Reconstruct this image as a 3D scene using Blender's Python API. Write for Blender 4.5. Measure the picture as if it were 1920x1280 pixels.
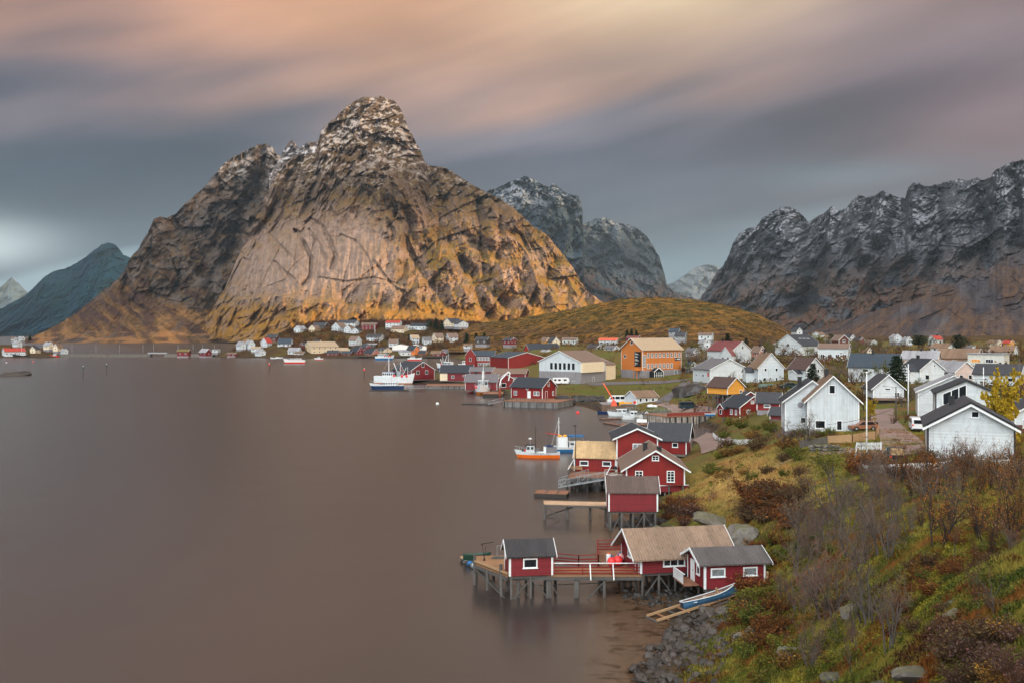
import bpy, math, random, time
import numpy as np
from mathutils import Vector, Matrix
T0=time.time()
for _o in list(bpy.data.objects): bpy.data.objects.remove(_o)
sc=bpy.context.scene; COL=sc.collection; R=math.radians
# ---------------- camera ----------------
F=1900.; HC=23.; CX=960.; HY=620.          # focal length in photo pixels, eye height, principal column, horizon row
cam_d=bpy.data.cameras.new('camera'); cam=bpy.data.objects.new('camera',cam_d); COL.objects.link(cam)
cam.location=(0,0,HC); cam.rotation_euler=(R(90),0,0)
cam_d.sensor_width=36; cam_d.lens=36*F/1920; cam_d.shift_y=-20/1920; cam_d.clip_start=.5; cam_d.clip_end=60000
sc.camera=cam
# ---------------- view, sun, world ----------------
sc.view_settings.view_transform='Standard'; sc.view_settings.look='None'; sc.view_settings.exposure=.8; sc.view_settings.gamma=1
SUN=Vector((0.80,-0.52,0.30)).normalized()
sl=bpy.data.lights.new('sun','SUN'); sl.energy=5; sl.angle=R(1.); sl.color=(1,.70,.39)
so=bpy.data.objects.new('sun',sl); COL.objects.link(so); so.rotation_euler=SUN.to_track_quat('Z','Y').to_euler(); so.location=(300,-200,120)
sc.cycles.use_denoising=True
sc.cycles.max_bounces=5; sc.cycles.diffuse_bounces=2; sc.cycles.glossy_bounces=2; sc.cycles.transparent_max_bounces=12; sc.cycles.volume_bounces=0
sc.cycles.caustics_reflective=False; sc.cycles.caustics_refractive=False
try: sc.cycles.sample_clamp_indirect=4
except Exception: pass

def lin(c):
    return tuple(((v/255.)/12.92 if v/255.<=.04045 else ((v/255.+.055)/1.055)**2.4) for v in c[:3])+(1.,)
def facet(x,z,sc,seed,ang=0.,an=1.):
    """broken blocks: every cell of a jittered lattice is its own tilted plane"""
    ca,sa=math.cos(ang),math.sin(ang); u=(x*ca+z*sa)/(sc*an); v=(-x*sa+z*ca)/sc; ui=np.floor(u).astype(np.int64); vi=np.floor(v).astype(np.int64); best=np.full(u.shape,1e9); out=np.zeros(u.shape)
    for a in(-1,0,1):
        for b in(-1,0,1):
            h=_PERM[(_PERM[(ui+a+seed*77)&4095]+vi+b)&4095]; r1=_GR[h]/6.2832; r2=_GR[(h*7+13)&4095]/6.2832; th=_GR[(h*3+5)&4095]; du=u-(ui+a+r1); dv=v-(vi+b+r2); d=du*du+dv*dv; m=d<best; best=np.where(m,d,best); out=np.where(m,du*np.cos(th)+dv*np.sin(th)+.5*(r2-.5),out)
    return out
class NT:
    """tiny node helper"""
    def __init__(s,tree): s.t=tree; s.n=tree.nodes; s.l=tree.links
    def node(s,ty,**k):
        n=s.n.new(ty)
        for a,b in k.items(): setattr(n,a,b)
        return n
    def put(s,v,sock):
        if v is None: return
        if hasattr(v,'is_linked') or isinstance(v,bpy.types.NodeSocket): s.l.new(v,sock)
        else: sock.default_value=v
    def m(s,op,a,b=None,c=None,clamp=False):
        n=s.node('ShaderNodeMath',operation=op); n.use_clamp=clamp
        for i,v in enumerate((a,b,c)): s.put(v,n.inputs[i])
        return n.outputs[0]
    def vm(s,op,a,b=None,sc_=None):
        n=s.node('ShaderNodeVectorMath',operation=op); s.put(a,n.inputs[0]); s.put(b,n.inputs[1])
        if sc_ is not None: n.inputs['Scale'].default_value=sc_
        return n.outputs[0]
    def mix(s,f,a,b,mode='MIX'):
        n=s.node('ShaderNodeMix',data_type='RGBA',blend_type=mode); n.clamp_factor=True
        s.put(f,n.inputs[0]); s.put(a,n.inputs[6]); s.put(b,n.inputs[7]); return n.outputs[2]
    def ramp(s,f,stops,interp='LINEAR'):
        n=s.node('ShaderNodeValToRGB'); cr=n.color_ramp; cr.interpolation=interp
        while len(cr.elements)>1: cr.elements.remove(cr.elements[-1])
        cr.elements[0].position=stops[0][0]; cr.elements[0].color=stops[0][1]
        for p,c in stops[1:]:
            e=cr.elements.new(p); e.color=c
        s.put(f,n.inputs[0]); return n.outputs[0]
    def noise(s,vec,scale,detail=3,rough=.55,dist=0.):
        n=s.node('ShaderNodeTexNoise'); s.put(vec,n.inputs['Vector']); n.inputs['Scale'].default_value=scale
        n.inputs['Detail'].default_value=detail; n.inputs['Roughness'].default_value=rough; n.inputs['Distortion'].default_value=dist
        return n.outputs['Fac']
    def mr(s,v,a,b,c=0.,d=1.,smooth=False):
        n=s.node('ShaderNodeMapRange'); s.put(v,n.inputs[0])
        if smooth: n.interpolation_type='SMOOTHSTEP'
        for i,x in enumerate((a,b,c,d)): s.put(x,n.inputs[i+1])
        return n.outputs[0]
def g(v): return (v,v,v,1.)

w=bpy.data.worlds.new('World'); sc.world=w; w.use_nodes=True
def build_world():
    t=NT(w.node_tree); t.n.clear()
    tc=t.node('ShaderNodeTexCoord'); d=t.vm('NORMALIZE',tc.outputs['Generated'])
    sx=t.node('ShaderNodeSeparateXYZ'); t.l.new(d,sx.inputs[0]); X,Y,Z=sx.outputs
    az=t.m('ARCTAN2',X,Y); el=t.m('ARCSINE',Z)
    # long streaks of drawn-out cloud, running low on the left to high on the right
    cv=t.node('ShaderNodeCombineXYZ')
    t.put(t.m('ADD',t.m('MULTIPLY',az,1.1),t.m('MULTIPLY',el,.9)),cv.inputs[0]); t.put(t.m('SUBTRACT',t.m('MULTIPLY',el,7.),t.m('MULTIPLY',az,1.9)),cv.inputs[1])
    n1=t.noise(cv.outputs[0],1.9,1.2,.4,.3); n2=t.noise(cv.outputs[0],4.5,2.,.45,.2)
    cv2=t.node('ShaderNodeCombineXYZ'); t.put(t.m('MULTIPLY',az,2.4),cv2.inputs[0]); t.put(t.m('MULTIPLY',el,5.),cv2.inputs[1])
    n3=t.noise(cv2.outputs[0],1.6,1.5,.45,0)
    warp=t.m('ADD',t.m('MULTIPLY',t.m('SUBTRACT',n1,.5),.21),t.m('MULTIPLY',t.m('SUBTRACT',n2,.5),.05))
    p=t.m('MULTIPLY',t.m('ADD',el,warp),2.5,clamp=True)
    L=t.ramp(p,[(0,lin((165,188,196))),(.13,lin((140,165,178))),(.19,lin((60,84,104))),(.29,lin((30,54,76))),(.42,lin((58,70,90))),(.56,lin((116,106,116))),(.70,lin((178,140,128))),(.80,lin((196,148,128))),(1,lin((205,165,140)))])
    C=t.ramp(p,[(0,lin((128,150,162))),(.15,lin((96,116,130))),(.25,lin((66,78,96))),(.38,lin((90,92,108))),(.48,lin((128,122,132))),(.58,lin((178,146,134))),(.72,lin((212,168,140))),(.85,lin((224,184,148))),(1,lin((200,165,140)))])
    Rr=t.ramp(p,[(0,lin((136,156,170))),(.2,lin((104,120,134))),(.29,lin((72,78,94))),(.42,lin((90,84,98))),(.55,lin((126,114,122))),(.7,lin((142,124,128))),(.79,lin((148,126,126))),(1,lin((150,128,124)))])
    f1=t.mr(az,-.42,-.10,0,1,True); f2=t.mr(az,.08,.36,0,1,True)
    c=t.mix(f2,t.mix(f1,L,C),Rr)
    def blob(a,e,sa,se,col,k):
        nonlocal c
        q=t.m('ADD',t.m('POWER',t.m('DIVIDE',t.m('SUBTRACT',az,a),sa),2.),t.m('POWER',t.m('DIVIDE',t.m('SUBTRACT',el,e),se),2.))
        ff=t.m('MULTIPLY',t.m('EXPONENT',t.m('MULTIPLY',q,-1.)),k)
        c=t.mix(ff,c,lin(col))
    blob(.13,.335,.16,.055,(252,228,190),.92); blob(-.2,.31,.24,.05,(222,164,126),.6)
    blob(.47,.17,.16,.07,(150,118,118),.55); blob(-.50,.075,.07,.022,(206,222,226),1.); blob(.17,.05,.10,.022,(134,158,172),.6)
    blob(.32,.145,.10,.014,(120,136,150),.6)
    # gentle brightness mottling
    c=t.mix(1.,c,t.ramp(n3,[(0.25,g(.74)),(.75,g(1.26))]),'MULTIPLY')
    c=t.mix(1.,c,t.ramp(n2,[(.3,g(.92)),(.7,g(1.09))]),'MULTIPLY')
    # unseen sky behind the viewer and overhead, brightened as added fill light
    back=t.mr(Y,.35,-.35,0,1,True); upf=t.mr(Z,.38,.8,0,1,True)
    over=t.m('MAXIMUM',back,t.m('MULTIPLY',upf,.55))
    cloudy=t.ramp(n3,[(.3,(.50,.60,.70,1)),(.7,(.74,.80,.84,1))])
    c=t.mix(over,c,cloudy)
    # added fill glow in the unseen sky, high behind the viewer's left shoulder
    vd=t.node('ShaderNodeVectorMath',operation='DOT_PRODUCT'); t.l.new(d,vd.inputs[0]); vd.inputs[1].default_value=Vector((-.24,-.74,.60)).normalized()
    fill_glow=t.m('MULTIPLY',t.mr(vd.outputs['Value'],.72,.985,0,1,True),t.m('MULTIPLY_ADD',n1,.8,.6))
    c=t.mix(1.,c,t.vm('MULTIPLY',t.ramp(fill_glow,[(0,g(0)),(1,(1.,.97,.93,1))]),(4.7,4.7,4.7)),'ADD')
    sky=t.node('ShaderNodeTexSky',sky_type='NISHITA'); sky.sun_disc=False
    sky.sun_elevation=math.asin(SUN.z); sky.sun_rotation=math.atan2(SUN.x,SUN.y)
    bg1=t.node('ShaderNodeBackground'); t.l.new(sky.outputs[0],bg1.inputs[0]); bg1.inputs[1].default_value=.06
    bg2=t.node('ShaderNodeBackground'); t.l.new(c,bg2.inputs[0]); bg2.inputs[1].default_value=.56
    mx=t.node('ShaderNodeMixShader'); mx.inputs[0].default_value=.985
    t.l.new(bg1.outputs[0],mx.inputs[1]); t.l.new(bg2.outputs[0],mx.inputs[2])
    o=t.node('ShaderNodeOutputWorld'); t.l.new(mx.outputs[0],o.inputs[0])
build_world()
w.cycles.sampling_method='MANUAL'; w.cycles.sample_map_resolution=512

# ---------------- numbers ----------------
def P(px,py,z=0.):
    d=F*(HC-z)/(py-HY); return Vector(((px-CX)/F*d,d,z))
def PD(px,py,d): return Vector(((px-CX)/F*d,d,HC-(py-HY)/F*d))
def phi(px): return math.atan((px-CX)/F)
_rs=np.random.RandomState(7); _PERM=_rs.permutation(4096).astype(np.int64); _GR=_rs.uniform(0,2*np.pi,4096)
def perlin(x,y,seed=0):
    x=np.asarray(x,float)+seed*17.31; y=np.asarray(y,float)-seed*9.77
    xi=np.floor(x).astype(np.int64); yi=np.floor(y).astype(np.int64); xf=x-xi; yf=y-yi
    def gr(a,b):
        h=_PERM[(_PERM[(a+seed*131)&4095]+b)&4095]; th=_GR[h]; return np.cos(th),np.sin(th)
    u=xf*xf*xf*(xf*(xf*6-15)+10); v=yf*yf*yf*(yf*(yf*6-15)+10)
    def dp(a,b):
        c,s=gr(xi+a,yi+b); return c*(xf-a)+s*(yf-b)
    n0=dp(0,0)*(1-u)+dp(1,0)*u; n1=dp(0,1)*(1-u)+dp(1,1)*u
    return (n0*(1-v)+n1*v)*1.5
def fbm(x,y,oct=4,seed=0,gain=.5,lac=2.03):
    s=0; a=1; t=0
    for i in range(oct): s=s+a*perlin(x,y,seed+i); t+=a; a*=gain; x=x*lac; y=y*lac
    return s/t
def ridged(x,y,oct=4,seed=0,gain=.5,lac=2.03):
    s=0; a=1; t=0
    for i in range(oct): s=s+a*(1-np.abs(perlin(x,y,seed+i))*1.6); t+=a; a*=gain; x=x*lac; y=y*lac
    return s/t
def sstep(a,b,x):
    t=np.clip((np.asarray(x,float)-a)/(b-a),0,1); return t*t*(3-2*t)
def L3(c): return np.array(lin(c)[:3])

# ---------------- objects ----------------
def tag(o,label=None,cat=None,group=None,kind=None):
    if label: o['label']=label
    if cat: o['category']=cat
    if group: o['group']=group
    if kind: o['kind']=kind
    return o
def empty(name,loc,rz=0,parent=None):
    o=bpy.data.objects.new(name,None); COL.objects.link(o); o.location=loc; o.rotation_euler=(0,0,rz); o.empty_display_size=.3
    if parent: o.parent=parent
    return o
def newobj(name,me,parent=None,loc=None,rz=None):
    o=bpy.data.objects.new(name,me); COL.objects.link(o)
    if parent: o.parent=parent
    if loc is not None: o.location=loc
    if rz is not None: o.rotation_euler=(0,0,rz)
    return o
def copy_tree(o,parent=None):
    c=o.copy(); COL.objects.link(c)
    if parent is not None: c.parent=parent; c.matrix_parent_inverse=o.matrix_parent_inverse.copy()
    for ch in KIDS.get(o.name,()): copy_tree(ch,c)
    return c
KIDS={}
def kids_of(o):
    KIDS.clear()
    for x in bpy.data.objects:
        if x.parent: KIDS.setdefault(x.parent.name,[]).append(x)
def np_mesh(name,verts,faces,mats,smooth=True,cols=None,fmat=None):
    """fast mesh from arrays; faces (n,3) or (n,4)"""
    me=bpy.data.meshes.new(name); verts=np.ascontiguousarray(verts,np.float32); faces=np.ascontiguousarray(faces,np.int32)
    n,k=faces.shape
    me.vertices.add(len(verts)); me.vertices.foreach_set('co',verts.ravel())
    me.loops.add(n*k); me.loops.foreach_set('vertex_index',faces.ravel())
    me.polygons.add(n); me.polygons.foreach_set('loop_start',np.arange(0,n*k,k,dtype=np.int32)); me.polygons.foreach_set('loop_total',np.full(n,k,np.int32))
    me.polygons.foreach_set('use_smooth',np.full(n,smooth,bool))
    for m_ in (mats if isinstance(mats,(list,tuple)) else [mats]): me.materials.append(m_)
    if fmat is not None: me.polygons.foreach_set('material_index',np.asarray(fmat,np.int32))
    if cols is not None:
        for nm,arr in cols.items():
            a=me.color_attributes.new(nm,'FLOAT_COLOR','POINT'); arr=np.asarray(arr,np.float32)
            if arr.ndim==1: arr=np.stack([arr]*3,1)
            a.data.foreach_set('color',np.concatenate([arr[:,:3],np.ones((len(arr),1),np.float32)],1).ravel().astype(np.float32))
    me.update(); return me
def grid_faces(r,c):
    i=np.arange(r-1)[:,None]*c+np.arange(c-1)[None,:]; i=i.ravel()
    return np.stack([i,i+1,i+c+1,i+c],1)
class MB:
    def __init__(s): s.v=[]; s.f=[]; s.m=[]
    def add(s,vs,fs,m=0):
        b=len(s.v); s.v+= [tuple(v) for v in vs]; s.f+=[tuple(b+i for i in f) for f in fs]; s.m+=[m]*len(fs); return s
    def box(s,x0,x1,y0,y1,z0,z1,m=0):
        return s.add([(x0,y0,z0),(x1,y0,z0),(x1,y1,z0),(x0,y1,z0),(x0,y0,z1),(x1,y0,z1),(x1,y1,z1),(x0,y1,z1)],
          [(0,3,2,1),(4,5,6,7),(0,1,5,4),(1,2,6,5),(2,3,7,6),(3,0,4,7)],m)
    def bar(s,a,b,w,h=None,m=0,up=(0,0,1)):
        h=h or w; a=Vector(a); b=Vector(b); d=(b-a)
        if d.length<1e-6: return s
        d.normalize(); u=Vector(up)
        if abs(d.dot(u))>.98: u=Vector((1,0,0))
        x=d.cross(u).normalized()*(w/2); y=x.cross(d).normalized()*(h/2)
        vs=[a-x-y,a+x-y,a+x+y,a-x+y,b-x-y,b+x-y,b+x+y,b-x+y]
        return s.add(vs,[(0,3,2,1),(4,5,6,7),(0,1,5,4),(1,2,6,5),(2,3,7,6),(3,0,4,7)],m)
    def tube(s,a,b,r0,r1=None,n=8,m=0,cap=True):
        r1=r0 if r1 is None else r1; a=Vector(a); b=Vector(b); d=(b-a).normalized(); u=Vector((0,0,1))
        if abs(d.dot(u))>.98: u=Vector((1,0,0))
        x=d.cross(u).normalized(); y=x.cross(d)
        vs=[]
        for c,r in ((a,r0),(b,r1)):
            for i in range(n):
                t=2*math.pi*i/n; vs.append(c+x*math.cos(t)*r+y*math.sin(t)*r)
        fs=[(i,(i+1)%n,n+(i+1)%n,n+i) for i in range(n)]
        if cap: fs+=[tuple(range(n))[::-1],tuple(range(n,2*n))]
        return s.add(vs,fs,m)
    def lathe(s,prof,c=(0,0,0),n=12,m=0):
        vs=[];c=Vector(c)
        for r,z in prof:
            for i in range(n):
                t=2*math.pi*i/n; vs.append(c+Vector((r*math.cos(t),r*math.sin(t),z)))
        fs=[]
        for k in range(len(prof)-1):
            for i in range(n): fs.append((k*n+i,k*n+(i+1)%n,(k+1)*n+(i+1)%n,(k+1)*n+i))
        fs+=[tuple(range(n))[::-1],tuple(range((len(prof)-1)*n,len(prof)*n))]
        return s.add(vs,fs,m)
    def ball(s,c,r,m=0,sz=1.,n=10):
        pr=[(max(.01,math.sin(math.pi*k/6))*r,-math.cos(math.pi*k/6)*r*sz) for k in range(7)]
        return s.lathe(pr,c,n,m)
    def prism(s,poly,h0,h1,m=0,axis='y'):
        """poly of (a,b) extruded; axis y: a=x,b=z; axis x: a=y,b=z; axis z: a=x,b=y"""
        n=len(poly)
        def q(a,b,h): return (a,h,b) if axis=='y' else ((h,a,b) if axis=='x' else (a,b,h))
        vs=[q(a,b,h0) for a,b in poly]+[q(a,b,h1) for a,b in poly]
        fs=[tuple(range(n)),tuple(range(2*n-1,n-1,-1))]+[(i,n+i,n+(i+1)%n,(i+1)%n) for i in range(n)]
        return s.add(vs,fs,m)
    def xf(s,mat): s.v=[tuple(mat@Vector(v)) for v in s.v]; return s
    def build(s,name,mats,parent=None,loc=None,rz=None,smooth=False,bevel=0,fix=True):
        me=bpy.data.meshes.new(name); me.from_pydata(s.v,[],s.f)
        for m_ in (mats if isinstance(mats,(list,tuple)) else [mats]): me.materials.append(m_)
        me.polygons.foreach_set('material_index',s.m)
        if fix:
            import bmesh
            bm=bmesh.new(); bm.from_mesh(me); bmesh.ops.recalc_face_normals(bm,faces=bm.faces)
            if bevel: bmesh.ops.bevel(bm,geom=bm.edges[:],offset=bevel,segments=1,affect='EDGES')
            bm.to_mesh(me); bm.free()
        if smooth: me.polygons.foreach_set('use_smooth',[True]*len(me.polygons))
        me.update(); return newobj(name,me,parent,loc,rz)

# ---------------- materials ----------------
MATS={}
def pmat(name,col,rough=.6,metal=0.,var=.12,nscale=1.2,clad=None,cstep=.15,cdepth=.02,stain=None,spec=.4,bump=.0,bscale=8.):
    """clad: 'v' upright boards, 'h' lying boards, 'c' corrugation along the ridge (y), 't' tiles"""
    if name in MATS: return MATS[name]
    m=bpy.data.materials.new(name); m.use_nodes=True; t=NT(m.node_tree); b=t.n['Principled BSDF']; MATS[name]=m
    tc=t.node('ShaderNodeTexCoord'); O=tc.outputs['Object']; base=lin(col) if max(col)>1.01 else tuple(col)[:3]+(1,)
    n=t.noise(O,nscale,4,.6); n2=t.noise(O,nscale*9,3,.6)
    v=t.m('MULTIPLY_ADD',t.m('SUBTRACT',n,.5),var*3.2,1.); v=t.m('ADD',v,t.m('MULTIPLY',t.m('SUBTRACT',n2,.5),var*1.6))
    c=t.mix(1.,base,t.vm('MULTIPLY',(1,1,1),None) if False else v,'MULTIPLY')
    hgt=None
    if clad:
        s=t.node('ShaderNodeSeparateXYZ'); t.l.new(O,s.inputs[0]); X,Y,Z=s.outputs
        co=t.m('ADD',X,Y) if clad=='v' else (Z if clad in('h',) else Y)
        ph=t.m('DIVIDE',co,cstep)
        if clad in('v','h'):
            fr=t.m('FRACT',ph)
            hgt=t.mr(fr,.0,.16,0,1) if clad=='v' else t.m('SUBTRACT',1.,fr)
            wn=t.node('ShaderNodeTexWhiteNoise',noise_dimensions='1D'); t.put(t.m('FLOOR',ph),wn.inputs['W'])
            c=t.mix(1.,c,t.m('MULTIPLY_ADD',wn.outputs['Value'],var*1.6,1-var*.8),'MULTIPLY')
        elif clad=='c':
            hgt=t.m('SINE',t.m('MULTIPLY',ph,6.283))
            wn=t.node('ShaderNodeTexWhiteNoise',noise_dimensions='1D'); t.put(t.m('FLOOR',t.m('DIVIDE',ph,3.)),wn.inputs['W'])
            c=t.mix(1.,c,t.m('MULTIPLY_ADD',wn.outputs['Value'],var*1.8,1-var*.9),'MULTIPLY')
        elif clad=='t':
            a=t.m('SINE',t.m('MULTIPLY',ph,6.283)); b2=t.m('FRACT',t.m('DIVIDE',X,cstep*1.2)); hgt=t.m('ADD',t.m('MULTIPLY',a,.4),b2)
    if stain:
        sn=t.noise(t.vm('MULTIPLY',O,(1.,1.,.25)),nscale*1.7,5,.65)
        c=t.mix(t.mr(sn,.5,.72,0,stain[1]),c,lin(stain[0]))
    t.l.new(c,b.inputs['Base Color']); b.inputs['Roughness'].default_value=rough; b.inputs['Metallic'].default_value=metal; b.inputs['Specular IOR Level'].default_value=spec
    if hgt is not None or bump:
        bn=t.node('ShaderNodeBump'); bn.inputs['Strength'].default_value=.8 if hgt is not None else .6
        bn.inputs['Distance'].default_value=cdepth if hgt is not None else bump
        t.l.new(hgt if hgt is not None else t.noise(O,bscale,4,.6),bn.inputs['Height']); t.l.new(bn.outputs[0],b.inputs['Normal'])
    return m
def attr_mat(name,attr='col',rough=.85,bump=1.,bscale=.4,nvar=.5,nscale=.5,snow=False,spec=.25,detail=8):
    m=bpy.data.materials.new(name); m.use_nodes=True; t=NT(m.node_tree); b=t.n['Principled BSDF']; MATS[name]=m
    a=t.node('ShaderNodeAttribute',attribute_name=attr); ge=t.node('ShaderNodeNewGeometry')
    n=t.noise(ge.outputs['Position'],nscale,detail,.68)
    c=t.mix(1.,a.outputs['Color'],t.ramp(n,[(.28,g(1-nvar)),(.5,g(1)),(.72,g(1+nvar))]),'MULTIPLY')
    t.l.new(c,b.inputs['Base Color']); b.inputs['Roughness'].default_value=rough; b.inputs['Specular IOR Level'].default_value=spec
    bn=t.node('ShaderNodeBump'); bn.inputs['Strength'].default_value=1.; bn.inputs['Distance'].default_value=bump
    t.l.new(t.noise(ge.outputs['Position'],bscale,detail,.62),bn.inputs['Height']); t.l.new(bn.outputs[0],b.inputs['Normal'])
    return m
# ================= ground (one sheet), water, hill, mountains =================
CP=[ # (photo column, photo row, height) : surveyed ground points
 # near shore
 (1150,1290,-.9),(1185,1262,.15),(1250,1270,.9),(1185,1200,-.6),(1235,1205,-.1),(1262,1190,.3),(1215,1160,-.5),(1290,1150,.5),(1180,1115,-.3),(1230,1105,.1),(1160,1075,-.6),(1300,1110,.6),(1240,1080,.2),
 (1100,1190,-1.4),(1000,1280,-2.2),(1080,1100,-1.6),(1150,1010,-.8),(1175,985,-.2),(1230,985,.4),(1140,965,-.8),(1235,960,1.1),(1290,990,1.2),
 (1400,1105,1.3),(1450,1105,2.4),(1300,1040,1.2),(1380,1060,1.6),(1440,1020,3.0),(1340,1280,2.0),(1290,1230,.9),(1360,1190,1.7),(1420,1180,2.6),
 (1400,1280,2.6),(1500,1280,4.6),(1600,1280,7.2),(1700,1280,9.4),(1800,1280,11.6),(1900,1280,13.2),(2100,1280,15.5),(2300,1280,17),(1500,1500,6),(1900,1700,14),(1300,1600,1.2),(1150,1700,-1),
 (1500,1180,4.4),(1500,1100,4.6),(1600,1180,6.9),(1600,1100,7.1),(1700,1180,9.2),(1700,1100,9.6),(1800,1180,11.5),(1800,1100,11.6),(1900,1100,13),(2100,1100,15),
 (1350,1000,2.0),(1400,1000,3.0),(1450,1000,4.2),(1500,1000,5.3),(1600,1000,7.7),(1700,1000,9.7),(1800,1000,11.3),(1900,1000,12.8),(2100,1000,14.5),
 (1300,960,2.2),(1350,940,3.2),(1400,930,4.3),(1500,930,6.2),(1600,930,8.0),(1700,930,9.2),(1800,930,10.2),(1900,930,11.5),(2200,930,13),
 (1280,925,1.6),(1320,905,2.4),(1350,880,3.6),(1400,870,5.0),(1500,880,7.0),(1600,880,8.2),(1700,880,8.7),(1800,880,9.0),(1900,880,9.6),(2200,880,11),
 (1330,855,2.8),(1400,835,4.8),(1450,840,6.2),(1540,840,8.0),(1600,845,8.2),(1700,850,8.4),(1310,835,1.9),(1345,815,2.4),(1250,880,.5),(1180,900,-.6),(1130,885,-1.2),(1100,920,-1.6),(1230,860,.4),(1190,935,-.4),
 # cove, middle village
 (1340,803,.1),(1300,806,-1),(1250,806,-1.5),(1200,795,-1.5),(1290,845,.6),(1350,790,1.5),(1400,795,3.6),(1450,800,5.6),(1500,812,7.6),(1600,810,8.3),(1700,810,8.5),(1800,810,8.7),(1900,810,9.),(2200,810,10),
 (1270,772,.9),(1230,776,.6),(1160,772,-.3),(1145,757,1.6),(1200,757,2.2),(1290,763,2.5),(1350,768,3.0),(1400,783,3.9),(1340,748,4.4),(1290,745,3.4),(1250,752,2.8),
 (1450,775,6.0),(1550,775,7.8),(1650,770,8.3),(1750,775,8.6),(1850,775,9),(2100,775,10),
 (1060,765,-1),(1050,752,.9),(1125,752,.9),(1050,738,2.6),(1100,722,3.6),(1150,715,4.0),(1200,712,4.4),(1100,735,2.6),(1200,733,3.0),(1260,735,3.6),(1280,700,6.0),(1320,722,6.5),(1400,722,7.2),
 (1500,720,8.8),(1600,722,9.),(1700,725,9.2),(1850,725,9.6),(2100,720,10),(1000,725,2.2),(960,745,1.3),(960,765,-1.2),(900,760,-3),(940,720,2),
 (1280,683,8.5),(1200,680,6.5),(1400,690,9.6),(1500,680,10.8),(1600,685,10.8),(1750,690,10.8),(1900,690,11.4),(2150,690,12),
 (880,728,.6),(880,742,-2),(800,727,.4),(800,738,-2.5),(720,728,-3),(800,712,.8),(880,705,1.3),(940,690,2.),(860,690,.5),(745,712,.3),(720,705,-2),(800,695,.5),(790,682,-2.),
 (700,690,-3),(860,680,-.5),(880,684,1.5),(980,688,2.5),(1100,695,5.2),
 (500,800,-4),(200,800,-4),(800,900,-4),(600,1000,-4),(900,1200,-3),(300,1200,-4),(1000,850,-3),(1000,950,-3),(-300,800,-4),(-300,1300,-4),(600,1700,-4),(1080,1000,-2),
]
CPD=[ # (column,row,distance)
 (1300,655,560),(1400,655,560),(1500,655,560),(1650,655,600),(1850,655,620),(2100,650,640),(1500,640,800),(1700,640,850),(1900,640,850),(2200,635,850),(1700,632,1300),(2000,628,1300),(2300,625,1300),
 (1200,655,560),(1100,655,600),(1000,655,640),(1000,648,760),(1150,645,760),(1250,640,800),(920,665,720),(930,655,860),(980,640,880),
 (520,650,900),(600,650,900),(700,650,900),(800,650,900),(880,655,860),(450,658,905),(420,660,905),(480,655,905),
 (560,635,940),(620,635,940),(700,635,940),(800,635,940),(880,640,925),(500,642,930),(560,622,985),(640,620,985),(740,620,985),(840,622,985),(900,630,960),
 (600,606,1040),(700,604,1040),(800,604,1040),(880,608,1040),(560,616,1020),(520,632,980),(600,612,1150),(750,610,1150),(880,610,1150),(950,612,1100),
 (20,660,930),(60,658,930),(100,663,915),(60,648,985),(0,646,985),(-80,648,985),(-200,650,985),(20,648,1060),
]
CPZ=[ # (column,distance,height)
 (430,871,.4),(480,871,.6),(520,868,.8),(600,868,.8),(680,868,.8),(760,866,.8),(830,862,.8),(870,800,.6),(560,830,-3),(700,830,-3),(820,820,-3),(400,850,-3),(850,700,-3),(750,700,-3),
 (380,960,-3),(300,950,-3),(420,1100,-3),(300,1300,-3),(550,1300,-2),(750,1350,4),(150,900,-3),(120,960,-3),(60,1200,-4),(-200,1200,-4),(-100,860,-3),(40,862,.5),(100,866,.4),(40,830,-3),(-80,880,.5),(-300,880,.5),
 (480,1180,-2),(620,1260,4),(1000,1200,12),(1300,1200,12),(1500,1200,14),(1100,900,14),(1300,900,14),
]
A_=[]
for px,py,z in CP: A_.append((px,F*(HC-z)/(py-HY),z))
for px,py,d in CPD: A_.append((px,d,HC-(py-HY)*d/F))
A_+= [tuple(q) for q in CPZ]
A_=np.array(A_)
def _uv(px,d): return np.stack([np.asarray(px,float)/170.,np.log(np.asarray(d,float))*3.4],-1)
_C=_uv(A_[:,0],A_[:,1]); _n=len(_C)
_K=np.linalg.norm(_C[:,None]-_C[None],axis=-1)
_M=np.zeros((_n+1,_n+1)); _M[:_n,:_n]=_K-np.eye(_n)*.02; _M[:_n,_n]=1; _M[_n,:_n]=1
_W=np.linalg.solve(_M,np.append(A_[:,2],0))
GPX=np.concatenate([np.linspace(-900,-60,30)[:-1],np.linspace(-60,1100,150)[:-1],np.linspace(1100,1960,330)[:-1],np.linspace(1960,3000,60)])
GD=np.exp(np.linspace(np.log(9),np.log(1500),820))
def _build_ground():
    px,d=np.meshgrid(GPX,GD); uv=_uv(px,d); z=np.full(px.shape,_W[_n])
    for i in range(_n): z+=_W[i]*np.hypot(uv[...,0]-_C[i,0],uv[...,1]-_C[i,1])
    z=np.clip(z,-4,60); x=(px-CX)/F*d; y=d
    land=sstep(.3,1.8,z); near=1-sstep(110,150,d)
    wild=near*sstep(1.0,2.4,z)
    n=fbm(x/3.1,y/3.1,4,3)
    z0=z.copy()
    z=z+wild*(.75*fbm(x/5.5,y/5.5,3,11)+.45*np.abs(fbm(x/1.7,y/1.7,3,5))+.12*fbm(x/.5,y/.5,2,9))
    z=z+land*(1-near)*(.25*fbm(x/6,y/6,3,21))+ land*sstep(600,900,d)*1.5*fbm(x/22,y/22,3,23)
    z=z+(1-land)*(.22*fbm(x/1.6,y/1.6,3,31))*(1-sstep(200,300,d))
    return px,d,x,y,z,z0
G_px,G_d,G_x,G_y,G_z,G_z0=_build_ground()
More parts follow.
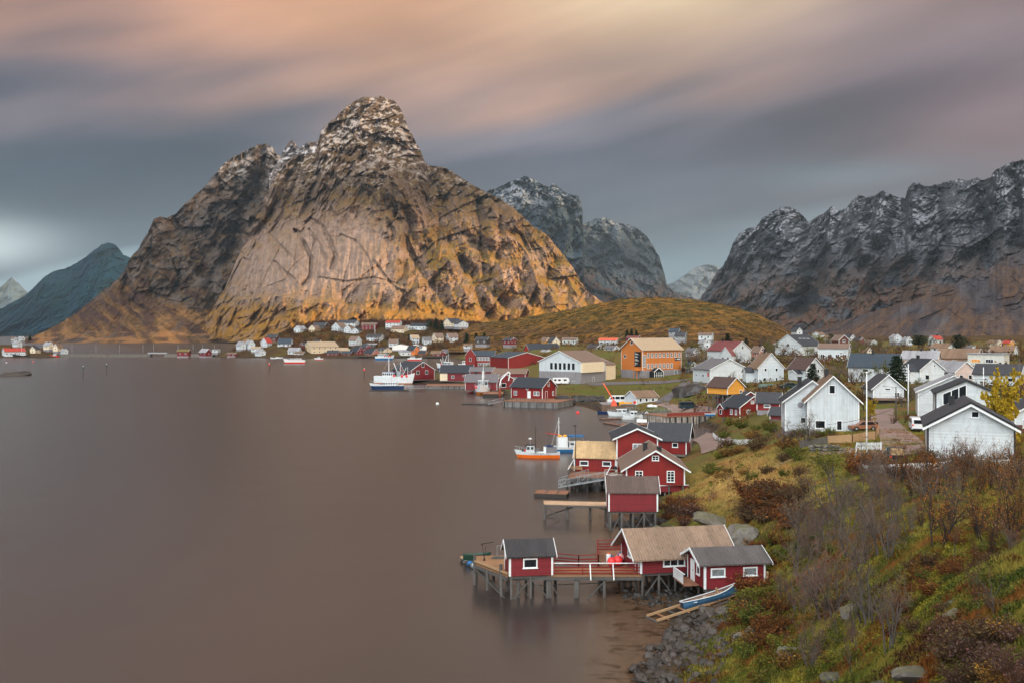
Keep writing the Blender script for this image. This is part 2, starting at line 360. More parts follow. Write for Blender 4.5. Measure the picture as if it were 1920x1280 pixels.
def ground_z(x,y,base=False):
    d=max(y,9.1); px=CX+F*x/d
    c=np.interp(px,GPX,np.arange(len(GPX))); r=(math.log(d)-math.log(9))/(math.log(1500)-math.log(9))*(len(GD)-1)
    r=min(max(r,0),len(GD)-1.001); c=min(max(c,0),len(GPX)-1.001); r0=int(r);c0=int(c);fr=r-r0;fc=c-c0; Z=G_z0 if base else G_z
    return float((Z[r0,c0]*(1-fc)+Z[r0,c0+1]*fc)*(1-fr)+(Z[r0+1,c0]*(1-fc)+Z[r0+1,c0+1]*fc)*fr)
def hit(px,py,base=True):
    """where the sight line through a photo point meets the ground"""
    c=min(max(np.interp(px,GPX,np.arange(len(GPX))),0),len(GPX)-1.001); c0=int(c); fc=c-c0; Z=G_z0 if base else G_z
    col=np.maximum(Z[:,c0]*(1-fc)+Z[:,c0+1]*fc,0.); ray=HC-(py-HY)/F*GD
    k=np.nonzero(ray<=col)[0]
    if not len(k): return None
    k=k[0]
    if k==0: return Vector(((px-CX)/F*GD[0],GD[0],col[0]))
    a=ray[k-1]-col[k-1]; b=ray[k]-col[k]; t=a/(a-b+1e-9); d=GD[k-1]+(GD[k]-GD[k-1])*t
    return Vector(((px-CX)/F*d,d,float(col[k-1]+(col[k]-col[k-1])*t)))
def px_of(x,y,z): return CX+F*x/y, HY+F*(HC-z)/y

def ground_color():
    x,y,z,d,px=G_x,G_y,G_z,G_d,G_px
    n1=fbm(x/9,y/9,4,41); n2=fbm(x/3.2,y/3.2,4,45); n3=fbm(x/1.1,y/1.1,3,49); n4=fbm(x/.35,y/.35,2,53)
    def C(c): return L3(c)[None,None,:]
    col=np.broadcast_to(C((92,88,48)),x.shape+(3,)).copy()
    def lay(m,c):
        nonlocal col; m=np.clip(m,0,1)[...,None]; col=col*(1-m)+C(c)*m
    lay(sstep(-.05,.30,n2),(84,96,38)); lay(sstep(.05,.4,n1+.5*n3)*.9,(120,118,44)); lay(sstep(.12,.32,n3+.6*n2)*.8,(142,134,52))
    lay(sstep(.02,.22,-n1-.4*n3)*.85,(104,62,30)); lay(sstep(.2,.4,-n2+.3*n4)*.7,(66,52,34)); lay(sstep(.15,.45,n4)*.35,(160,140,80))
    # dry grass bank above the sheds, greener upper bank
    pyy=HY+F*(HC-z)/d
    dry=np.exp(-((px-1400)/130)**2-((pyy-905)/55)**2); lay(dry*(.75+.6*n2),(176,142,84))
    gr=np.exp(-((px-1580)/60)**2-((pyy-880)/35)**2)+np.exp(-((px-1810)/120)**2-((pyy-1070)/60)**2); lay(gr*.6,(104,116,52))
    # village ground further off
    v=sstep(130,170,d); lay(v*.85,(104,92,52)); lay(v*sstep(.0,.35,n1)*.8,(92,104,44)); lay(v*sstep(.1,.4,-n1)*.7,(120,86,52))
    town=sstep(820,850,d); lay(town*.9,(74,58,40)); tn=fbm(x/26,y/26,4,61); lay(town*sstep(.05,.3,tn)*.8,(98,84,40)); lay(town*sstep(.05,.3,-tn)*.7,(84,52,36))
    bank=np.exp(-((px-1150)/110)**2-((pyy-733)/11)**2); lay(bank*.7,(86,92,40))
    # shore rock and weed below the bank
    sh=1-sstep(.5,1.25,z+.35*n2); lay(sh,(74,66,58)); lay(sh*sstep(-.1,.3,n3),(50,44,38)); lay((1-sstep(-.05,.3,z)),(96,70,48))
    lay((1-sstep(-.05,.3,z))*sstep(0,.25,n2),(60,46,28)); lay(1-sstep(-3,-1.6,z),(80,64,56))
    col=col*(1+.25*n4[...,None])
    return np.clip(col*.86,0,1).reshape(-1,3)
g_mat=attr_mat('ground_cover_mat',rough=.95,bump=.10,bscale=2.6,nvar=.45,nscale=5.,detail=6,spec=.1)
me=np_mesh('ground',np.stack([G_x,G_y,G_z],-1).reshape(-1,3),grid_faces(*G_x.shape),g_mat,cols={'col':ground_color()})
tag(newobj('ground',me),kind='structure')

# ---- water
def build_water():
    cp=np.concatenate([np.linspace(-6000,-400,30)[:-1],np.linspace(-400,900,90)[:-1],np.linspace(900,1500,260)[:-1],np.linspace(1500,8000,30)])
    cd=np.concatenate([np.exp(np.linspace(np.log(5),np.log(40),20))[:-1],np.exp(np.linspace(np.log(40),np.log(260),330))[:-1],np.exp(np.linspace(np.log(260),np.log(1500),60))[:-1],np.exp(np.linspace(np.log(1500),np.log(50000),12))])
    px,d=np.meshgrid(cp,cd)
    c=np.clip(np.interp(px,GPX,np.arange(len(GPX))),0,len(GPX)-1.001); r=np.clip((np.log(d)-math.log(9))/(math.log(1500)-math.log(9))*(len(GD)-1),0,len(GD)-1.001)
    zb=G_z0[r.astype(int),c.astype(int)]
    x=(px-CX)/F*d; n=fbm(x/2.5,d/2.5,4,71)
    weed=sstep(-1.9,-.2,zb)*(1-sstep(170,230,d))
    clear=np.clip(weed*1.0,0,1)
    me=np_mesh('water',np.stack([x,d,np.zeros_like(x)],-1).reshape(-1,3),grid_faces(*px.shape),None or [water_mat()],cols={'clear':clear.reshape(-1),'weed':(sstep(-2.4,-.3,zb)*sstep(-.15,.25,n)*(1-sstep(170,230,d))).reshape(-1)})
    tag(newobj('water',me),kind='structure')
def water_mat():
    m=bpy.data.materials.new('water_mat'); m.use_nodes=True; t=NT(m.node_tree); b=t.n['Principled BSDF']
    ge=t.node('ShaderNodeNewGeometry'); Pn=ge.outputs['Position']
    aw=t.node('ShaderNodeAttribute',attribute_name='weed').outputs['Fac']; ac=t.node('ShaderNodeAttribute',attribute_name='clear').outputs['Fac']
    wn=t.noise(t.vm('MULTIPLY',Pn,(1.,1.6,1.)),.9,5,.65,.4)
    wm=t.m('MULTIPLY',t.mr(wn,.47,.60,0,1,True),t.mr(aw,.05,.6,0,1,True),clamp=True)
    big=t.noise(t.vm('MULTIPLY',Pn,(.02,.006,.01)),1.,3,.5)
    base=t.mix(big,lin((50,45,44)),lin((66,58,54)))
    base=t.mix(t.m('MULTIPLY',ac,.75),base,lin((140,112,88))); base=t.mix(wm,base,lin((60,44,26)))
    t.l.new(base,b.inputs['Base Color']); b.inputs['Roughness'].default_value=.27; b.inputs['IOR'].default_value=1.5; b.inputs['Specular IOR Level'].default_value=.5
    bn=t.node('ShaderNodeBump'); bn.inputs['Strength'].default_value=.28; bn.inputs['Distance'].default_value=.3
    t.l.new(t.noise(t.vm('MULTIPLY',Pn,(.16,.10,1.)),1.,2,.4),bn.inputs['Height']); t.l.new(bn.outputs[0],b.inputs['Normal'])
    tr=t.node('ShaderNodeBsdfTransparent'); tr.inputs[0].default_value=(.80,.72,.62,1)
    fr=t.node('ShaderNodeFresnel'); fr.inputs[0].default_value=1.33
    k=t.m('MULTIPLY',t.m('MULTIPLY',ac,t.m('SUBTRACT',1.,fr.outputs[0])),.62,clamp=True)
    mx=t.node('ShaderNodeMixShader'); t.l.new(k,mx.inputs[0]); t.l.new(b.outputs[0],mx.inputs[1]); t.l.new(tr.outputs[0],mx.inputs[2])
    t.l.new(mx.outputs[0],t.n['Material Output'].inputs[0]); return m
build_water()

# ---- rock faces built as ridge-to-foot relief sheets
def poly_sd(px,py,pts):
    """distance and side to a polyline in survey columns/rows"""
    best=np.full(px.shape,1e9); side=np.zeros(px.shape); 
    for (ax,ay),(bx,by) in zip(pts[:-1],pts[1:]):
        vx,vy=bx-ax,by-ay; L=vx*vx+vy*vy; t=np.clip(((px-ax)*vx+(py-ay)*vy)/L,0,1)
        dx=px-ax-t*vx; dy=py-ay-t*vy; dd=np.hypot(dx,dy); s=np.sign(vx*dy-vy*dx)
        m=dd<best; best=np.where(m,dd,best); side=np.where(m,s,side)
    return best,side
def relief(name,sil,basepy,Db,Dr,cols,rows,gp,disp,color,mat,jag=1.2,seed=0,p0=None,p1=None,back=.5,label=None,spacing=None):
    sil=np.array(sil,float); p0=p0 if p0 is not None else sil[0,0]; p1=p1 if p1 is not None else sil[-1,0]
    u=np.linspace(p0,p1,cols); spy=np.interp(u,sil[:,0],sil[:,1])
    spy=spy+jag*(fbm(u/9,u*0+seed,3,seed)*1.4+fbm(u/2.6,u*0,3,seed+4)*1.3)
    bpy_=np.interp(u,*np.array(basepy,float).T); spy=np.minimum(spy,bpy_-.3)
    db=np.interp(u,*np.array(Db,float).T); dr=np.interp(u,*np.array(Dr,float).T)
    v=np.linspace(0,1,rows)[:,None]; g_=np.interp(v,*np.array(gp,float).T)
    px=np.broadcast_to(u[None],(rows,cols)); py=bpy_[None]+(spy-bpy_)[None]*v
    d=db[None]+(dr-db)[None]*g_
    z=HC-(py-HY)*d/F; x=(px-CX)/F*d
    D=disp(px,py,v,x,z,d)*np.clip(v*12,0,1)
    d=d+D; X=(px-CX)/F*d; Z=HC-(py-HY)*d/F
    # far side
    nb=10; bk=[]
    for k in range(1,nb+1):
        dd=d[-1]*(1+back*.04*k); bk.append(np.stack([(u-CX)/F*dd,dd,Z[-1]-(Z[-1]+30)*(k/nb)**1.3],-1))
    V=np.concatenate([np.stack([X,d,Z],-1)]+[b[None] for b in bk],0)
    e1=np.gradient(V,axis=1); e2=np.gradient(V,axis=0); N=np.cross(e1,e2); N/=np.linalg.norm(N,axis=-1,keepdims=True)+1e-9
    N=N*np.sign(-N[...,1:2]+1e-6)
    fpx=np.concatenate([px,np.repeat(px[-1:],nb,0)]); fpy=np.concatenate([py,np.repeat(py[-1:],nb,0)])
    c=color(fpx,fpy,V,N)
    me=np_mesh(name,V.reshape(-1,3),grid_faces(rows+nb,cols),mat,cols={'col':np.clip(c,0,1).reshape(-1,3)})
    o=newobj(name,me); tag(o,kind='structure'); return V
rock_mat=attr_mat('mountain_rock_mat',rough=.9,bump=4.,bscale=.06,nvar=.34,nscale=.09,detail=10,spec=.15)
far_mat=attr_mat('far_hazed_rock_mat',rough=.9,bump=12.,bscale=.016,nvar=.25,nscale=.03,detail=10,spec=.1)

def lerp(a,b,m): m=np.clip(m,0,1)[...,None]; return a*(1-m)+b*m
def rock_col(V,base,dark,seed,sc1=60.):
    n=fbm(V[...,0]/sc1,V[...,2]/(sc1*1.6),5,seed); m=fbm(V[...,0]/9,V[...,2]/14,4,seed+7); m3=fbm(V[...,0]/3.5,V[...,2]/4.5,3,seed+8)
    c=lerp(np.broadcast_to(L3(base),V.shape),L3(dark),.5+1.5*n+.8*m); return c*(1+.5*m[...,None]+.3*m3[...,None]),n,m
def snow_mask(V,N,lo,hi,seed,k=1.):
    h=sstep(lo,hi,V[...,2]); n=fbm(V[...,0]/13+V[...,2]/25,V[...,2]/11-V[...,0]/40,5,seed); n2=fbm(V[...,0]/70,V[...,2]/70,3,seed+3)
    return k*h*sstep(.02,.22,n+.28*(N[...,2]-.45)+.5*n2)
# main peak
cracks=[([(556,432),(566,438),(574,418),(583,410),(607,426),(622,457),(630,480),(622,504)],5,16),([(556,433),(572,457),(585,484),(583,519),(568,535)],5,18),([(580,430),(599,457),(611,484)],3.5,10),
 ([(517,492),(530,506),(552,523)],4,10),([(640,440),(668,452),(690,480),(700,510),(694,540)],3,6),([(762,445),(777,482),(789,497),(804,535)],7,18),([(702,490),(721,516),(744,542),(759,546)],4,10),([(660,470),(650,510),(640,545)],2.5,5),
 ([(490,420),(520,455),(545,480)],4,8),([(740,390),(765,440),(760,500)],6,12),([(690,360),(720,400),(740,440)],6,12),([(600,520),(650,528),(700,520),(760,535)],3,6)]
gull=[([(824,375),(828,445),(849,460),(860,490),(886,520),(897,557),(912,590)],13,48),([(897,355),(901,422),(905,497),(912,527),(942,570)],11,42),([(1038,485),(1025,520),(1021,562)],9,34),([(927,365),(939,422),(931,482),(920,512)],8,24),
 ([(800,312),(806,350),(800,400),(815,450)],10,30),([(770,480),(800,520),(830,560),(850,590)],10,28),([(975,420),(985,470),(975,520),(990,565)],8,18),([(640,300),(650,340),(700,380),(760,420),(790,470)],13,24),([(560,300),(530,350),(505,400),(480,450)],12,26),([(1060,500),(1075,530),(1090,560)],6,12)]
def dispA(px,py,v,x,z,d):
    dx=px-705; th=dx/(py+40.)*1.6; r=np.hypot(dx,py-205)
    wv=fbm(x/160,z/160,3,101)
    slab=np.clip(np.exp(-((px-630)/118)**4-((py-482)/80)**4)+.8*np.exp(-((px-492)/62)**4-((py-500-(px-492)*-.5)/62)**4),0,1); calm=1-.88*slab
    rad=ridged(th*3.4+wv*.5,r/260+wv*.3,3,103); rad2=ridged(th*9+wv*.9,r/120,3,107)
    D=-(rad-.5)*62*calm*sstep(40,160,r) -(rad2-.5)*32*calm*sstep(10,90,r)
    diag=ridged((x+z*.9)/95+wv,(x*.6-z)/240,4,111); D-= (diag-.5)*42*calm
    D-=(ridged(x/25-z/110,z/105,4,117)-.5)*15*(.15+.85*calm)
    D-=fbm(x/13+z/40,z/13,4,121)*6.5*(.18+.82*calm)+ridged(x/7.5-z/20,z/9.,3,123)*4.*(.25+.75*calm)
    D+=facet(x+12*wv,z,46,131,.9,2.2)*26*calm+facet(x,z+6*wv,17,133,.6,2.)*11*calm**1.5+facet(x,z,7.5,135,1.1,1.8)*4.*calm
    # slab: overlapping exfoliation sheets
    sh=fbm(x/42+z/500,z/330,3,125)*3.; D+= slab*(np.abs((sh%1.)-.5)*9.-2)-slab*(ridged(x/12,z/90,3,127)-.5)*3.5
    for pts,w,dep in cracks:
        b,s=poly_sd(px,py,pts); D+=dep*np.where(s>0,np.exp(-(b/w)**2),np.exp(-(b/(w*.45))**2))
    for pts,w,dep in gull:
        b,s=poly_sd(px+4*wv,py,pts); D+=dep*np.where(s<0,np.exp(-(b/(w*1.5))**2),np.exp(-(b/(w*.55))**2))
    # summit block stands back above its ledge; ledge and apron
    yl=np.interp(px,[560,597,635,669,710,740,792,830],[300,286,292,300,322,322,306,330]); D+=26*sstep(2,-5,py-yl)*sstep(585,600,px)*sstep(805,790,px)
    ya=np.interp(px,[380,450,520,600,700,800,900,1000,1130],[590,560,552,560,578,586,600,606,600])+6*wv; D-=34*sstep(-3,5,py-ya)
    return D
def colA(px,py,V,N):
    c,n,m=rock_col(V,(150,126,112),(104,90,84),131)
    slab=np.exp(-((px-630)/125)**4-((py-480)/85)**4)+.9*np.exp(-((px-470)/60)**2-((py-510)/60)**2); slab=np.clip(slab,0,1)
    c=lerp(c,L3((146,124,110))*(1+.45*fbm(V[...,0]/9,V[...,2]/95,4,133)[...,None]),slab*.75)
    gn=fbm(V[...,0]/38+V[...,2]/60,V[...,2]/30-V[...,0]/70,5,137)
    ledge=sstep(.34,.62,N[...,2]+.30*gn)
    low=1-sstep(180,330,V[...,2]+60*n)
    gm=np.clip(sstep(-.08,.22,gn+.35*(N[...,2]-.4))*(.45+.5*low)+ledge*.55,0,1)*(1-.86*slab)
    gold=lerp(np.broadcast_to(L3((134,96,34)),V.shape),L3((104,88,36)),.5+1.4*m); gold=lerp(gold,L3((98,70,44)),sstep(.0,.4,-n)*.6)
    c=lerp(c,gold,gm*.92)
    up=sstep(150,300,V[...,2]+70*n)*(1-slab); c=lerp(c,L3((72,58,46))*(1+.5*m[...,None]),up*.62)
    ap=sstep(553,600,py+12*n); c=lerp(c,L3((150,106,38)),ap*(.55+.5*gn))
    wv=fbm(V[...,0]/70,V[...,2]/50,4,151); ln=np.abs(fbm(V[...,0]/60+V[...,2]/45,V[...,2]/17-V[...,0]/70+wv,4,153)); lines=sstep(.035,.0,ln)*sstep(-.1,.2,fbm(V[...,0]/40,V[...,2]/40,3,155))
    c=lerp(c,lerp(np.broadcast_to(L3((176,136,84)),V.shape),L3((222,208,196)),sstep(200,330,V[...,2])),lines*.5*(1-.75*slab))
    dk=np.abs(fbm(V[...,0]/34-V[...,2]/60,V[...,2]/70,4,157)); c=c*(1-.28*(sstep(.03,0,dk)*sstep(-.15,.15,wv)*(1-slab))[...,None])
    s=snow_mask(V,N,285,400,141,.9); c=lerp(c,L3((206,192,182)),s*.72)
    return c*.92
silA=[(375,600),(390,588),(420,545),(445,485),(470,430),(500,362),(520,325),(545,300),(560,291),(592,286),(600,252),(606,240),(628,222),(650,199),(680,182),(700,183),(712,180),(740,190),(752,205),(765,240),(785,275),(798,308),(815,312),(835,314),(870,337),(905,357),(940,375),(965,392),(1000,425),(1025,440),(1050,470),(1073,500),(1085,520),(1100,545),(1130,567),(1150,582),(1200,604),(1300,625)]
gpA=[(0,0),(.08,.22),(.16,.34),(.32,.42),(.55,.56),(.75,.76),(.9,.9),(1,1)]
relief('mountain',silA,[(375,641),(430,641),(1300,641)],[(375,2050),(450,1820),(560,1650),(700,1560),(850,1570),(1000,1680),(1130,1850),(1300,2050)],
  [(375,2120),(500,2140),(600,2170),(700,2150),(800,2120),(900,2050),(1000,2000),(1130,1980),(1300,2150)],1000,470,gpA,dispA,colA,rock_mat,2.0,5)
# shoulder peak to its left
def dispB(px,py,v,x,z,d):
    wv=fbm(x/170,z/170,3,201); th=(px-495)/(np.abs(py-250)+60)
    D=-(ridged(th*2.6+wv*.5,(py)/260,3,203)-.5)*60-(ridged((x-z*.8)/110+wv,z/260,4,205)-.5)*34-(ridged(x/40,z/55,4,207)-.5)*18-fbm(x/13,z/14,4,209)*7-ridged(x/7.5+z/20,z/9.,3,223)*4
    ap=sstep(-14,18,py-np.interp(px,[20,180,240,300,360,440,600],[560,556,528,566,575,548,540])-8*wv); D=D*(1-.62*ap)+(1-.8*ap)*(facet(x,z,44,231,-.8,1.7)*24+facet(x,z,16,233,-.6,1.7)*12)+facet(x,z,7.5,235,1.1,1.8)*3.5*(1-.5*ap)
    for pts,w,dep in [([(330,410),(370,470),(400,540),(420,600)],16,40),([(495,275),(490,330),(455,400),(440,460),(400,520)],12,30),([(245,500),(235,560),(260,600)],8,20),([(230,545),(250,570),(300,600)],6,14)]:
        b,s=poly_sd(px,py,pts); D+=dep*np.exp(-(b/w)**2)
    return D
def colB(px,py,V,N):
    c,n,m=rock_col(V,(118,104,96),(78,72,70),211)
    gn=fbm(V[...,0]/42-V[...,2]/60,V[...,2]/34+V[...,0]/70,5,213)
    low=1-sstep(130,330,V[...,2]+50*n)
    gm=sstep(-.12,.2,gn+.3*(N[...,2]-.45))*(.35+.6*low)
    gold=lerp(np.broadcast_to(L3((112,84,44)),V.shape),L3((84,66,44)),.5+1.5*m); gold=lerp(gold,L3((70,48,40)),sstep(.05,.3,gn)*low)
    c=lerp(c,gold,gm); ap=sstep(-14,18,py-np.interp(px,[20,180,240,300,360,440,600],[560,556,528,566,575,548,540])-20*n); st=fbm((V[...,0]+V[...,2]*1.9)/26,(V[...,2]-V[...,0]*.4)/90,5,261); hc=lerp(np.broadcast_to(L3((104,76,44)),V.shape),L3((74,50,44)),sstep(-.05,.2,st)); hc=lerp(hc,L3((142,104,62)),sstep(.12,.3,-st)); hc=lerp(hc,L3((84,78,76)),sstep(.22,.4,n)*.7); c=lerp(c,hc*(1+.5*m[...,None]),ap*.9); strip=sstep(608,636,py)*sstep(.0,.25,fbm(V[...,0]/60,V[...,2]/8,3,215)); c=lerp(c,L3((168,122,74)),strip*.7)
    ln=np.abs(fbm(V[...,0]/60-V[...,2]/45,V[...,2]/17+V[...,0]/70,4,253)); c=lerp(c,L3((150,128,104)),sstep(.03,0,ln)*.5); s=np.clip(snow_mask(V,N,310,440,217,.95)+sstep(370,455,V[...,2]+40*n)*sstep(-.25,.1,n+m),0,1); c=c*.72; return lerp(c,L3((180,172,166)),s*.72)*.9
silB=[(20,643),(40,639),(60,632),(99,614),(142,588),(162,572),(181,555),(196,543),(211,532),(231,512),(237,502),(241,490),(246,481),(257,470),(273,443),(283,424),(289,410),(296,407),(312,408),(327,403),(345,384),(382,352),(401,329),(421,306),(438,294),(450,288),(475,275),(497,269),(510,276),(522,291),(545,300),(600,330),(700,380),(800,420)]
relief('mountain',silB,[(20,645),(60,643.5),(300,643.5),(800,643.5)],[(40,1900),(300,1900),(450,1990),(800,2200)],[(40,1960),(200,2180),(300,2260),(500,2420),(600,2440),(800,2440)],640,400,
  [(0,0),(.12,.28),(.3,.5),(.6,.72),(1,1)],dispB,colB,rock_mat,2.0,9)
# spike between the two summits
silC=[(505,330),(515,312),(525,295),(530,284),(540,268),(548,262),(555,270),(560,279),(575,268),(592,265),(610,270),(640,290)]
relief('mountain',silC,[(505,360),(640,330)],[(505,2260),(640,2260)],[(505,2330),(640,2330)],170,90,[(0,0),(1,1)],
  lambda px,py,v,x,z,d:-(ridged(x/26,z/44,4,303)-.5)*26-fbm(x/9,z/9,3,305)*6,
  lambda px,py,V,N:lerp(rock_col(V,(112,100,94),(74,70,70),307)[0],L3((205,200,198)),snow_mask(V,N,300,380,309,.9)*.8),rock_mat,1.6,13)
# jagged range in the middle distance, blue haze put into its rock colours
def mkcol(base,dark,veg,vlo,vhi,slo,shi,seed,k=1.,sc1=130.,sk=.85,vegamt=1.,ax=0.,veg2=(100,66,48)):
    def f(px,py,V,N):
        V=np.stack([V[...,0]+ax*V[...,1],V[...,1],V[...,2]],-1)
        c,n,m=rock_col(V,base,dark,seed,sc1); gn=fbm(V[...,0]/90,V[...,2]/60,5,seed+5)
        if veg: c=lerp(c,lerp(np.broadcast_to(L3(veg),V.shape),L3(veg2),.5+1.6*m),(1-sstep(vlo,vhi,V[...,2]+90*gn))*sstep(-.3,.15,gn)*vegamt)
        h=sstep(slo,shi,V[...,2]); a=fbm(V[...,0]/(sc1*.25)+V[...,2]/90,V[...,2]/(sc1*.22),5,seed+9); b=fbm(V[...,0]/(sc1*1.6),V[...,2]/(sc1*1.6),3,seed+11)
        fz=fbm(V[...,0]/(sc1*.07)+V[...,2]/40,V[...,2]/(sc1*.06),4,seed+13); return lerp(c,L3((156,160,168)),h*sstep(.0,.30,.7*a+.5*b+.7*fz+.35*(N[...,2]-.45))*sk)*k
    return f
def mkdisp(A,seed,w=1.,pts=(),ax=0.,fa=1.):
    def f(px,py,v,x,z,d):
        x=x+ax*d
        wv=fbm(x/(320*w),z/(320*w),3,seed); D=-(ridged(x/(240*w)+wv+z/(600*w),z/(520*w),4,seed+1)-.5)*A-(ridged((x-z*.35)/(105*w)+wv,z/(125*w)-wv,5,seed+3)-.5)*A*.5-(ridged(x/(28*w),z/(40*w),4,seed+5)-.5)*A*.16-(ridged(x/(11*w)+z/(30*w),z/(14*w),3,seed+6)-.5)*A*.06+facet(x,z,70*w,seed+21,.1 if ax else .7,1.2)*A*.30*fa+facet(x,z,24*w,seed+22,.2 if ax else .4,1.3)*A*.13*fa+facet(x,z,10*w,seed+23,1.,1.6)*A*.05*fa
        for q,wd,dep in pts:
            b,s=poly_sd(px,py,q); D+=dep*np.exp(-(b/wd)**2)
        return D
    return f
relief('mountain',[(860,380),(900,368),(920,355),(935,352),(948,344),(965,338),(985,330),(1000,337),(1015,345),(1030,352),(1037,342),(1048,352),(1062,361),(1085,369),(1092,392),(1093,432),(1096,470),(1130,520),(1180,560),(1240,600)],
  [(860,640),(1240,640)],[(860,4300),(1090,4100),(1240,4200)],[(860,4900),(1090,4700),(1240,4600)],420,300,[(0,0),(.3,.3),(.6,.6),(1,1)],mkdisp(250,401,1.6,[([(960,400),(1000,460),(1040,520)],14,90),([(1060,380),(1075,430),(1080,470)],8,70)]),
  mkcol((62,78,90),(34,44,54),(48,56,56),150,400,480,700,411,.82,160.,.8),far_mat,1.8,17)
relief('mountain',[(1060,450),(1080,432),(1095,420),(1105,416),(1115,410),(1140,408),(1150,415),(1165,419),(1190,425),(1210,440),(1222,458),(1236,480),(1243,505),(1250,531),(1262,546),(1290,556),(1330,566)],
  [(1060,640),(1330,640)],[(1060,4900),(1200,4900),(1330,5000)],[(1060,5600),(1330,5500)],300,220,[(0,0),(.5,.4),(1,1)],mkdisp(260,451,1.8),
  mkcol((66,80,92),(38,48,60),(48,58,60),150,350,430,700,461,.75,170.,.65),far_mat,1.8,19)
relief('mountain',[(1225,552),(1250,534),(1262,530),(1290,511),(1305,501),(1320,496),(1335,497),(1347,501),(1365,520),(1400,545)],[(1225,640),(1400,640)],[(1225,9000),(1400,9000)],[(1225,10000),(1400,10000)],160,110,[(0,0),(1,1)],mkdisp(260,471,2.4),
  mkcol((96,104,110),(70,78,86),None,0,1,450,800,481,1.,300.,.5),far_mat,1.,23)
# left distance, teal of the haze painted into the rock colours
relief('mountain',[(-120,600),(-60,585),(0,580),(25,566),(45,556),(60,543),(73,529),(82,520),(93,512),(108,507),(126,502),(142,494),(158,484),(168,475),(181,466),(192,458),(204,455),(213,457),(221,464),(231,478),(244,483),(262,500),(300,530),(360,580)],
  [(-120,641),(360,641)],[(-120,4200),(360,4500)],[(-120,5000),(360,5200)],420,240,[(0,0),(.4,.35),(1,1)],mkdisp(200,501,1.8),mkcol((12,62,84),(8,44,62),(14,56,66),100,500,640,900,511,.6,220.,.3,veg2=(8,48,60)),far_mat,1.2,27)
relief('mountain',[(-100,560),(-40,545),(0,540),(12,528),(22,520),(35,532),(48,545),(58,556),(80,575)],[(-100,640),(80,640)],[(-100,8500),(80,8500)],[(-100,9300),(80,9300)],120,90,[(0,0),(1,1)],mkdisp(200,521,2.4),
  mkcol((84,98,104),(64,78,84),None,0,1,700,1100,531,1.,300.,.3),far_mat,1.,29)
# right range, haze blue mixed into its rock colour, and its brown apron
silR=[(1290,600),(1318,551),(1330,535),(1342,514),(1352,503),(1362,488),(1375,455),(1385,440),(1402,428),(1418,425),(1430,409),(1450,397),(1468,387),(1480,388),(1492,393),(1505,404),(1516,416),(1530,408),(1545,400),(1556,388),(1564,388),(1572,397),(1585,391),(1600,374),(1612,365),(1622,370),(1640,368),(1655,356),(1668,364),(1686,371),(1697,372),(1703,352),(1712,343),(1722,343),(1735,350),(1760,345),(1785,339),(1800,335),(1815,340),(1830,333),(1842,337),(1858,333),(1862,322),(1880,312),(1900,303),(1920,300),(1960,318),(2050,345),(2200,380),(2500,470)]
relief('mountain',silR,[(1290,640),(2500,640)],[(1290,3300),(1480,2700),(1700,2250),(1920,1900),(2500,1700)],[(1290,3500),(1480,3200),(1700,2900),(1920,2600),(2500,2500)],900,430,[(0,0),(.2,.22),(.5,.48),(.8,.78),(1,1)],
  mkdisp(130,601,1.,[([(1516,418),(1520,460),(1530,520),(1500,580)],20,190),([(1418,425),(1410,470),(1390,530)],12,80),([(1575,398),(1580,450),(1610,500)],14,130),([(1686,371),(1680,420),(1655,470),(1640,540)],16,150),([(1640,368),(1630,420),(1640,470)],9,70),([(1760,346),(1755,400),(1765,460),(1740,520)],14,110),([(1845,337),(1840,400),(1860,450),(1850,500)],14,110),([(1900,330),(1910,400),(1900,460)],10,80)],ax=-.6),
  mkcol((88,92,98),(44,50,58),(86,76,64),60,300,170,360,611,1.,110.,.85,ax=-.6),rock_mat,2.,31)
relief('mountain',[(1430,640),(1470,628),(1500,622),(1560,607),(1620,590),(1700,566),(1760,545),(1820,520),(1870,497),(1920,468),(2000,430),(2300,330),(2500,300)],[(1430,645),(2500,645)],[(1430,1500),(1700,1350),(1920,1300),(2500,1200)],[(1430,2300),(1700,2150),(1920,1950),(2500,1700)],560,240,[(0,0),(.5,.45),(1,1)],
  mkdisp(85,651,.8,[([(1780,545),(1770,570),(1740,620)],8,24),([(1860,520),(1840,570),(1820,610)],8,24)],ax=-.5,fa=.8),
  mkcol((88,86,90),(54,52,58),(112,80,44),-300,1200,900,1000,661,.9,34.,0,.72,ax=-.5,veg2=(66,50,46)),rock_mat,1.6,37)
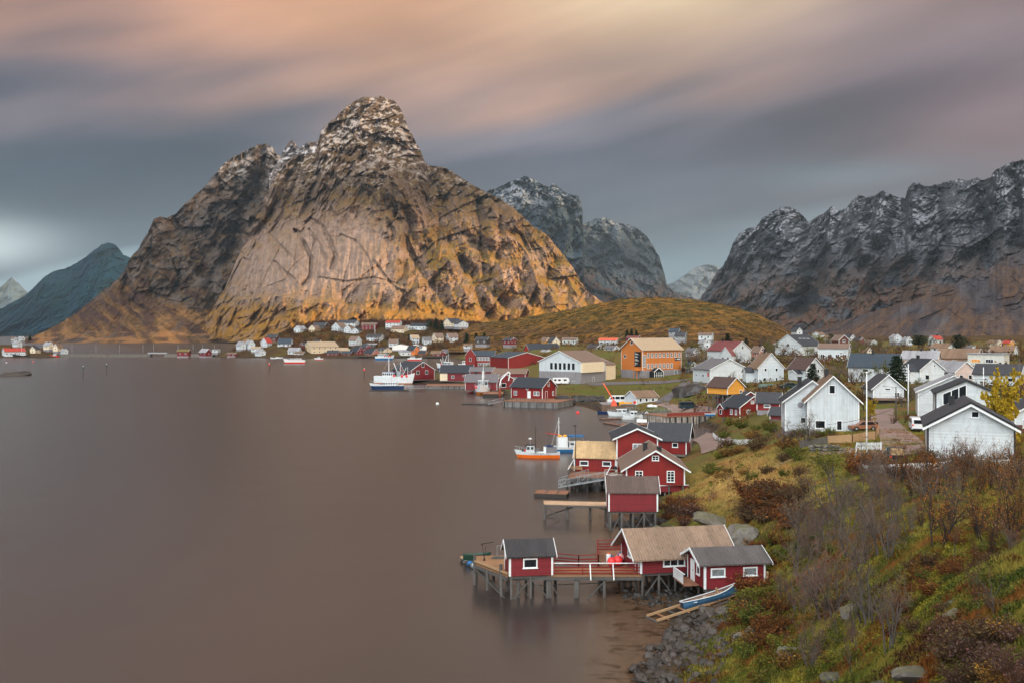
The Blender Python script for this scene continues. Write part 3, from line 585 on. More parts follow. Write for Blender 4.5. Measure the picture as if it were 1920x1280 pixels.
# brown hill behind the school
def colH(px,py,V,N):
    a=fbm(V[...,0]/30,V[...,1]/34,5,701); b=fbm(V[...,0]/8,V[...,1]/9.,4,703)
    c=lerp(np.broadcast_to(L3((128,92,42)),V.shape),L3((96,84,38)),.5+1.5*a); c=lerp(c,L3((58,54,30)),sstep(.02,.25,b)*.85); c=lerp(c,L3((66,58,36)),sstep(.05,.3,fbm(V[...,0]/3.5,V[...,1]/5,3,705))*.7); c=lerp(c,L3((92,66,48)),sstep(590,625,py)*sstep(-.3,.2,a)*.8)
    return .84*lerp(c,L3((158,112,54)),sstep(.1,.35,-b)*.55)
HV=relief('hill',[(840,622),(860,616),(880,609),(915,604),(950,600),(1000,592),(1050,584),(1090,576),(1130,568),(1170,560),(1215,557),(1250,558),(1300,562),(1340,569),(1380,577),(1420,589),(1445,601),(1475,617),(1500,630),(1530,645)],
  [(840,660),(1100,662),(1530,668)],[(840,860),(1100,690),(1300,560),(1530,560)],[(840,1020),(1100,960),(1530,860)],560,170,[(0,0),(.3,.35),(.7,.62),(1,1)],
  lambda px,py,v,x,z,d:-(fbm(x/45,d/45,4,711))*14-np.abs(fbm(x/12,d/12,4,713))*9-fbm(x/4,d/5,2,715)*1.5,colH,attr_mat('hill_mat',rough=.95,bump=1.2,bscale=.35,nvar=.4,nscale=.3,detail=6,spec=.1),.8,41)

# ---- unseen sun blocker added behind the viewer, holed to light only the peak
def cloud():
    m=bpy.data.materials.new('cloud_sun_blocker_mat'); m.use_nodes=True; t=NT(m.node_tree); t.n.remove(t.n['Principled BSDF'])
    ge=t.node('ShaderNodeNewGeometry'); Pn=ge.outputs['Position']; s=t.node('ShaderNodeSeparateXYZ'); t.l.new(Pn,s.inputs[0]); X,Y,Z=s.outputs
    q=t.m('SQRT',t.m('ADD',t.m('POWER',t.m('DIVIDE',t.m('SUBTRACT',X,3890.),520.),2.),t.m('POWER',t.m('DIVIDE',t.m('SUBTRACT',Y,-620.),520.),2.)))
    q2=t.m('SQRT',t.m('ADD',t.m('POWER',t.m('DIVIDE',t.m('SUBTRACT',X,2500.),420.),2.),t.m('POWER',t.m('DIVIDE',t.m('SUBTRACT',Y,420.),480.),2.)))
    n=t.noise(t.vm('MULTIPLY',Pn,(.0022,.0022,.0022)),1.,4,.55); nn=t.m('MULTIPLY',t.m('SUBTRACT',n,.5),1.3)
    hole=t.mr(t.m('ADD',q,nn),.6,1.75,1.,.07,True); hole2=t.mr(t.m('ADD',q2,nn),.6,1.6,.42,.08,True)
    tr=t.m('SQRT',t.m('MAXIMUM',hole,hole2))
    T=t.node('ShaderNodeBsdfTransparent'); D=t.node('ShaderNodeBsdfTranslucent'); D.inputs[0].default_value=(.85,.86,.9,1)
    mx=t.node('ShaderNodeMixShader'); t.l.new(tr,mx.inputs[0]); t.l.new(D.outputs[0],mx.inputs[1]); t.l.new(T.outputs[0],mx.inputs[2]); t.l.new(mx.outputs[0],t.n['Material Output'].inputs[0])
    nx=40; xs=np.linspace(900,7500,nx); ys=np.linspace(-6500,2300,nx); X_,Y_=np.meshgrid(xs,ys); a=fbm(X_/900,Y_/900,3,801)*70
    ed=np.minimum.reduce([X_-900,7500-X_,Y_+6500,2300-Y_]); th=90*sstep(0,600,ed)
    top=np.stack([X_,Y_,1500+a+th],-1); bot=np.stack([X_,Y_,1500+a*.4-th*.15],-1); V=np.concatenate([top.reshape(-1,3),bot.reshape(-1,3)]); Fc=grid_faces(nx,nx)
    me=np_mesh('cloud_sun_blocker',V,np.concatenate([Fc,Fc[:,::-1]+nx*nx]),m); tag(newobj('cloud_sun_blocker',me),kind='stuff')
cloud()
def haze():
    b=MB().box(-11500,11500,-400,11800,-40,1250); m=bpy.data.materials.new('haze_mat'); m.use_nodes=True; t=NT(m.node_tree); t.n.remove(t.n['Principled BSDF'])
    v=t.node('ShaderNodeVolumePrincipled'); v.inputs['Color'].default_value=(.58,.76,.92,1); v.inputs['Density'].default_value=HAZE; v.inputs['Anisotropy'].default_value=0.
    t.l.new(v.outputs[0],t.n['Material Output'].inputs['Volume']); o=b.build('haze',m); tag(o,kind='stuff')
HAZE=2.9e-5
haze()
print('land',time.time()-T0)
# ================= buildings =================
RED=(122,24,22); RED2=(112,26,34); WHITE=(200,208,212); CREAM=(226,212,184); BLACKR=(48,54,62); BROWNR=(142,118,98); GREYR=(92,90,94)
def wallm(kind,col=None,step=.16):
    d={'redv':('red upright boards',RED,'v'),'redh':('red lying boards',RED2,'h'),'whitev':('white upright boards',(190,200,206),'v'),'whiteh':('white lying boards',(192,201,206),'h')}
    if kind in d: n,c,k=d[kind]; return pmat(n,c,.6,var=.10,clad=k,cstep=step if k=='v' else .17,cdepth=.02,stain=((60,22,20) if 'red' in n else (150,146,138),.35))
    n,c,k=kind; return pmat(n,c,.65,var=.08,clad=k,cstep=.18,cdepth=.015,stain=((110,100,90),.2))
def roofm(kind):
    d={'black':((44,50,58),'t'),'dark':((58,60,66),'t'),'slate':((52,64,76),'t'),'grey':((104,102,106),'t'),'lightgrey':((150,152,158),'c'),'brown':((128,104,84),'c'),'tan':((186,158,118),'c'),'maroon':((112,58,58),'t'),
       'darkbrown':((78,60,56),'t'),'corrblack':((54,54,58),'c'),'corrbrown':((140,118,100),'c'),'corrgrey':((92,88,88),'c'),'palebrown':((168,148,122),'t'),'red':((168,58,44),'t'),'orange':((206,96,66),'t'),'rusty':((92,78,74),'c'),
       'turf':((110,96,50),None),'dullbrown':((118,98,86),'t')}
    c,k=d[kind]; st=.38 if k=='t' else .24
    return pmat(kind+' roof',c,.55 if k=='c' else .7,var=.16 if k=='c' else .10,clad=k,cstep=st,cdepth=.03,stain=((70,58,50),.45) if kind in('rusty','corrbrown','corrgrey','corrblack','tan','brown') else ((84,84,78),.3))
TRIM=pmat('white painted trim',(222,228,230),.5,var=.05); TRIMR=pmat('red painted trim',(120,30,28),.6,var=.08); DARKT=pmat('black painted trim',(30,32,36),.5,var=.05)
def _glass():
    m=pmat('window glass',(26,32,38),.12,var=.5,nscale=.7,spec=.6); return m
GLASS=_glass(); LITG=pmat('window glass with pale curtain',(120,126,128),.2,var=.5,nscale=2.)
CONC=pmat('grey concrete',(132,130,134),.85,var=.10,nscale=.8,stain=((96,92,92),.5),bump=.01); STONE=pmat('rough foundation stone',(104,98,94),.9,var=.25,nscale=1.5,bump=.05,bscale=3.)
def face_xf(face,W,L):
    """matrix placing (u, outward, z) panels on a wall of the house frame"""
    if face=='f': return Matrix.Translation((0,-L/2,0))
    if face=='b': return Matrix.Translation((0,L/2,0))@Matrix.Rotation(math.pi,4,'Z')
    if face=='r': return Matrix.Translation((W/2,0,0))@Matrix.Rotation(math.pi/2,4,'Z')
    if face=='l': return Matrix.Translation((-W/2,0,0))@Matrix.Rotation(-math.pi/2,4,'Z')
def window(parent,face,W,L,u,z,w,h,trim=TRIM,nx=2,ny=1,glass=None,far=False,fw=.11,name='window'):
    M=face_xf(face,W,L); o=-.05; b=MB()
    x0,x1,z0,z1=u-w/2,u+w/2,z-h/2,z+h/2
    b.box(x0,x1,o,.02,z1-fw,z1); b.box(x0,x1,o,.02,z0,z0+fw); b.box(x0,x0+fw,o,.02,z0+fw,z1-fw); b.box(x1-fw,x1,o,.02,z0+fw,z1-fw)
    if not far:
        b.box(x0-.06,x1+.06,o-.05,o,z0-.03,z0+.03)
    for i in range(1,nx): q=x0+w*i/nx; b.box(q-.035,q+.035,o+.01,.02,z0+fw,z1-fw)
    for i in range(1,ny): q=z0+h*i/ny; b.box(x0+fw,x1-fw,o+.015,.02,q-.025,q+.025)
    if far:
        b.box(x0+fw,x1-fw,-.025,.015,z0+fw,z1-fw,1); return b.xf(M).build(name,[trim,glass or GLASS],parent,fix=False)
    f=b.xf(M).build(name,trim,parent)
    MB().box(x0+fw*.9,x1-fw*.9,-.02,.01,z0+fw*.9,z1-fw*.9).xf(M).build('pane',glass or GLASS,f); return f
def door(parent,face,W,L,u,w=.95,h=2.,z0=0.,col=None,trim=TRIM,far=False):
    M=face_xf(face,W,L); cm=col or TRIM; b=MB()
    for a in((u-w/2-.1,u-w/2),(u+w/2,u+w/2+.1)): b.box(a[0],a[1],-.06,.02,z0,z0+h)
    b.box(u-w/2-.1,u+w/2+.1,-.06,.02,z0+h,z0+h+.1)
    if far: b.box(u-w/2,u+w/2,-.03,.02,z0,z0+h,1); return b.xf(M).build('door',[trim,cm],parent,fix=False)
    d=MB().box(u-w/2,u+w/2,-.03,.02,z0,z0+h).box(u-w/2+.12,u+w/2-.12,-.045,-.03,z0+h*.55,z0+h-.15).box(u-w/2+.12,u+w/2-.12,-.045,-.03,z0+.15,z0+h*.48).xf(M).build('door',cm,parent)
    b.xf(M).build('frame',trim,d); MB().ball((u+w/2-.12,-.08,z0+1.),.04,n=6).xf(M).build('handle',DARKT,d)
    return d
def chimney(roof,x,y,z,h=1.,w=.5,m=None):
    b=MB().box(x-w/2,x+w/2,y-w/2,y+w/2,z-.8,z+h); b.box(x-w/2-.06,x+w/2+.06,y-w/2-.06,y+w/2+.06,z+h,z+h+.12)
    return b.build('chimney',m or DARKT,roof)
def gable_parts(root,W,L,h,r,wm,rm,tm,over=.35,gover=.3,bot=-.1,t=.12,corner=True,found=None,flat=False,barge=True,names=('wall','roof','trim'),skirt=None,x0=0,y0=0):
    def S(b): 
        if x0 or y0: b.xf(Matrix.Translation((x0,y0,0)))
        return b
    b=MB()
    if flat: b.box(-W/2,W/2,-L/2,L/2,bot,h)
    else: b.prism([(-W/2,bot),(W/2,bot),(W/2,h),(0,h+r),(-W/2,h)],-L/2,L/2)
    wall=S(b).build(names[0],wm,root)
    if skirt: S(MB().box(-W/2-.03,W/2+.03,-L/2-.03,L/2+.03,bot+.001,skirt[0])).build('lower_wall',skirt[1],root)
    if found: S(MB().box(-W/2+.06,W/2-.06,-L/2+.06,L/2-.06,-found,bot+.02)).build('foundation',STONE if found<1.2 else CONC,root)
    if flat:
        rf=S(MB().box(-W/2-over,W/2+over,-L/2-over,L/2+over,h,h+.25)).build(names[1],rm,root); return wall,rf
    sl=r/(W/2); xe=W/2+over; ze=h-over*sl; nrm=math.hypot(1,sl); tz=t*nrm
    rf=S(MB().prism([(-xe,ze+.01),(0,h+r+.01),(xe,ze+.01),(xe,ze+tz),(0,h+r+tz),(-xe,ze+tz)],-L/2-gover,L/2+gover)).build(names[1],rm,root)
    if barge:
        bw=.2
        for yy,s in((-L/2-gover,-1),(L/2+gover,1)):
            bb=MB()
            for sx in(-1,1):
                pts=[(sx*xe,ze+tz+.02),(0,h+r+tz+.02),(0,h+r+tz-bw),(sx*xe,ze+tz-bw)]
                bb.prism(pts,yy,yy+s*.05)
            S(bb).build('bargeboard',tm,root,fix=True)
        if corner:
            for sx in(-1,1):
                for sy in(-1,1):
                    cx,cy=sx*W/2,sy*L/2; bb=MB(); bb.box(min(cx,cx-sx*.14),max(cx,cx-sx*.14),min(cy+sy*.001,cy+sy*.035),max(cy+sy*.001,cy+sy*.035),bot,h-.02)
                    bb.box(min(cx+sx*.001,cx+sx*.035),max(cx+sx*.001,cx+sx*.035),min(cy,cy-sy*.14),max(cy,cy-sy*.14),bot,h-.02); S(bb).build('corner_board',tm,root,fix=True)
    return wall,rf
BLD=[]
def house(label,c,gw,sl,hh,rr,th,wm,rm,z=None,L=None,W=None,d=None,tm=None,over=.4,gover=.35,found=1.0,wins=(),doors=(),chim=(),cat='house',name='wooden_house',group=None,flat=False,corner=True,far=False,skirt=None,bot=-.1,barge=True):
    """c: photo point at the foot of the corner nearest the viewer; gw, sl: seen widths of gable and long side; hh, rr: seen wall and gable heights"""
    px,py=c
    if d is None:
        if z is None: p=hit(px,py); d=p.y; z=p.z
        else: d=F*(HC-z)/(py-HY)
    elif z is None: z=HC-(py-HY)*d/F
    s=d/F; ta=R(th); W=W or gw*s/max(.12,math.cos(ta)); L=L or sl*s/max(.12,abs(math.sin(ta))); h=hh*s; r=rr*s
    yaw=ta-phi(px); cw=Vector(((px-CX)/F*d,d,0)); lc=Vector((-W/2 if th>=0 else W/2,-L/2,0))
    ctr=cw-Matrix.Rotation(yaw,3,'Z')@lc
    root=empty(name,(ctr.x,ctr.y,z),yaw); tag(root,label,cat,group)
    tm=tm or TRIM; W_,L_=W,L
    wall,rf=gable_parts(root,W,L,h,r,wallm(wm) if not isinstance(wm,bpy.types.Material) else wm,roofm(rm) if isinstance(rm,str) else rm,tm,over,gover,bot,.12 if d<200 else .2,corner,found,flat,barge,skirt=skirt)
    for q in wins:
        face,u,zz,w,hh2=q[:5]; nx=q[5] if len(q)>5 else 2; ny=q[6] if len(q)>6 else 1; gl=q[7] if len(q)>7 else None
        span=W if face in'fb' else L; window(root,face,W,L,u*span,zz*h,w,hh2,tm if tm!=DARKT else TRIM,nx,ny,gl,far=far or d>420)
    for q in doors:
        face,u=q[:2]; span=W if face in'fb' else L; door(root,face,W,L,u*span,col=q[2] if len(q)>2 else None,w=q[3] if len(q)>3 else .95,h=q[4] if len(q)>4 else 2.,far=far or d>420)
    for x,y,hc in chim: chimney(rf,x*W,y*L,h+r*(1-abs(x)*2),hc,.6)
    root['W']=W; root['L']=L; root['h']=h; root['r']=r; BLD.append((root,W,L,h,r,s,rf,wall)); return BLD[-1]
def wing(B,face,u,w,l,h,r,wm,rm,wins=(),tm=None):
    """smaller gabled wing or porch butted to a wall: parts of the same house"""
    root,W,L,H_,r_,s,rf,wall=B; M=face_xf(face,W,L); e=[]
    b=MB().prism([(-w/2,-.1),(w/2,-.1),(w/2,h),(0,h+r),(-w/2,h)],-l,0.0).xf(M@Matrix.Translation((u,-.003,0))); o=b.build('wing',wallm(wm) if not isinstance(wm,bpy.types.Material) else wm,root)
    sl=r/(w/2); xe=w/2+.25; ze=h-.25*sl; b=MB().prism([(-xe,ze+.01),(0,h+r+.01),(xe,ze+.01),(xe,ze+.14),(0,h+r+.14),(-xe,ze+.14)],-l-.25,-.004).xf(M@Matrix.Translation((u,0,0))); b.build('wing_roof',roofm(rm),o)
    b=MB()
    for sx in(-1,1): b.prism([(sx*xe,ze+.16),(0,h+r+.16),(0,h+r-.04),(sx*xe,ze-.04)],-l-.25,-l-.30)
    b.xf(M@Matrix.Translation((u,0,0))).build('trim',tm or TRIM,o)
    for (uu,zz,ww,hh) in wins:
        b=MB(); b.box(uu-ww/2,uu+ww/2,-l-.06,-l,zz-hh/2,zz+hh/2,0); b.box(uu-ww/2+.1,uu+ww/2-.1,-l-.07,-l-.06,zz-hh/2+.1,zz+hh/2-.1,1); b.xf(M@Matrix.Translation((u,0,0))).build('window',[TRIM,GLASS],o)
    return o
# ---- near cabins on stilts
n1=house('small red boathouse with black corrugated roof alone on the outer pier',(955,1080),7,82,38,22,-82,'redh','corrblack',z=2.0,W=3.0,found=0,over=.22,gover=.3,wins=[('r',-.02,.62,1.25,.85,1)],cat='boathouse',name='boathouse',bot=0)
n2=house('long red cabin with pale brown corrugated roof at the shore end of the pier',(1201,1075),35,165,33,38,-72,'redh','corrbrown',z=2.1,W=5.6,found=0,over=.55,gover=.8,wins=[('r',-.12,.62,2.0,.85,3,1),('f',-.05,.95,.95,1.35,2,3)],doors=[('f',.34,TRIMR,.8,1.45)],cat='cabin',name='boathouse',bot=0)
n3=house('low red cabin with grey corrugated roof nearest the viewer above the rowing boat',(1321,1104),25,113,46,20,-70,'redh','corrgrey',z=1.75,W=4.2,found=0,over=.25,gover=.55,wins=[('r',-.28,.66,1.25,.75,1,1,LITG),('r',.25,.66,1.25,.75,1,1,LITG),('f',.15,.62,.75,.8,1)],doors=[('f',-.18,TRIM,.7,1.75)],cat='cabin',name='boathouse',bot=0)
m5=house('windowless red shed with rusty grey roof standing on stilts in front of the gabled house',(1141,958),6,92,36,24,-86,'redh','rusty',z=2.3,W=3.6,found=0,over=.18,gover=.25,cat='shed',name='boathouse',bot=0)
m4=house('red gabled house with brown-grey roof and three white windows',(1174,908),109,10,31,33,3,'redv','dullbrown',z=2.3,L=11.5,found=0,over=.75,gover=.6,bot=0,
  wins=[('f',-.28,.55,1.05,1.35,2,3),('f',.26,.52,1.05,1.55,2,4),('f',-.0,1.62,.95,.72,2,2),('r',0,.55,1.,1.1,2,1)],chim=[(-.13,-.05,1.0),(.09,-.28,.6)],cat='house')
m2=house('tall dark red two-storey house with charcoal gable roof behind the tan-roofed shed',(1156,884),77,10,64,17,4,'redv','black',z=2.2,L=9.5,found=0,over=.6,gover=.5,bot=0,wins=[('f',.0,.70,1.35,1.35,2,1,LITG),('f',-.30,.18,.85,.75,1)],cat='house')
m3=house('dark-roofed red house with a side porch behind the tall red house',(1287,850),12,70,26,27,83,'redv','dark',z=1.9,W=6.5,found=.5,over=.45,gover=.6,wins=[('r',.2,.6,1,.8,1),('l',.2,.6,1.,.8,1)],cat='house')
m1=house('low red shed with a bright tan roof beside the wooden deck',(1155,884),5,79,27,25,84,'redv','tan',z=2.2,W=4.3,found=0,over=.28,gover=.12,bot=0,wins=[('l',.28,.55,1.3,.72,1),('l',-.26,.55,1.3,.72,1)],cat='shed',name='boathouse',chim=[])
# ---- big white houses
A=house('tall white house with vertical boards and brown roof, nearest of the village',(1514,812),92,20,63,44,3.5,'whitev','brown',L=10,found=1.5,over=.55,gover=.5,
  wins=[('f',-.02,1.32,.95,1.35,1),('f',-.25,.28,1.5,1.25,1),('f',.12,.26,.85,1.5,1),('l',-.2,.28,1.2,1.1,1)],chim=[(-.05,.2,1.1)])
B=house('white house with charcoal roof and round window, joined behind the tall white one',(1472,806),98,14,56,37,4,'whiteh','black',d=A[0].location.y+2,L=8,found=1.5,over=.5,gover=.45,wins=[('f',-.12,.35,1.6,.95,1),('f',.06,1.0,.8,1.,1),('l',-.1,.35,1.,1.,1)],chim=[(-.2,-.1,1.6)])
MB().tube((0,-.02,0),(0,-.07,0),.42,.42,16).xf(Matrix.Translation((-.22*B[1],-B[2]/2,B[3]*.86))).build('round_window',[CONC],B[0])
T_=house('broad white bungalow with lying boards and dark tile roof, lower right of the village',(1739,866),148,8,72,42,1.5,'whiteh','dark',L=11,found=.6,over=.5,gover=.6,tm=DARKT,wins=[('f',.05,1.28,.85,.75,1)],chim=[(-.18,.15,1.)],skirt=(.55,CONC))
MB().prism([(-T_[1]/2-.5,T_[3]-.5*T_[4]/(T_[1]/2)-.12),(0,T_[3]+T_[4]-.12),(T_[1]/2+.5,T_[3]-.5*T_[4]/(T_[1]/2)-.12),(T_[1]/2+.5,T_[3]-.5*T_[4]/(T_[1]/2)-.38),(0,T_[3]+T_[4]-.38),(-T_[1]/2-.5,T_[3]-.5*T_[4]/(T_[1]/2)-.38)],-T_[2]/2-.6,-T_[2]/2-.64).build('bargeboard',TRIM,T_[0])
S_=house('white modern house with a black-edged roof and big glazed gable',(1754,792),106,16,56,24,2,'whiteh','black',d=150,L=10,found=1,over=.35,gover=.3,tm=DARKT,wins=[('l',.1,.5,.6,1.2,1)],cat='house')
def glazed():
    W,L,h,r=S_[1:5]; x0,x1=-W*.38,.0*W; sl=r/(W/2); M=face_xf('f',W,L); zb=h*.1
    f=lambda x:h+r-abs(x)*sl-.55
    b=MB().prism([(x0,zb),(x1,zb),(x1,f(x1)),(x0,f(x0))],-.05,.02).xf(M); o=b.build('glazed_gable',GLASS,S_[0]); b=MB(); zm=h*.62
    for x in(x0,x0+(x1-x0)*.36,x0+(x1-x0)*.68,x1): b.box(x-.06,x+.06,-.09,-.05,zb,f(x))
    b.box(x0,x1,-.085,-.05,zm-.06,zm+.06); b.box(x0,x1,-.085,-.05,zb-.06,zb+.06); b.bar((x0,-.07,f(x0)),(x1,-.07,f(x1)),.05,.12); b.xf(M).build('frame',TRIM,o)
glazed()
R_=house('white house with pale sloping roof edge behind the glazed-gable house',(1721,780),124,14,47,30,2,'whiteh','lightgrey',d=172,L=9,found=1,over=.4,gover=.4,wins=[('f',-.12,.3,1.3,1.2,1)])
U_=house('grey-roofed house with a white-railed veranda at the right edge',(1903,812),70,30,38,20,12,'whiteh','dark',L=8,found=1.,wins=[('f',-.2,.5,1.2,1.2,2)],skirt=(1.2,pmat('brown stained boards',(96,62,44),.7,clad='v')))
house('red gabled house with dark roof beside the wooden quay',(1387,783),50,34,20,19,38,'redv','black',found=1.6,over=.5,wins=[('f',-.18,.55,1.25,1.0,3,2),('f',.26,.5,.9,1.,2,2),('f',-.04,1.45,.8,.75,2,2),('l',-.3,.5,.7,1.2,2,3),('l',0.05,.5,.9,1.2,2,3),('l',.3,.5,.7,1.2,2,3)])
wing(BLD[-1],'l',-2.2,2.2,1.1,1.9,1.0,'redv','black',[(0,1.1,.9,1.2)])
house('small red cottage with slate roof left behind the quayside red house',(1362,760),26,9,14,9,30,'redh','slate',found=1.2,L=5)
house('red cottage with slate roof between two others behind the quayside red house',(1391,757),30,10,12,10,24,'redh','slate',found=1.2,L=5)
house('dark grey-roofed red annex with one white window behind the quayside house',(1462,768),5,42,14,16,86,'redv','dark',W=5,found=1.2,wins=[('l',-.05,.5,1.3,.7,3,1)],cat='shed')
house('small grey-roofed garage in front of the white houses',(1474,785),9,30,8,12,76,'redh','dark',W=4,found=1.,cat='garage',name='garage')
YEL=('yellow lying boards',(212,150,58),'h'); ORG=('orange upright boards',(186,112,50),'v')
yb=house('yellow boathouse on tall stilts with brown roof and white bargeboards',(1364,739),31,38,13,17,48,YEL,'darkbrown',d=255,found=0,over=.35,wins=[('f',.3,.35,.9,.8,1)],cat='boathouse',name='boathouse',bot=0)
house('long white community building with grey roof and a small red sign',(1332,717),70,33,25,18,27,'whiteh','grey',found=2.,over=.5,wins=[('f',-.38,.45,1.6,.5,2),('f',-.26,.45,.9,.5,1),('f',.0,.45,1.3,.5,2),('l',.1,.5,1.5,.9,2),('l',-.3,.5,1.0,.9,2)],cat='hall',name='village_hall')
MB().box(-.4,.4,-.08,-.02,0,1.3).xf(face_xf('l',BLD[-1][1],BLD[-1][2])@Matrix.Translation((BLD[-1][2]*.38,0,BLD[-1][3]*.45))).build('sign',pmat('red sign paint',(190,40,36),.5),BLD[-1][0])
E_=house('white steep-gabled house with brown roof and four gable windows',(1422,717),46,22,28,26,20,'whiteh','brown',found=1.5,L=8,over=.45,wins=[('f',-.22,.86,.8,1.,1),('f',.22,.86,.8,1.,1),('f',-.25,.22,.9,1.1,1),('f',.22,.22,.7,1.2,1)],chim=[(0,.15,1.2)])
wing(E_,'l',-1.,3.,2.6,3.,1.3,'whiteh','dark',[(0,1.9,.7,.9)])
house('white house with very dark brown roof behind a small spruce',(1512,712),31,33,21,19,42,'whiteh','darkbrown',found=1.5,wins=[('f',-.2,.8,.8,1.,1),('f',.2,.8,.8,1.1,1)],over=.5); wing(BLD[-1],'l',.5,3.2,2.,1.9,.8,'whiteh','black')
house('large white house with maroon tile roof and bare tree in front',(1373,684),35,47,27,16,44,'whiteh','maroon',found=2,wins=[('f',.05,1.2,1.,1.3,1)],chim=[(0,-.1,1.2),(0,.25,1.2)],over=.5); wing(BLD[-1],'l',6,7,2.5,3.9,3.2,'whiteh','maroon',[(-1.4,2.6,1.,1.4),(1.4,2.6,1.,1.4)])
house('big pale blue-white house with black roof and three skylights',(1502,666),48,37,19,19,-38,'whiteh','black',found=2,wins=[('f',.0,.98,1.8,1.4,2),('f',-.05,.4,1.5,.4,1)],over=.6)
_b=BLD[-1]
for k in(-.25,0,.25):
    sl_=_b[4]/(_b[1]/2); MB().box(-.5,.5,-.9,.9,.2,.34).xf(Matrix.Translation((_b[1]*.22,k*_b[2]*.8,_b[3]+_b[4]-_b[1]*.22*sl_+.08))@Matrix.Rotation(math.atan(sl_),4,'Y')).build('skylight',LITG,_b[6])
house('wide white house with low brown roof half hidden by bare trees',(1590,678),6,54,25,8,84,'whiteh','dullbrown',d=400,W=10,found=2,wins=[('l',k,.4,1.6,1.6,2) for k in(-.35,-.1,.15,.38)],far=True)
house('brown wooden house with a white attic window above the trees',(1573,650),18,14,12,9,30,('brown lying boards',(88,48,38),'h'),'dullbrown',d=450,found=3,wins=[('f',0,.9,1.2,1.2,1)])
house('pale house with dark slate roof and black chimney between the spruces',(1683,716),6,88,28,23,82,'whiteh','slate',W=8,found=1,wins=[('l',-.15,.75,1.5,.9,1),('l',.3,.75,1.,.8,1)],chim=[(0,.05,.9)])
house('white gabled house with dark roof and a black carport below',(1637,744),54,18,16,24,14,'whiteh','dark',d=205,L=8,found=0,over=.5,wins=[('f',-.02,.95,1.2,.5,1),('f',.28,.3,1.1,1.1,2,2)])
_c=BLD[-1]; MB().box(-_c[1]*.5,_c[1]*.5,-_c[2]/2-1.2,_c[2]/2,-2.2,-.12).build('lower_wall',DARKT,_c[0]); MB().box(-_c[1]*.55,_c[1]*.5,-_c[2]/2-1.8,-_c[2]/2+.1,-.5,-.1).build('carport_roof',roofm('dullbrown'),_c[0])
house('white and black-roofed house with a front wing in the village centre',(1725,718),42,35,25,19,35,'whiteh','black',found=1.5,wins=[('f',-.2,.45,1.3,1.3,1),('f',.1,1.3,.6,.6,1)],chim=[(0,.2,.9)]); wing(BLD[-1],'l',1.5,4.5,2.6,3.2,1.6,'whiteh','black',[(-.9,2.4,.7,1.2)])
house('low house with pale grey roof and two windows under its gable',(1791,716),37,46,19,18,36,('pinkish lying boards',(196,178,170),'h'),'lightgrey',found=1,wins=[('f',-.22,.5,1.1,1.2,1),('f',.2,.5,1.1,1.2,1)],chim=[])
house('pale house with light grey metal roof and brown side roof',(1757,690),5,62,17,14,83,('pinkish lying boards',(196,178,170),'h'),'lightgrey',W=9,found=1,wins=[('l',-.3,.5,1.4,1.4,2),('l',.1,.5,1.4,1.4,2)],chim=[(0,0,.9)])
house('low brown-roofed care home with several gables',(1829,684),8,72,12,17,80,('tan boards',(150,118,92),'v'),'brown',d=345,W=16,found=1,wins=[('l',k,.5,1.6,1.,2) for k in(-.3,0,.3)],far=True)
house('flat-roofed pale block with an orange-lit window',(1883,690),8,63,26,1,80,('pale panel wall',(196,198,192),'v'),'lightgrey',d=335,W=9,found=1,flat=True,wins=[('l',.1,.5,2.4,1.3,3),('l',-.28,.5,2.8,1.3,3,1,pmat('lamp-lit window glass',(220,150,60),.3))],cat='building',name='flat_roofed_building')
house('charcoal-roofed low house in front of the flat-roofed block',(1912,722),7,80,20,17,80,'whiteh','dark',W=8,found=1,wins=[('l',.3,.5,1.2,1.,1)])
# ---- halls, school, quayside
H_=house('big white two-storey hall with grey lower storey and rows of dark windows',(1089,719),80,48,40,20,-33,'whitev','dullbrown',found=1.5,over=.5,gover=.4,corner=False,cat='hall',name='village_hall',
   wins=[('f',-.20+.105*k,.80,1.45,2.7,1) for k in range(6)]+[('f',-.20+.105*k,.22,1.45,1.7,2) for k in range(6) if k!=4]+[('r',-.05,.93,.7,.5,1),('r',.12,.93,.7,.5,1),('r',.3,.93,.7,.5,1)],doors=[('r',.0,CONC,1.2,2.2)])
MB().box(-H_[1]/2-.05,H_[1]/2+.05,-H_[2]/2-.05,H_[2]/2+.05,-.1,H_[3]*.55).build('lower_wall',CONC,H_[0])
MB().box(H_[1]/2,H_[1]/2+.9,-H_[2]/2-.02,H_[2]*.36,H_[3]*.52,H_[3]-.05).build('overhang',pmat('cream panel wall',(222,208,178),.6),H_[0])
_h=H_; wing(H_,'b',0,H_[1]*.7,12,_h[3]*.8,_h[4]*.6,('cream panel wall',(222,208,178),'v'),'dullbrown')
O_=house('orange three-storey school building with pale roof and black sign on its gable',(1205,709),41,74,54,20,-50,ORG,'palebrown',found=1.5,over=.7,gover=.7,cat='school',name='school_building',
   wins=[('r',-.36+.1*k,.80,1.15,1.9,1,2,LITG) for k in range(9)]+[('r',-.36+.1*k,.42,1.15,1.9,1,2,LITG) for k in range(7)]+[('f',.0,1.22,1.5,1.3,1),('f',-.32,.75,1.3,1.3,1),('r',-.46,.6,1.6,4.6,2,4,LITG)],doors=[('r',.35,LITG,1.6,3.0)])
_w=O_; MB().box(-_w[1]/2-.04,_w[1]/2+.04,-_w[2]/2-.04,_w[2]/2+.04,-.1,_w[3]*.28).build('lower_wall',CONC,_w[0])
wing(O_,'l',-2,9,5,_w[3]*.72,2.4,ORG,'palebrown',[])
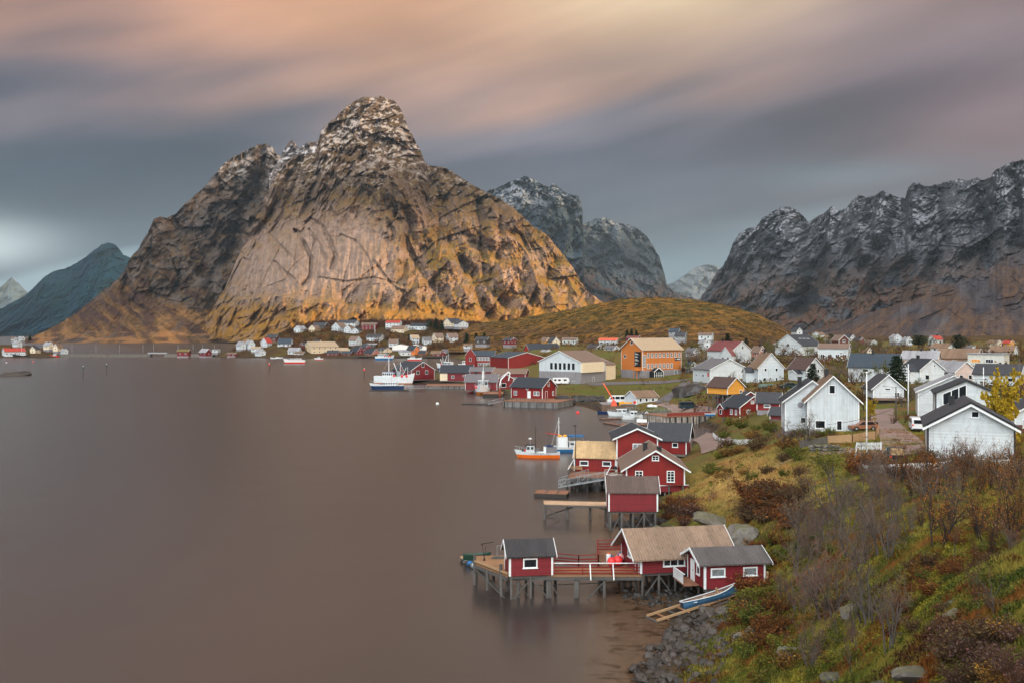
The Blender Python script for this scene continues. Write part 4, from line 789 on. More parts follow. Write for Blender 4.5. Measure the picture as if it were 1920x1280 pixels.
def school_bits():
    W,L,h=O_[1:4]; M=face_xf('f',W,L)@Matrix.Translation((W*.28,0,0))
    b=MB().box(-1.9,1.9,-.16,-.02,h*.40,h*.92).xf(M); s=b.build('sign',pmat('black sign board',(24,24,26),.5),O_[0]); b=MB(); rr=random.Random(4)
    for k,(w,zz) in enumerate([(.5,.88),(1.6,.84),(2.2,.82),(1.2,.75),(2.1,.73),(1.4,.66),(2.0,.62),(2.3,.60),(1.,.52),(1.9,.50),(.8,.46)]):
        x=-1.6
        while x<-1.6+w: q=.12+rr.random()*.2; b.box(x,min(x+q,-1.6+w),-.18,-.16,h*zz,h*zz+.16); x+=q+.07
    b.xf(M).build('lettering',TRIM,s)
    M=face_xf('r',W,L)@Matrix.Translation((L*.40,0,0)); s=MB().box(-1.5,1.5,-.14,-.02,h*.60,h*.70).xf(M).build('sign',pmat('black sign board',(24,24,26),.5),O_[0]); b=MB()
    for x in(-1.2,-.5,-.2,.1,.4,.7,1.0): b.box(x,x+.2,-.16,-.14,h*.63,h*.67)
    b.xf(M).build('lettering',TRIM,s)
    # glazed porch and orange-framed door hood
    M=face_xf('r',W,L)@Matrix.Translation((-L*.22,0,-.1)); b=MB().prism([(-2.2,0),(2.2,0),(2.2,2.6),(0,4.1),(-2.2,2.6)],-3,-.03).xf(M); o=b.build('porch',GLASS,O_[0]); b=MB()
    for x in(-2.2,-1.1,0,1.1,2.2): b.box(x-.08,x+.08,-3.08,-3,0,2.6)
    b.box(-2.2,2.2,-3.07,-3,1.2,1.3); b.bar((-2.4,-3,2.6),(0,-3,4.2),.1,.25); b.bar((2.4,-3,2.6),(0,-3,4.2),.1,.25); b.xf(M).build('frame',TRIM,o)
    M=face_xf('f',W,L)@Matrix.Translation((W*.30,0,0)); b=MB().box(-1.1,-.9,-1.6,-1.4,-.1,3.).box(.9,1.1,-1.6,-1.4,-.1,3.).prism([(-1.4,3.),(0,3.9),(1.4,3.)],-1.8,-.05).xf(M).build('door_hood',wallm(ORG),O_[0])
school_bits()
WB=house('small white harbour building with brown roof and three square windows',(1193,758),20,40,14,10,-58,'whiteh','brown',found=.8,over=.4,wins=[('r',k,.6,.9,1.05,1) for k in(-.3,-.02,.28)],cat='building',name='harbour_building')
R5=house('red boathouse with charcoal roof standing on the outer timber quay',(1017,747),26,60,21,16,55,'redv','black',z=1.9,found=.3,over=.45,cat='boathouse',name='boathouse',wins=[('l',.36,.45,1.1,1.3,2,3),('l',.27,.45,1.1,1.3,2,3),('l',-.36,.42,1.3,1.4,2,3),('f',-.05,1.25,.9,1.3,1,2),('f',.28,.42,.9,1.4,2,3),('l',.02,.85,.8,.7,1)],doors=[('l',.08,TRIM,1.1,2.1),('f',-.22,TRIMR,1.1,2.2)])
R1=house('red warehouse with black roof, white gable windows and a dormer behind the white ship',(771,711),44,23,17,15,32,'redh','black',z=1.6,found=.5,over=.5,cat='warehouse',name='boathouse',wins=[('f',-.22,.75,1.5,1.8,2),('f',.16,.75,1.5,1.8,2),('f',.0,1.55,1.3,1.9,1),('l',.1,.3,2.6,1.6,4)],L=16)
wing(R1,'l',1.5,3.6,.9,R1[3]*1.02,2.2,'redh','black',[(0,2.9,1.4,2.2)])
house('long black-roofed red store with a cream end on the middle quay',(885,713),5,60,15,13,84,'redh','black',z=1.4,W=9,found=.4,cat='store',name='boathouse',wins=[('l',-.1,.45,1.3,1.3,2),('l',.25,.6,1.1,.8,1)],doors=[('l',-.35,TRIM,1.3,2.2)])
_r=BLD[-1]; MB().box(-.03,.05,_r[2]*.27,_r[2]/2+.02,0,_r[3]-.1).xf(Matrix.Translation((-_r[1]/2-.03,0,0))).build('cream_panel',pmat('cream panel wall',(222,208,178),.6),_r[0])
house('grey shingle-roofed red shed right of the black-roofed store',(932,722),5,60,15,13,84,'redh','grey',z=1.4,d=372,W=8,found=.4,chim=[(0,.2,1.)],cat='shed',name='boathouse')
house('red shed with a grey roof just behind the shingle-roofed one',(925,703),5,44,7,7,84,'redh','grey',d=430,W=8,found=2.,cat='shed',name='boathouse')
house('flat brown-roofed shed between the quay sheds and the white hall',(985,706),5,62,6,8,82,'redh','dullbrown',d=425,W=10,found=3.,cat='shed',name='boathouse')
house('red shed with red and grey roof beside the white crane',(932,729),31,14,18,10,22,'redh','dullbrown',z=1.4,found=.4,L=9,wins=[('f',-.1,.4,2.,1.6,1)],cat='shed',name='boathouse')
house('big red warehouse with dark roof and wide gable in the harbour',(953,690),69,27,19,10,24,'redv','slate',d=560,found=2,L=26,over=.3,cat='warehouse',name='warehouse')
house('dark-roofed red warehouse wing with rows of white windows',(926,688),5,43,21,9,83,'redv','slate',d=600,W=14,found=2,cat='warehouse',name='warehouse',wins=[('l',.32-.13*k,.75,1.6,2.2,1,1,LITG) for k in range(5)]+[('l',.25-.13*k,.25,1.6,1.8,1,1,LITG) for k in range(4)]); wing(BLD[-1],'l',-7,6,1.5,7.2,4.0,'redv','slate',[(0,4.5,1.2,2.2)])
house('bright red warehouse with black roof behind the other harbour warehouses',(993,672),6,58,14,13,-80,('bright red boards',(176,50,36),'v'),'black',d=640,W=22,found=3,cat='warehouse',name='warehouse',wins=[('r',.0,.3,1.6,1.2,2),('r',.15,.3,1.6,1.2,2)])
# ---- houses before and under the brown hill, and at the far right: (label, corner col,row, gable w, side w, wall h, roof h, turn, wall, roof, distance)
FAR=[('white house with a black roof at the far hill foot above the red warehouse',(1036,650),14,10,9,8,25,'CW','dark',700),
('white two-storey house with brown roof under the brown hill',(1080,645),4,26,8,4,80,'W','dullbrown',720),
('long white house with a bright orange roof under the hill',(1156,648),4,33,10,4,80,'W','orange',690),
('low white bungalow with dark roof left of the orange school',(1118,659),12,18,7,6,40,'W','dark',600),
('white annex with grey roof between bungalow and school',(1151,659),10,18,6,5,40,'W','grey',580),
('grey house with a flat top right of the school roof',(1284,637),4,19,7,7,80,'G','dark',640),
('grey-blue house with dark roof right of the school roof',(1272,628),4,18,6,6,80,'G','slate',680),
('white house with a brown roof and wide windows against the hill',(1334,637),4,24,9,4,80,'W','dullbrown',620),
('white round-fronted house below the hill',(1320,655),12,10,12,6,20,'W','lightgrey',560),
('small yellow-gabled house beside the hill foot',(1024,646),8,9,7,6,40,'Y','dullbrown',740),
('dark red house with two dormers at the hill foot',(957,646),12,14,8,5,50,'R','dark',760),
('white-trimmed dark house on the slope beside the spruces',(913,645),6,22,8,5,75,'D','dark',800),
('low pale hut on the slope left of the spruces',(881,653),5,12,5,3,70,'W','brown',830),
('white shed behind the orange school on the left',(1025,665),10,12,5,4,30,'W','lightgrey',620),
('small maroon house behind the school roof',(1195,640),6,20,6,4,75,'R','maroon',640),
('far white house right of the hill with black roof',(1494,628),10,10,7,6,30,'W','dark',760),
('far white gable above the skylit roof',(1536,633),12,10,6,4,-30,'W','brown',780),
('far cream house among brown trees',(1560,640),8,16,7,4,60,'CW','brown',760),
('far white house with two gables left of the tall spruce',(1676,641),14,8,8,6,25,'W','lightgrey',700),
('far small white gable beside the two-gabled house',(1699,646),11,8,8,6,20,'W','lightgrey',690),
('far red-roofed villa with white front right of the pine',(1753,645),12,14,9,6,-35,'W','red',720),
('low pale house with brown roof in front of the red-roofed villa',(1777,659),14,30,7,8,62,'W','brown',520),
('long brown roof at the far right behind the flat-roofed block',(1900,667),8,40,8,10,75,'W','brown',480),
('far orange-walled house at the right margin',(1893,649),8,12,6,4,50,'Y','red',640),
('distant white house among the bushes right of centre',(1632,648),12,10,6,4,30,'W','dullbrown',700),
('distant white cottage left of the long slate roof',(1460,655),10,12,8,5,35,'W','dullbrown',560),
('grey garage with flat roof by the parked cars',(1330,695),8,22,8,3,60,'W','dark',380),
('white cottage with slate roof among trees right of the skylit house',(1556,664),10,14,8,7,35,'W','slate',470),
('cream cottage with brown roof behind the slate-roofed house',(1625,668),10,16,8,7,40,'CW','dullbrown',440),
('white house with dark roof on the plain beneath the right-hand range',(1594,640),9,14,7,5,45,'W','dark',760),
('red cottage on the plain beneath the right-hand range',(1612,644),8,12,6,5,40,'R','dark',740),
('white house with a grey roof right of the broad conifer',(1822,660),10,16,7,5,50,'W','grey',600),
('cream house with brown roof near the right margin skyline',(1868,650),10,16,7,5,48,'CW','brown',680),
('white bungalow with brown roof behind the care home',(1850,668),8,22,7,6,70,'W','dullbrown',520),
('grey-roofed white house left of the maroon-roofed one',(1300,668),10,14,8,7,40,'W','grey',480),
('small white garage left of the long community building',(1296,690),8,12,7,4,40,'W','slate',400),
('brown-roofed white house between school and maroon roof',(1424,668),10,14,9,9,40,'P','dullbrown',400)]
FW={'W':'whiteh','CW':('cream lying boards',(220,206,180),'h'),'G':('grey lying boards',(140,146,150),'h'),'Y':YEL,'R':'redh','D':('dark stained boards',(60,52,50),'h'),'P':('salmon lying boards',(176,110,92),'h'),'T':('beige sheet wall',(200,182,150),'v'),'O':('bright orange boards',(220,120,40),'h'),'B':('brown lying boards',(88,48,38),'h')}
def farhouse(i,lab,c,gw,sl,hh,rr,th,wm,rm,d,group=None,cat='house',name='wooden_house',nw=None):
    s=d/F; rr_=random.Random(i*7+3); W=gw*s/math.cos(R(th)); L=sl*s/abs(math.sin(R(th))); h=hh*s; side='l' if th>0 else 'r'; wins=[]
    rows=[.32,.78] if h>4.2 else [.52]
    for zz in rows:
        n=max(1,int(L/3.2)) if abs(th)>35 or L>9 else 1; n=min(n,5)
        if abs(math.sin(R(th)))>.5: wins+=[(side,(k+.5)/n-.5,zz,1.15,1.25,1) for k in range(n)]
        n=max(1,min(3,int(W/3.2)))
        if math.cos(R(th))>.45: wins+=[('f',(k+.5)/n-.5,zz,1.05,1.25,1) for k in range(n)]
    if math.cos(R(th))>.5 and rr>4: wins.append(('f',0,1+rr/hh*.3,.9,.9,1))
    if nw is not None: wins=wins[:nw]
    return house(lab,c,gw,sl,hh,rr,th,FW[wm],rm,d=d,found=2.5,wins=wins,far=True,group=group,cat=cat,name=name,chim=[(0,rr_.uniform(-.25,.25),.9)] if cat=='house' else [],corner=False,over=.5)
for i,q in enumerate(FAR): farhouse(i,*q)
def town_d(py): return float(np.interp(py,[600,606,621,635,650,668],[1050,1036,982,938,898,872]))
TOWN=[('white gable house left of the far town by the water',(452,655),9,9,8,6,30,'W','lightgrey',898),('white gable house second from the left in the far town',(466,654),12,8,9,7,20,'W','lightgrey',900),
('white house with bright red roof above the shore',(500,651),11,10,9,8,-40,'W','red',905),('white house with a navy roof and long balcony',(545,653),5,24,9,9,78,'W','slate',900),('brown gabled house behind the navy-roofed one',(518,641),5,18,8,6,75,'B','dark',930),
('white garage-like house left of the upper row',(563,625),12,12,8,6,-30,'W','lightgrey',975),('white house with wide gable and balcony in the upper row',(592,625),14,10,8,7,-35,'CW','dullbrown',975),('dark timber house with pale windows upper row',(608,618),10,22,7,6,62,'D','dark',990),
('tall white house with grey roof and two gables in the upper row',(637,625),15,14,12,8,-42,'W','dullbrown',972),('white wing with row of windows beside the tall one',(658,625),13,8,9,6,-25,'W','dullbrown',968),('low white gabled annex at the right of the tall white house',(672,625),13,8,5,5,-20,'W','dark',965),
('long white house with dark roof on top of the slope',(666,613),8,34,8,5,68,'W','dark',1000),('small red and white house with brown roof in the upper row',(704,619),5,27,10,4,80,'R','dullbrown',985),('long white bungalow with rust-red roof',(749,614),5,26,9,4,78,'W','red',990),
('white house with dark brown roof below the rust-red one',(757,625),7,24,8,6,72,'CW','dullbrown',970),('small white gable beside the long white bungalow',(763,619),8,6,5,4,20,'W','lightgrey',985),('long white house with black roof and small gable',(798,619),5,28,8,5,80,'W','black',985),
('large white villa with two gables at the far right of the town',(845,612),14,22,7,8,-50,'CW','dark',985),('white wing of the villa with flat balcony',(860,613),18,10,6,5,30,'W','dark',980),
('white and grey house in the middle row with steep gable',(667,647),11,13,9,7,50,'W','dullbrown',905),('white two-storey house with dark roof in the middle row',(713,641),8,26,9,5,72,'W','dark',925),('pale house with brown roof right of the long white wall',(744,650),4,15,7,7,80,'W','dullbrown',900),
('cream house with pale roof in the centre of the middle row',(772,644),5,14,10,6,-75,'W','palebrown',918),('white house with grey roof beside the cream one',(795,646),4,14,8,6,-78,'W','grey',910),('white gabled house with brown roof and dark porch',(817,642),7,15,10,7,-60,'CW','dullbrown',920),
('white house with grey hipped roof near the spruces',(842,641),6,17,9,7,-70,'W','dullbrown',922),('small grey and white gabled house above the beige warehouse',(597,651),8,12,7,6,40,'CW','dark',900),
('flat-roofed dark carport with a white edge in the middle row',(704,651),5,22,5,2,80,'D','lightgrey',898),
('beige warehouse with wide pale roof on the waterfront',(584,664),14,50,14,9,-74,'T','palebrown',873),('white boat shed with grey roof at the left of the waterfront',(560,664),6,20,6,6,70,'W','lightgrey',872),('small white shed with brown roof beside the grey-roofed one',(568,667),5,16,5,3,78,'W','brown',868),
('tiny red house with white trim above the waterfront sheds',(569,655),6,10,7,5,-60,'R','dark',890),('red boathouse with black roof on the far stilts',(634,668),5,22,6,5,80,'R','dark',868),('pale flat-roofed store right of the beige warehouse',(655,663),5,24,6,5,78,'T','palebrown',876),
('black-roofed red boathouse with white gable left of the pink one',(671,665),10,12,7,8,35,'R','black',872),('pinkish red gabled boathouse at the water',(698,668),14,16,6,8,42,'P','black',868),('dark red cottage with white bargeboards behind the boathouses',(686,658),9,10,7,6,40,'R','dark',885),
('low dark store between the boathouses',(658,666),5,18,4,4,78,'R','slate',870),('beige store with gable and orange roof edge',(719,664),16,14,7,5,30,'T','dark',876),('white store on the waterfront left of the yellow house',(751,668),4,20,9,3,-80,'W','lightgrey',868),
('bright yellow-orange house with black roof on the waterfront',(776,668),11,14,12,8,42,'O','black',868),('small orange house with black roof right of the yellow one',(797,669),5,13,6,5,74,'O','black',866),('red shed with tan roof on the waterfront',(826,669),4,18,6,5,80,'R','brown',862),
('red gabled shed with green-grey roof at the right end of the waterfront',(835,670),9,8,8,7,-40,'R','grey',860)]
for i,q in enumerate(TOWN): farhouse(100+i,*q,cat='warehouse' if 'warehouse' in q[0] else ('shed' if 'shed' in q[0] or 'store' in q[0] or 'carport' in q[0] else 'house'))
LEFT=[('white harbour house with red roof on the left islet',(9,668),5,35,9,6,-80,'W','red',872),('white house behind the red-roofed harbour house',(32,650),9,8,6,5,30,'W','lightgrey',960),('tiny white house at the far left on the islet crest',(40,638),6,6,4,3,30,'W','lightgrey',985),
('cream house with dark roof in the middle of the islet',(66,663),9,9,8,5,-40,'CW','dark',905),('pale gabled house behind the islet boats',(92,655),8,10,7,6,35,'CW','lightgrey',935),('pinkish house right of the pale gabled one',(108,658),8,9,7,6,-35,'CW','brown',925),('small white shed at the islet right end',(120,663),7,6,5,4,20,'W','lightgrey',900),
('small white house at the crest right of the tiny one',(26,638),5,5,3,3,30,'W','dullbrown',985)]
for i,q in enumerate(LEFT): farhouse(200+i,*q,nw=4)
# COOP shop: white gabled front with the shop's letters, in the far town
def coop():
    d=884; s=d/F
    for k,(x0,x1,lab) in enumerate([(737,768,'white low gabled shop hall left of the lettered one'),(768,792,'white shop hall with dark blue letters on its front'),(792,801,'small white extension right of the lettered shop hall')]):
        w=(x1-x0)*s; z=HC-(655.5-HY)*s; h=(7.6 if k<2 else 6)*s; r=(3.2 if k<2 else 2)*s; c=PD((x0+x1)/2,655.5,d+8); root=empty('shop_hall',c,0); tag(root,lab,'shop'); gable_parts(root,w-.1,16,h,r,pmat('white render',(222,222,218),.7),roofm('dullbrown'),TRIM,over=.15,gover=.2,found=3,corner=False,barge=False)
        if k==1:
            cu=bpy.data.curves.new('lettering','FONT'); cu.body='coop'; cu.size=5.0; cu.align_x='CENTER'; cu.align_y='CENTER'; cu.extrude=.06; cu.offset=.14; cu.space_character=.92
            mt=pmat('dark blue letters',(16,32,84),.5,var=0); cu.materials.append(mt); _t=bpy.data.objects.new('t',cu); COL.objects.link(_t); bpy.context.view_layer.update(); _m=bpy.data.meshes.new_from_object(_t.evaluated_get(bpy.context.evaluated_depsgraph_get())); bpy.data.objects.remove(_t); o=newobj('lettering',_m,root,(0,-8.14,h*.55+.8)); o.rotation_euler=(R(90),0,0); o.scale=(1.22,1,1)
coop()
print('houses',time.time()-T0,len(BLD))
# ================= piers, quays, boats, vehicles, street furniture =================
WOODG=pmat('weathered grey timber',(84,82,80),.85,var=.25,nscale=2.,stain=((66,60,50),.5),bump=.01); WOODD=pmat('dark tarred timber',(52,50,50),.85,var=.3,stain=((58,62,34),.5))
WOODT=pmat('new tan planks',(150,112,80),.75,var=.14,clad='c',cstep=.16,cdepth=.015); WOODB=pmat('brown deck planks',(136,96,74),.8,var=.2,clad='c',cstep=.16,cdepth=.015); WOODP=pmat('pale sawn timber',(164,134,100),.7,var=.12)
REDP=pmat('red painted rail',(118,26,24),.6,var=.08); STEEL=pmat('galvanised steel',(150,158,162),.45,metal=.5,var=.08); BLACKM=pmat('black steel',(26,28,30),.5,var=.1); RUST=pmat('rusty brown steel',(120,58,34),.8,var=.2)
QUAYW=pmat('grey quay planking',(112,112,112),.85,var=.35,nscale=.6,clad='v',cstep=.3,cdepth=.03,stain=((54,58,44),.6))
PINK=pmat('pink-red buoy plastic',(232,60,62),.4,var=.05); ORNG=pmat('orange paint',(224,104,20),.5,var=.08); BLUE=pmat('blue paint',(30,98,150),.45,var=.08); NAVY=pmat('navy paint',(18,46,84),.35,var=.08); HULLW=pmat('white hull paint',(216,224,228),.4,var=.06,stain=((150,130,110),.3)); REDH=pmat('red hull paint',(200,44,34),.45,var=.06); GRN=pmat('green paint',(34,66,54),.5,var=.15)
YELP=pmat('yellow paint',(226,160,30),.5,var=.06); TARP=pmat('grey tarpaulin',(112,112,118),.7,var=.2,bump=.05,bscale=2.)
def root_at(name,loc,label,cat,group=None,rz=0): return tag(empty(name,loc,rz),label,cat,group)
def W2L(root): return root.matrix_basis.inverted() if False else (Matrix.Translation(root.location)@Matrix.Rotation(root.rotation_euler.z,4,'Z')).inverted()
def add_posts(root,pts,ztop,r=.13,mat=None,name='post',deep=.5):
    """pts: world (x,y); each pile its own mesh down into the sea bed or bank"""
    M=W2L(root)
    for x,y in pts:
        zb=min(ground_z(x,y),0 if ground_z(x,y)<0 else 9)-deep; MB().tube((x,y,zb),(x,y,ztop),r*1.05,r,7).xf(M).build(name,mat or WOODG,root,smooth=True)
def deck(root,poly,z,t=.14,mat=None,name='deck'): return MB().prism([(p.x,p.y) for p in poly],z-t,z,axis='z').xf(W2L(root)).build(name,mat or WOODB,root)
def rails(root,pts,h=1.,mat=REDP,n=3,step=1.8,top=None,w=.07):
    M=W2L(root); b=MB(); tp=MB()
    for a,c in zip(pts[:-1],pts[1:]):
        L=(c-a).length; k=max(1,round(L/step))
        for i in range(k+1):
            q=a.lerp(c,i/k); b.box(q.x-w*.6,q.x+w*.6,q.y-w*.6,q.y+w*.6,q.z,q.z+h)
        for j in range(n):
            zz=h*(j+.6)/(n); 
            if j==n-1: continue
            b.bar(a+Vector((0,0,zz)),c+Vector((0,0,zz)),w*.5,.11)
        tp.bar(a+Vector((0,0,h+.02)),c+Vector((0,0,h+.02)),w*2,.05)
    r=b.xf(M).build('railing',mat,root); tp.xf(M).build('handrail',top or mat,r); return r
def brace(root,prs,w=.1,mat=None):
    M=W2L(root)
    for a,c in prs: MB().bar(a,c,w,w).xf(M).build('brace',mat or WOODG,root)
V=Vector
# outer pier
def near_pier():
    z=1.97; r=root_at('pier',P(1040,1078,0),'long planked pier on stilts linking the small boathouse to the shore cabins','pier')
    a,b_,c,d=P(890,1055,z),P(952,1079,z),P(957,1040,z),P(893,1041,z); deck(r,[a,b_,c,d],z,.12,WOODT)
    f0,f1=P(950,1077.5,z),P(1203,1077.5,z); bk=V((0,2.6,0)); deck(r,[f0,f1,f1+bk,f0+bk],z-.004,.12,WOODT)
    e0,e1,e2,e3=P(1118,1060,z),P(1190,1060,z),P(1178,1030,z),P(1118,1030,z); deck(r,[e0,e1,e2,e3],z+.004,.12,WOODB)
    M=W2L(r); bm=MB(); bm.bar(f0-V((.1,.05,.28)),f1-V((0,.05,.28)),.12,.26).bar(f0+bk-V((0,0,.28)),f1+bk-V((0,0,.28)),.12,.26).bar(a-V((0,0,.28)),b_-V((0,0,.28)),.14,.28).bar(d-V((0,0,.28)),c-V((0,0,.28)),.14,.26).bar(V((f0.x,f0.y,.95)),V((f1.x,f1.y+2,.95)),.07,.07)
    bm.xf(M).build('beam',WOODG,r)
    sd=MB(); 
    for k,(o,zz) in enumerate([(0,.22),(.35,.1),(.7,.03)]): sd.bar(a+V((o*.5,o*.2,zz)),b_+V((o*.5,o*.2,zz)),.22,.14)
    sd.xf(M).build('edge_beam',WOODP,r)
    y0=f0.y+.1; X=lambda px,y:(px-CX)/F*y
    pts=[(X(p,y0),y0) for p in(972,1027,1079,1083,1133)]+[(X(p,y0+2.4),y0+2.4) for p in(958,998,1041,1082,1128,1168)]+[(X(p,y0+5.),y0+5.) for p in(1124,1160)]
    pts+=[(a.x,a.y),(P(914,1064,z).x,P(914,1064,z).y),(P(940,1074.5,z).x,P(940,1074.5,z).y),(d.x,d.y),((c.x+d.x)/2,c.y),(c.x,c.y)]
    add_posts(r,pts,z-.1,.14); 
    for q in(a,b_.lerp(a,.2)): MB().tube(V((q.x,q.y,1.)),V((q.x,q.y,2.75)),.15,.14,7).xf(M).build('bollard_post',WOODG,r)
    brace(r,[(V((X(975,y0),y0,1.2)),V((X(992,y0),y0+.3,-.1))),(V((X(1030,y0),y0,1.6)),V((X(1045,y0),y0+.2,.2))),(V((X(1140,y0),y0,1.7)),V((X(1098,y0),y0-.4,-.1))),(V((a.x,a.y,1.5)),V((b_.x,b_.y,-.2))),(V((a.x+.3,a.y+.5,1.3)),V((b_.x-.2,b_.y+1.2,0.))),(V((d.x,d.y,1.2)),V((c.x,c.y,.2)))])
    zt=V((0,0,.02)); rails(r,[P(1038,1077.5,z)+zt,P(1201,1077.5,z)+zt],1.0,REDP,4,2.2,TRIM)
    rails(r,[P(1040,1058,z)+zt,P(1085,1062,z)+zt,P(1122,1061,z)+zt,P(1120,1032,z)+zt,P(1172,1031,z)+zt],1.,REDP,4,1.8)
    brace(r,[(P(1106,1078,z)+V((0,-.1,1.)),P(1107,1078,z)+V((0,-.5,-.3))),(P(1149,1078,z)+V((0,-.1,1.)),P(1150,1078,z)+V((0,-.5,-.3)))],.09,TRIM)
    # davit
    q=P(908,1050,z); dv=root_at('davit_crane',q,'small black davit crane on the end of the long pier','crane'); dv.scale=(.55,.55,.55); MB().tube((0,0,0),(0,0,.35),.22,.16,10).build('base',BLACKM,dv); MB().bar((0,0,.3),(-.35,0,2.7),.09).bar((.0,0,.3),(.28,0,2.45),.09).build('mast',BLACKM,dv); MB().bar((-.5,0,2.75),(1.5,.1,3.05),.1,.12).bar((-.5,0,2.75),(-.3,0,2.6),.2,.2).build('jib',BLACKM,dv); MB().tube((1.45,.1,3.0),(.5,0,1.6),.015,.015,4).build('wire',BLACKM,dv)
    tp=root_at('pallet_boards',P(922,1047,z+.02),'small stack of boards behind the davit crane','boards'); MB().box(0,1.6,0,.5,0,.1).box(.2,1.5,.05,.4,.1,.2).build('boards',WOODG,tp)
    st=root_at('steel_stand',P(932,1041,z+.02),'light steel frame stand beside the small boathouse','stand'); b=MB()
    for x in(0,.9,1.8): b.bar((x,0,0),(x,0,.95),.04)
    b.bar((0,0,.95),(1.8,0,.95),.04); b.build('frame',STEEL,st)
near_pier()
def floating_dock(label,p0,p1,w,z=.35,mat=WOODB,tubs=0,name='floating_dock',group=None):
    a=V((p0.x,p0.y,0)); b=V((p1.x,p1.y,0)); L=(b-a).length; an=math.atan2(b.y-a.y,b.x-a.x); r=root_at(name,a,label,'dock',group,an)
    MB().box(0,L,0,w,z-.1,z).build('deck',mat,r); 
    MB().box(.1,L-.1,.05,.25,-.3,z-.1).box(.1,L-.1,w-.25,w-.05,-.3,z-.1).build('float',WOODD,r)
    b2=MB()
    for k in range(int(L/1.6)+1): b2.box(k*1.6,k*1.6+.12,0,w,z,z+.08)
    b2.build('cleat_boards',WOODG,r)
    return r
fd=floating_dock('narrow green-grey floating dock at the seaward end of the pier',P(862,1047,.3),P(893,1064,.3),1.6,.35,WOODG)
for k,(px,py,m) in enumerate([(867,1051,WOODP),(874,1055,TRIM),(881,1060,BLUE),(888,1064,STEEL)]):
    r=root_at('fender_buoy',P(px,py,.05),['tan','white','blue','grey'][k]+' round fender hanging along the narrow floating dock','buoy'); MB().ball((0,0,.22),.3).build('ball',m,r,smooth=True); MB().tube((0,0,.5),(.15,.25,.7),.02,.02,4).build('rope',WOODD,r)
for k,(px,py,rr,m,l) in enumerate([(1147,1052,.42,PINK,'left of the two pink-red buoys on the cabin deck'),(1159,1051,.46,PINK,'right of the two pink-red buoys on the cabin deck'),(1163,1044,.40,pmat('pale pink buoy plastic',(226,180,176),.5,var=.05),'pale pink buoy behind the two red ones on the deck')]):
    q=P(px,py,2.4); r=root_at('mooring_buoy',V((q.x,q.y,1.98)),l,'buoy'); MB().ball((0,0,rr),rr,n=14).build('ball',m,r,smooth=True); MB().lathe([(.06,0),(.09,.1),(.03,.2)],(0,0,rr*2),8).build('collar',BLUE,r)
r=root_at('gas_bottle',P(1141,1054,1.98),'small white barrel beside the buoys on the cabin deck','barrel'); MB().lathe([(.2,0),(.22,.05),(.22,.7),(.18,.8)],n=12).build('body',TRIM,r); MB().lathe([(.12,.8),(.12,.9)],n=8).build('cap',ORNG,r)
def stilts(B,nx,ny,inset=.25,lab=None,r=.12,extra=()):
    root,W,L=B[:3]; Mw=Matrix.Translation(root.location)@Matrix.Rotation(root.rotation_euler.z,4,'Z'); pts=[]
    for i in range(nx):
        for j in range(ny):
            q=Mw@V((-W/2+inset+(W-2*inset)*i/max(1,nx-1),-L/2+inset+(L-2*inset)*j/max(1,ny-1),0)); pts.append((q.x,q.y))
    add_posts(root,pts,root.location.z-.05,r)
    b=MB()
    for i in range(nx): x=-W/2+inset+(W-2*inset)*i/max(1,nx-1); b.box(x-.08,x+.08,-L/2,L/2,-.25,-.02)
    b.build('floor_beam',WOODG,root)
    g=min(ground_z(*p) for p in pts); zb=max(min(g,root.location.z-1),-.2)-root.location.z
    for j in range(ny-1):
        for x in((-W/2+inset) if root.rotation_euler.z>0 else (W/2-inset),):
            y0=-L/2+inset+(L-2*inset)*j/(ny-1); y1=-L/2+inset+(L-2*inset)*(j+1)/(ny-1)
            if j%2==0: y0,y1=y1,y0
            MB().bar((x,y0,-.3),(x,y1,zb),.1).build('brace',WOODG,root)
stilts(n2,4,6); stilts(n3,3,5); stilts(m5,3,5); stilts(m4,5,4); stilts(m2,3,3); stilts(m1,3,4); stilts(yb,3,5); stilts(n1,2,3,.2)
def porch():
    W,L,h,r_=n3[1:5]; b=MB()
    for x in(-W/2-.1,): b.box(x-.04,x+.04,-L/2-1.2,-L/2-1.12,0,h-.2)
    M=n3[0]; b=MB().box(-W/2,W*.2,-L/2-1.3,-L/2-.002,-.02,.06).build('porch_floor',WOODB,M); rb=MB()
    for k in range(9): rb.box(-W/2+k*.3,-W/2+k*.3+.12,-L/2-1.3,-L/2-1.26,.1,.95)
    rb.box(-W/2,W*.2,-L/2-1.33,-L/2-1.24,.95,1.); rb.build('porch_railing',TRIM,M)
porch()
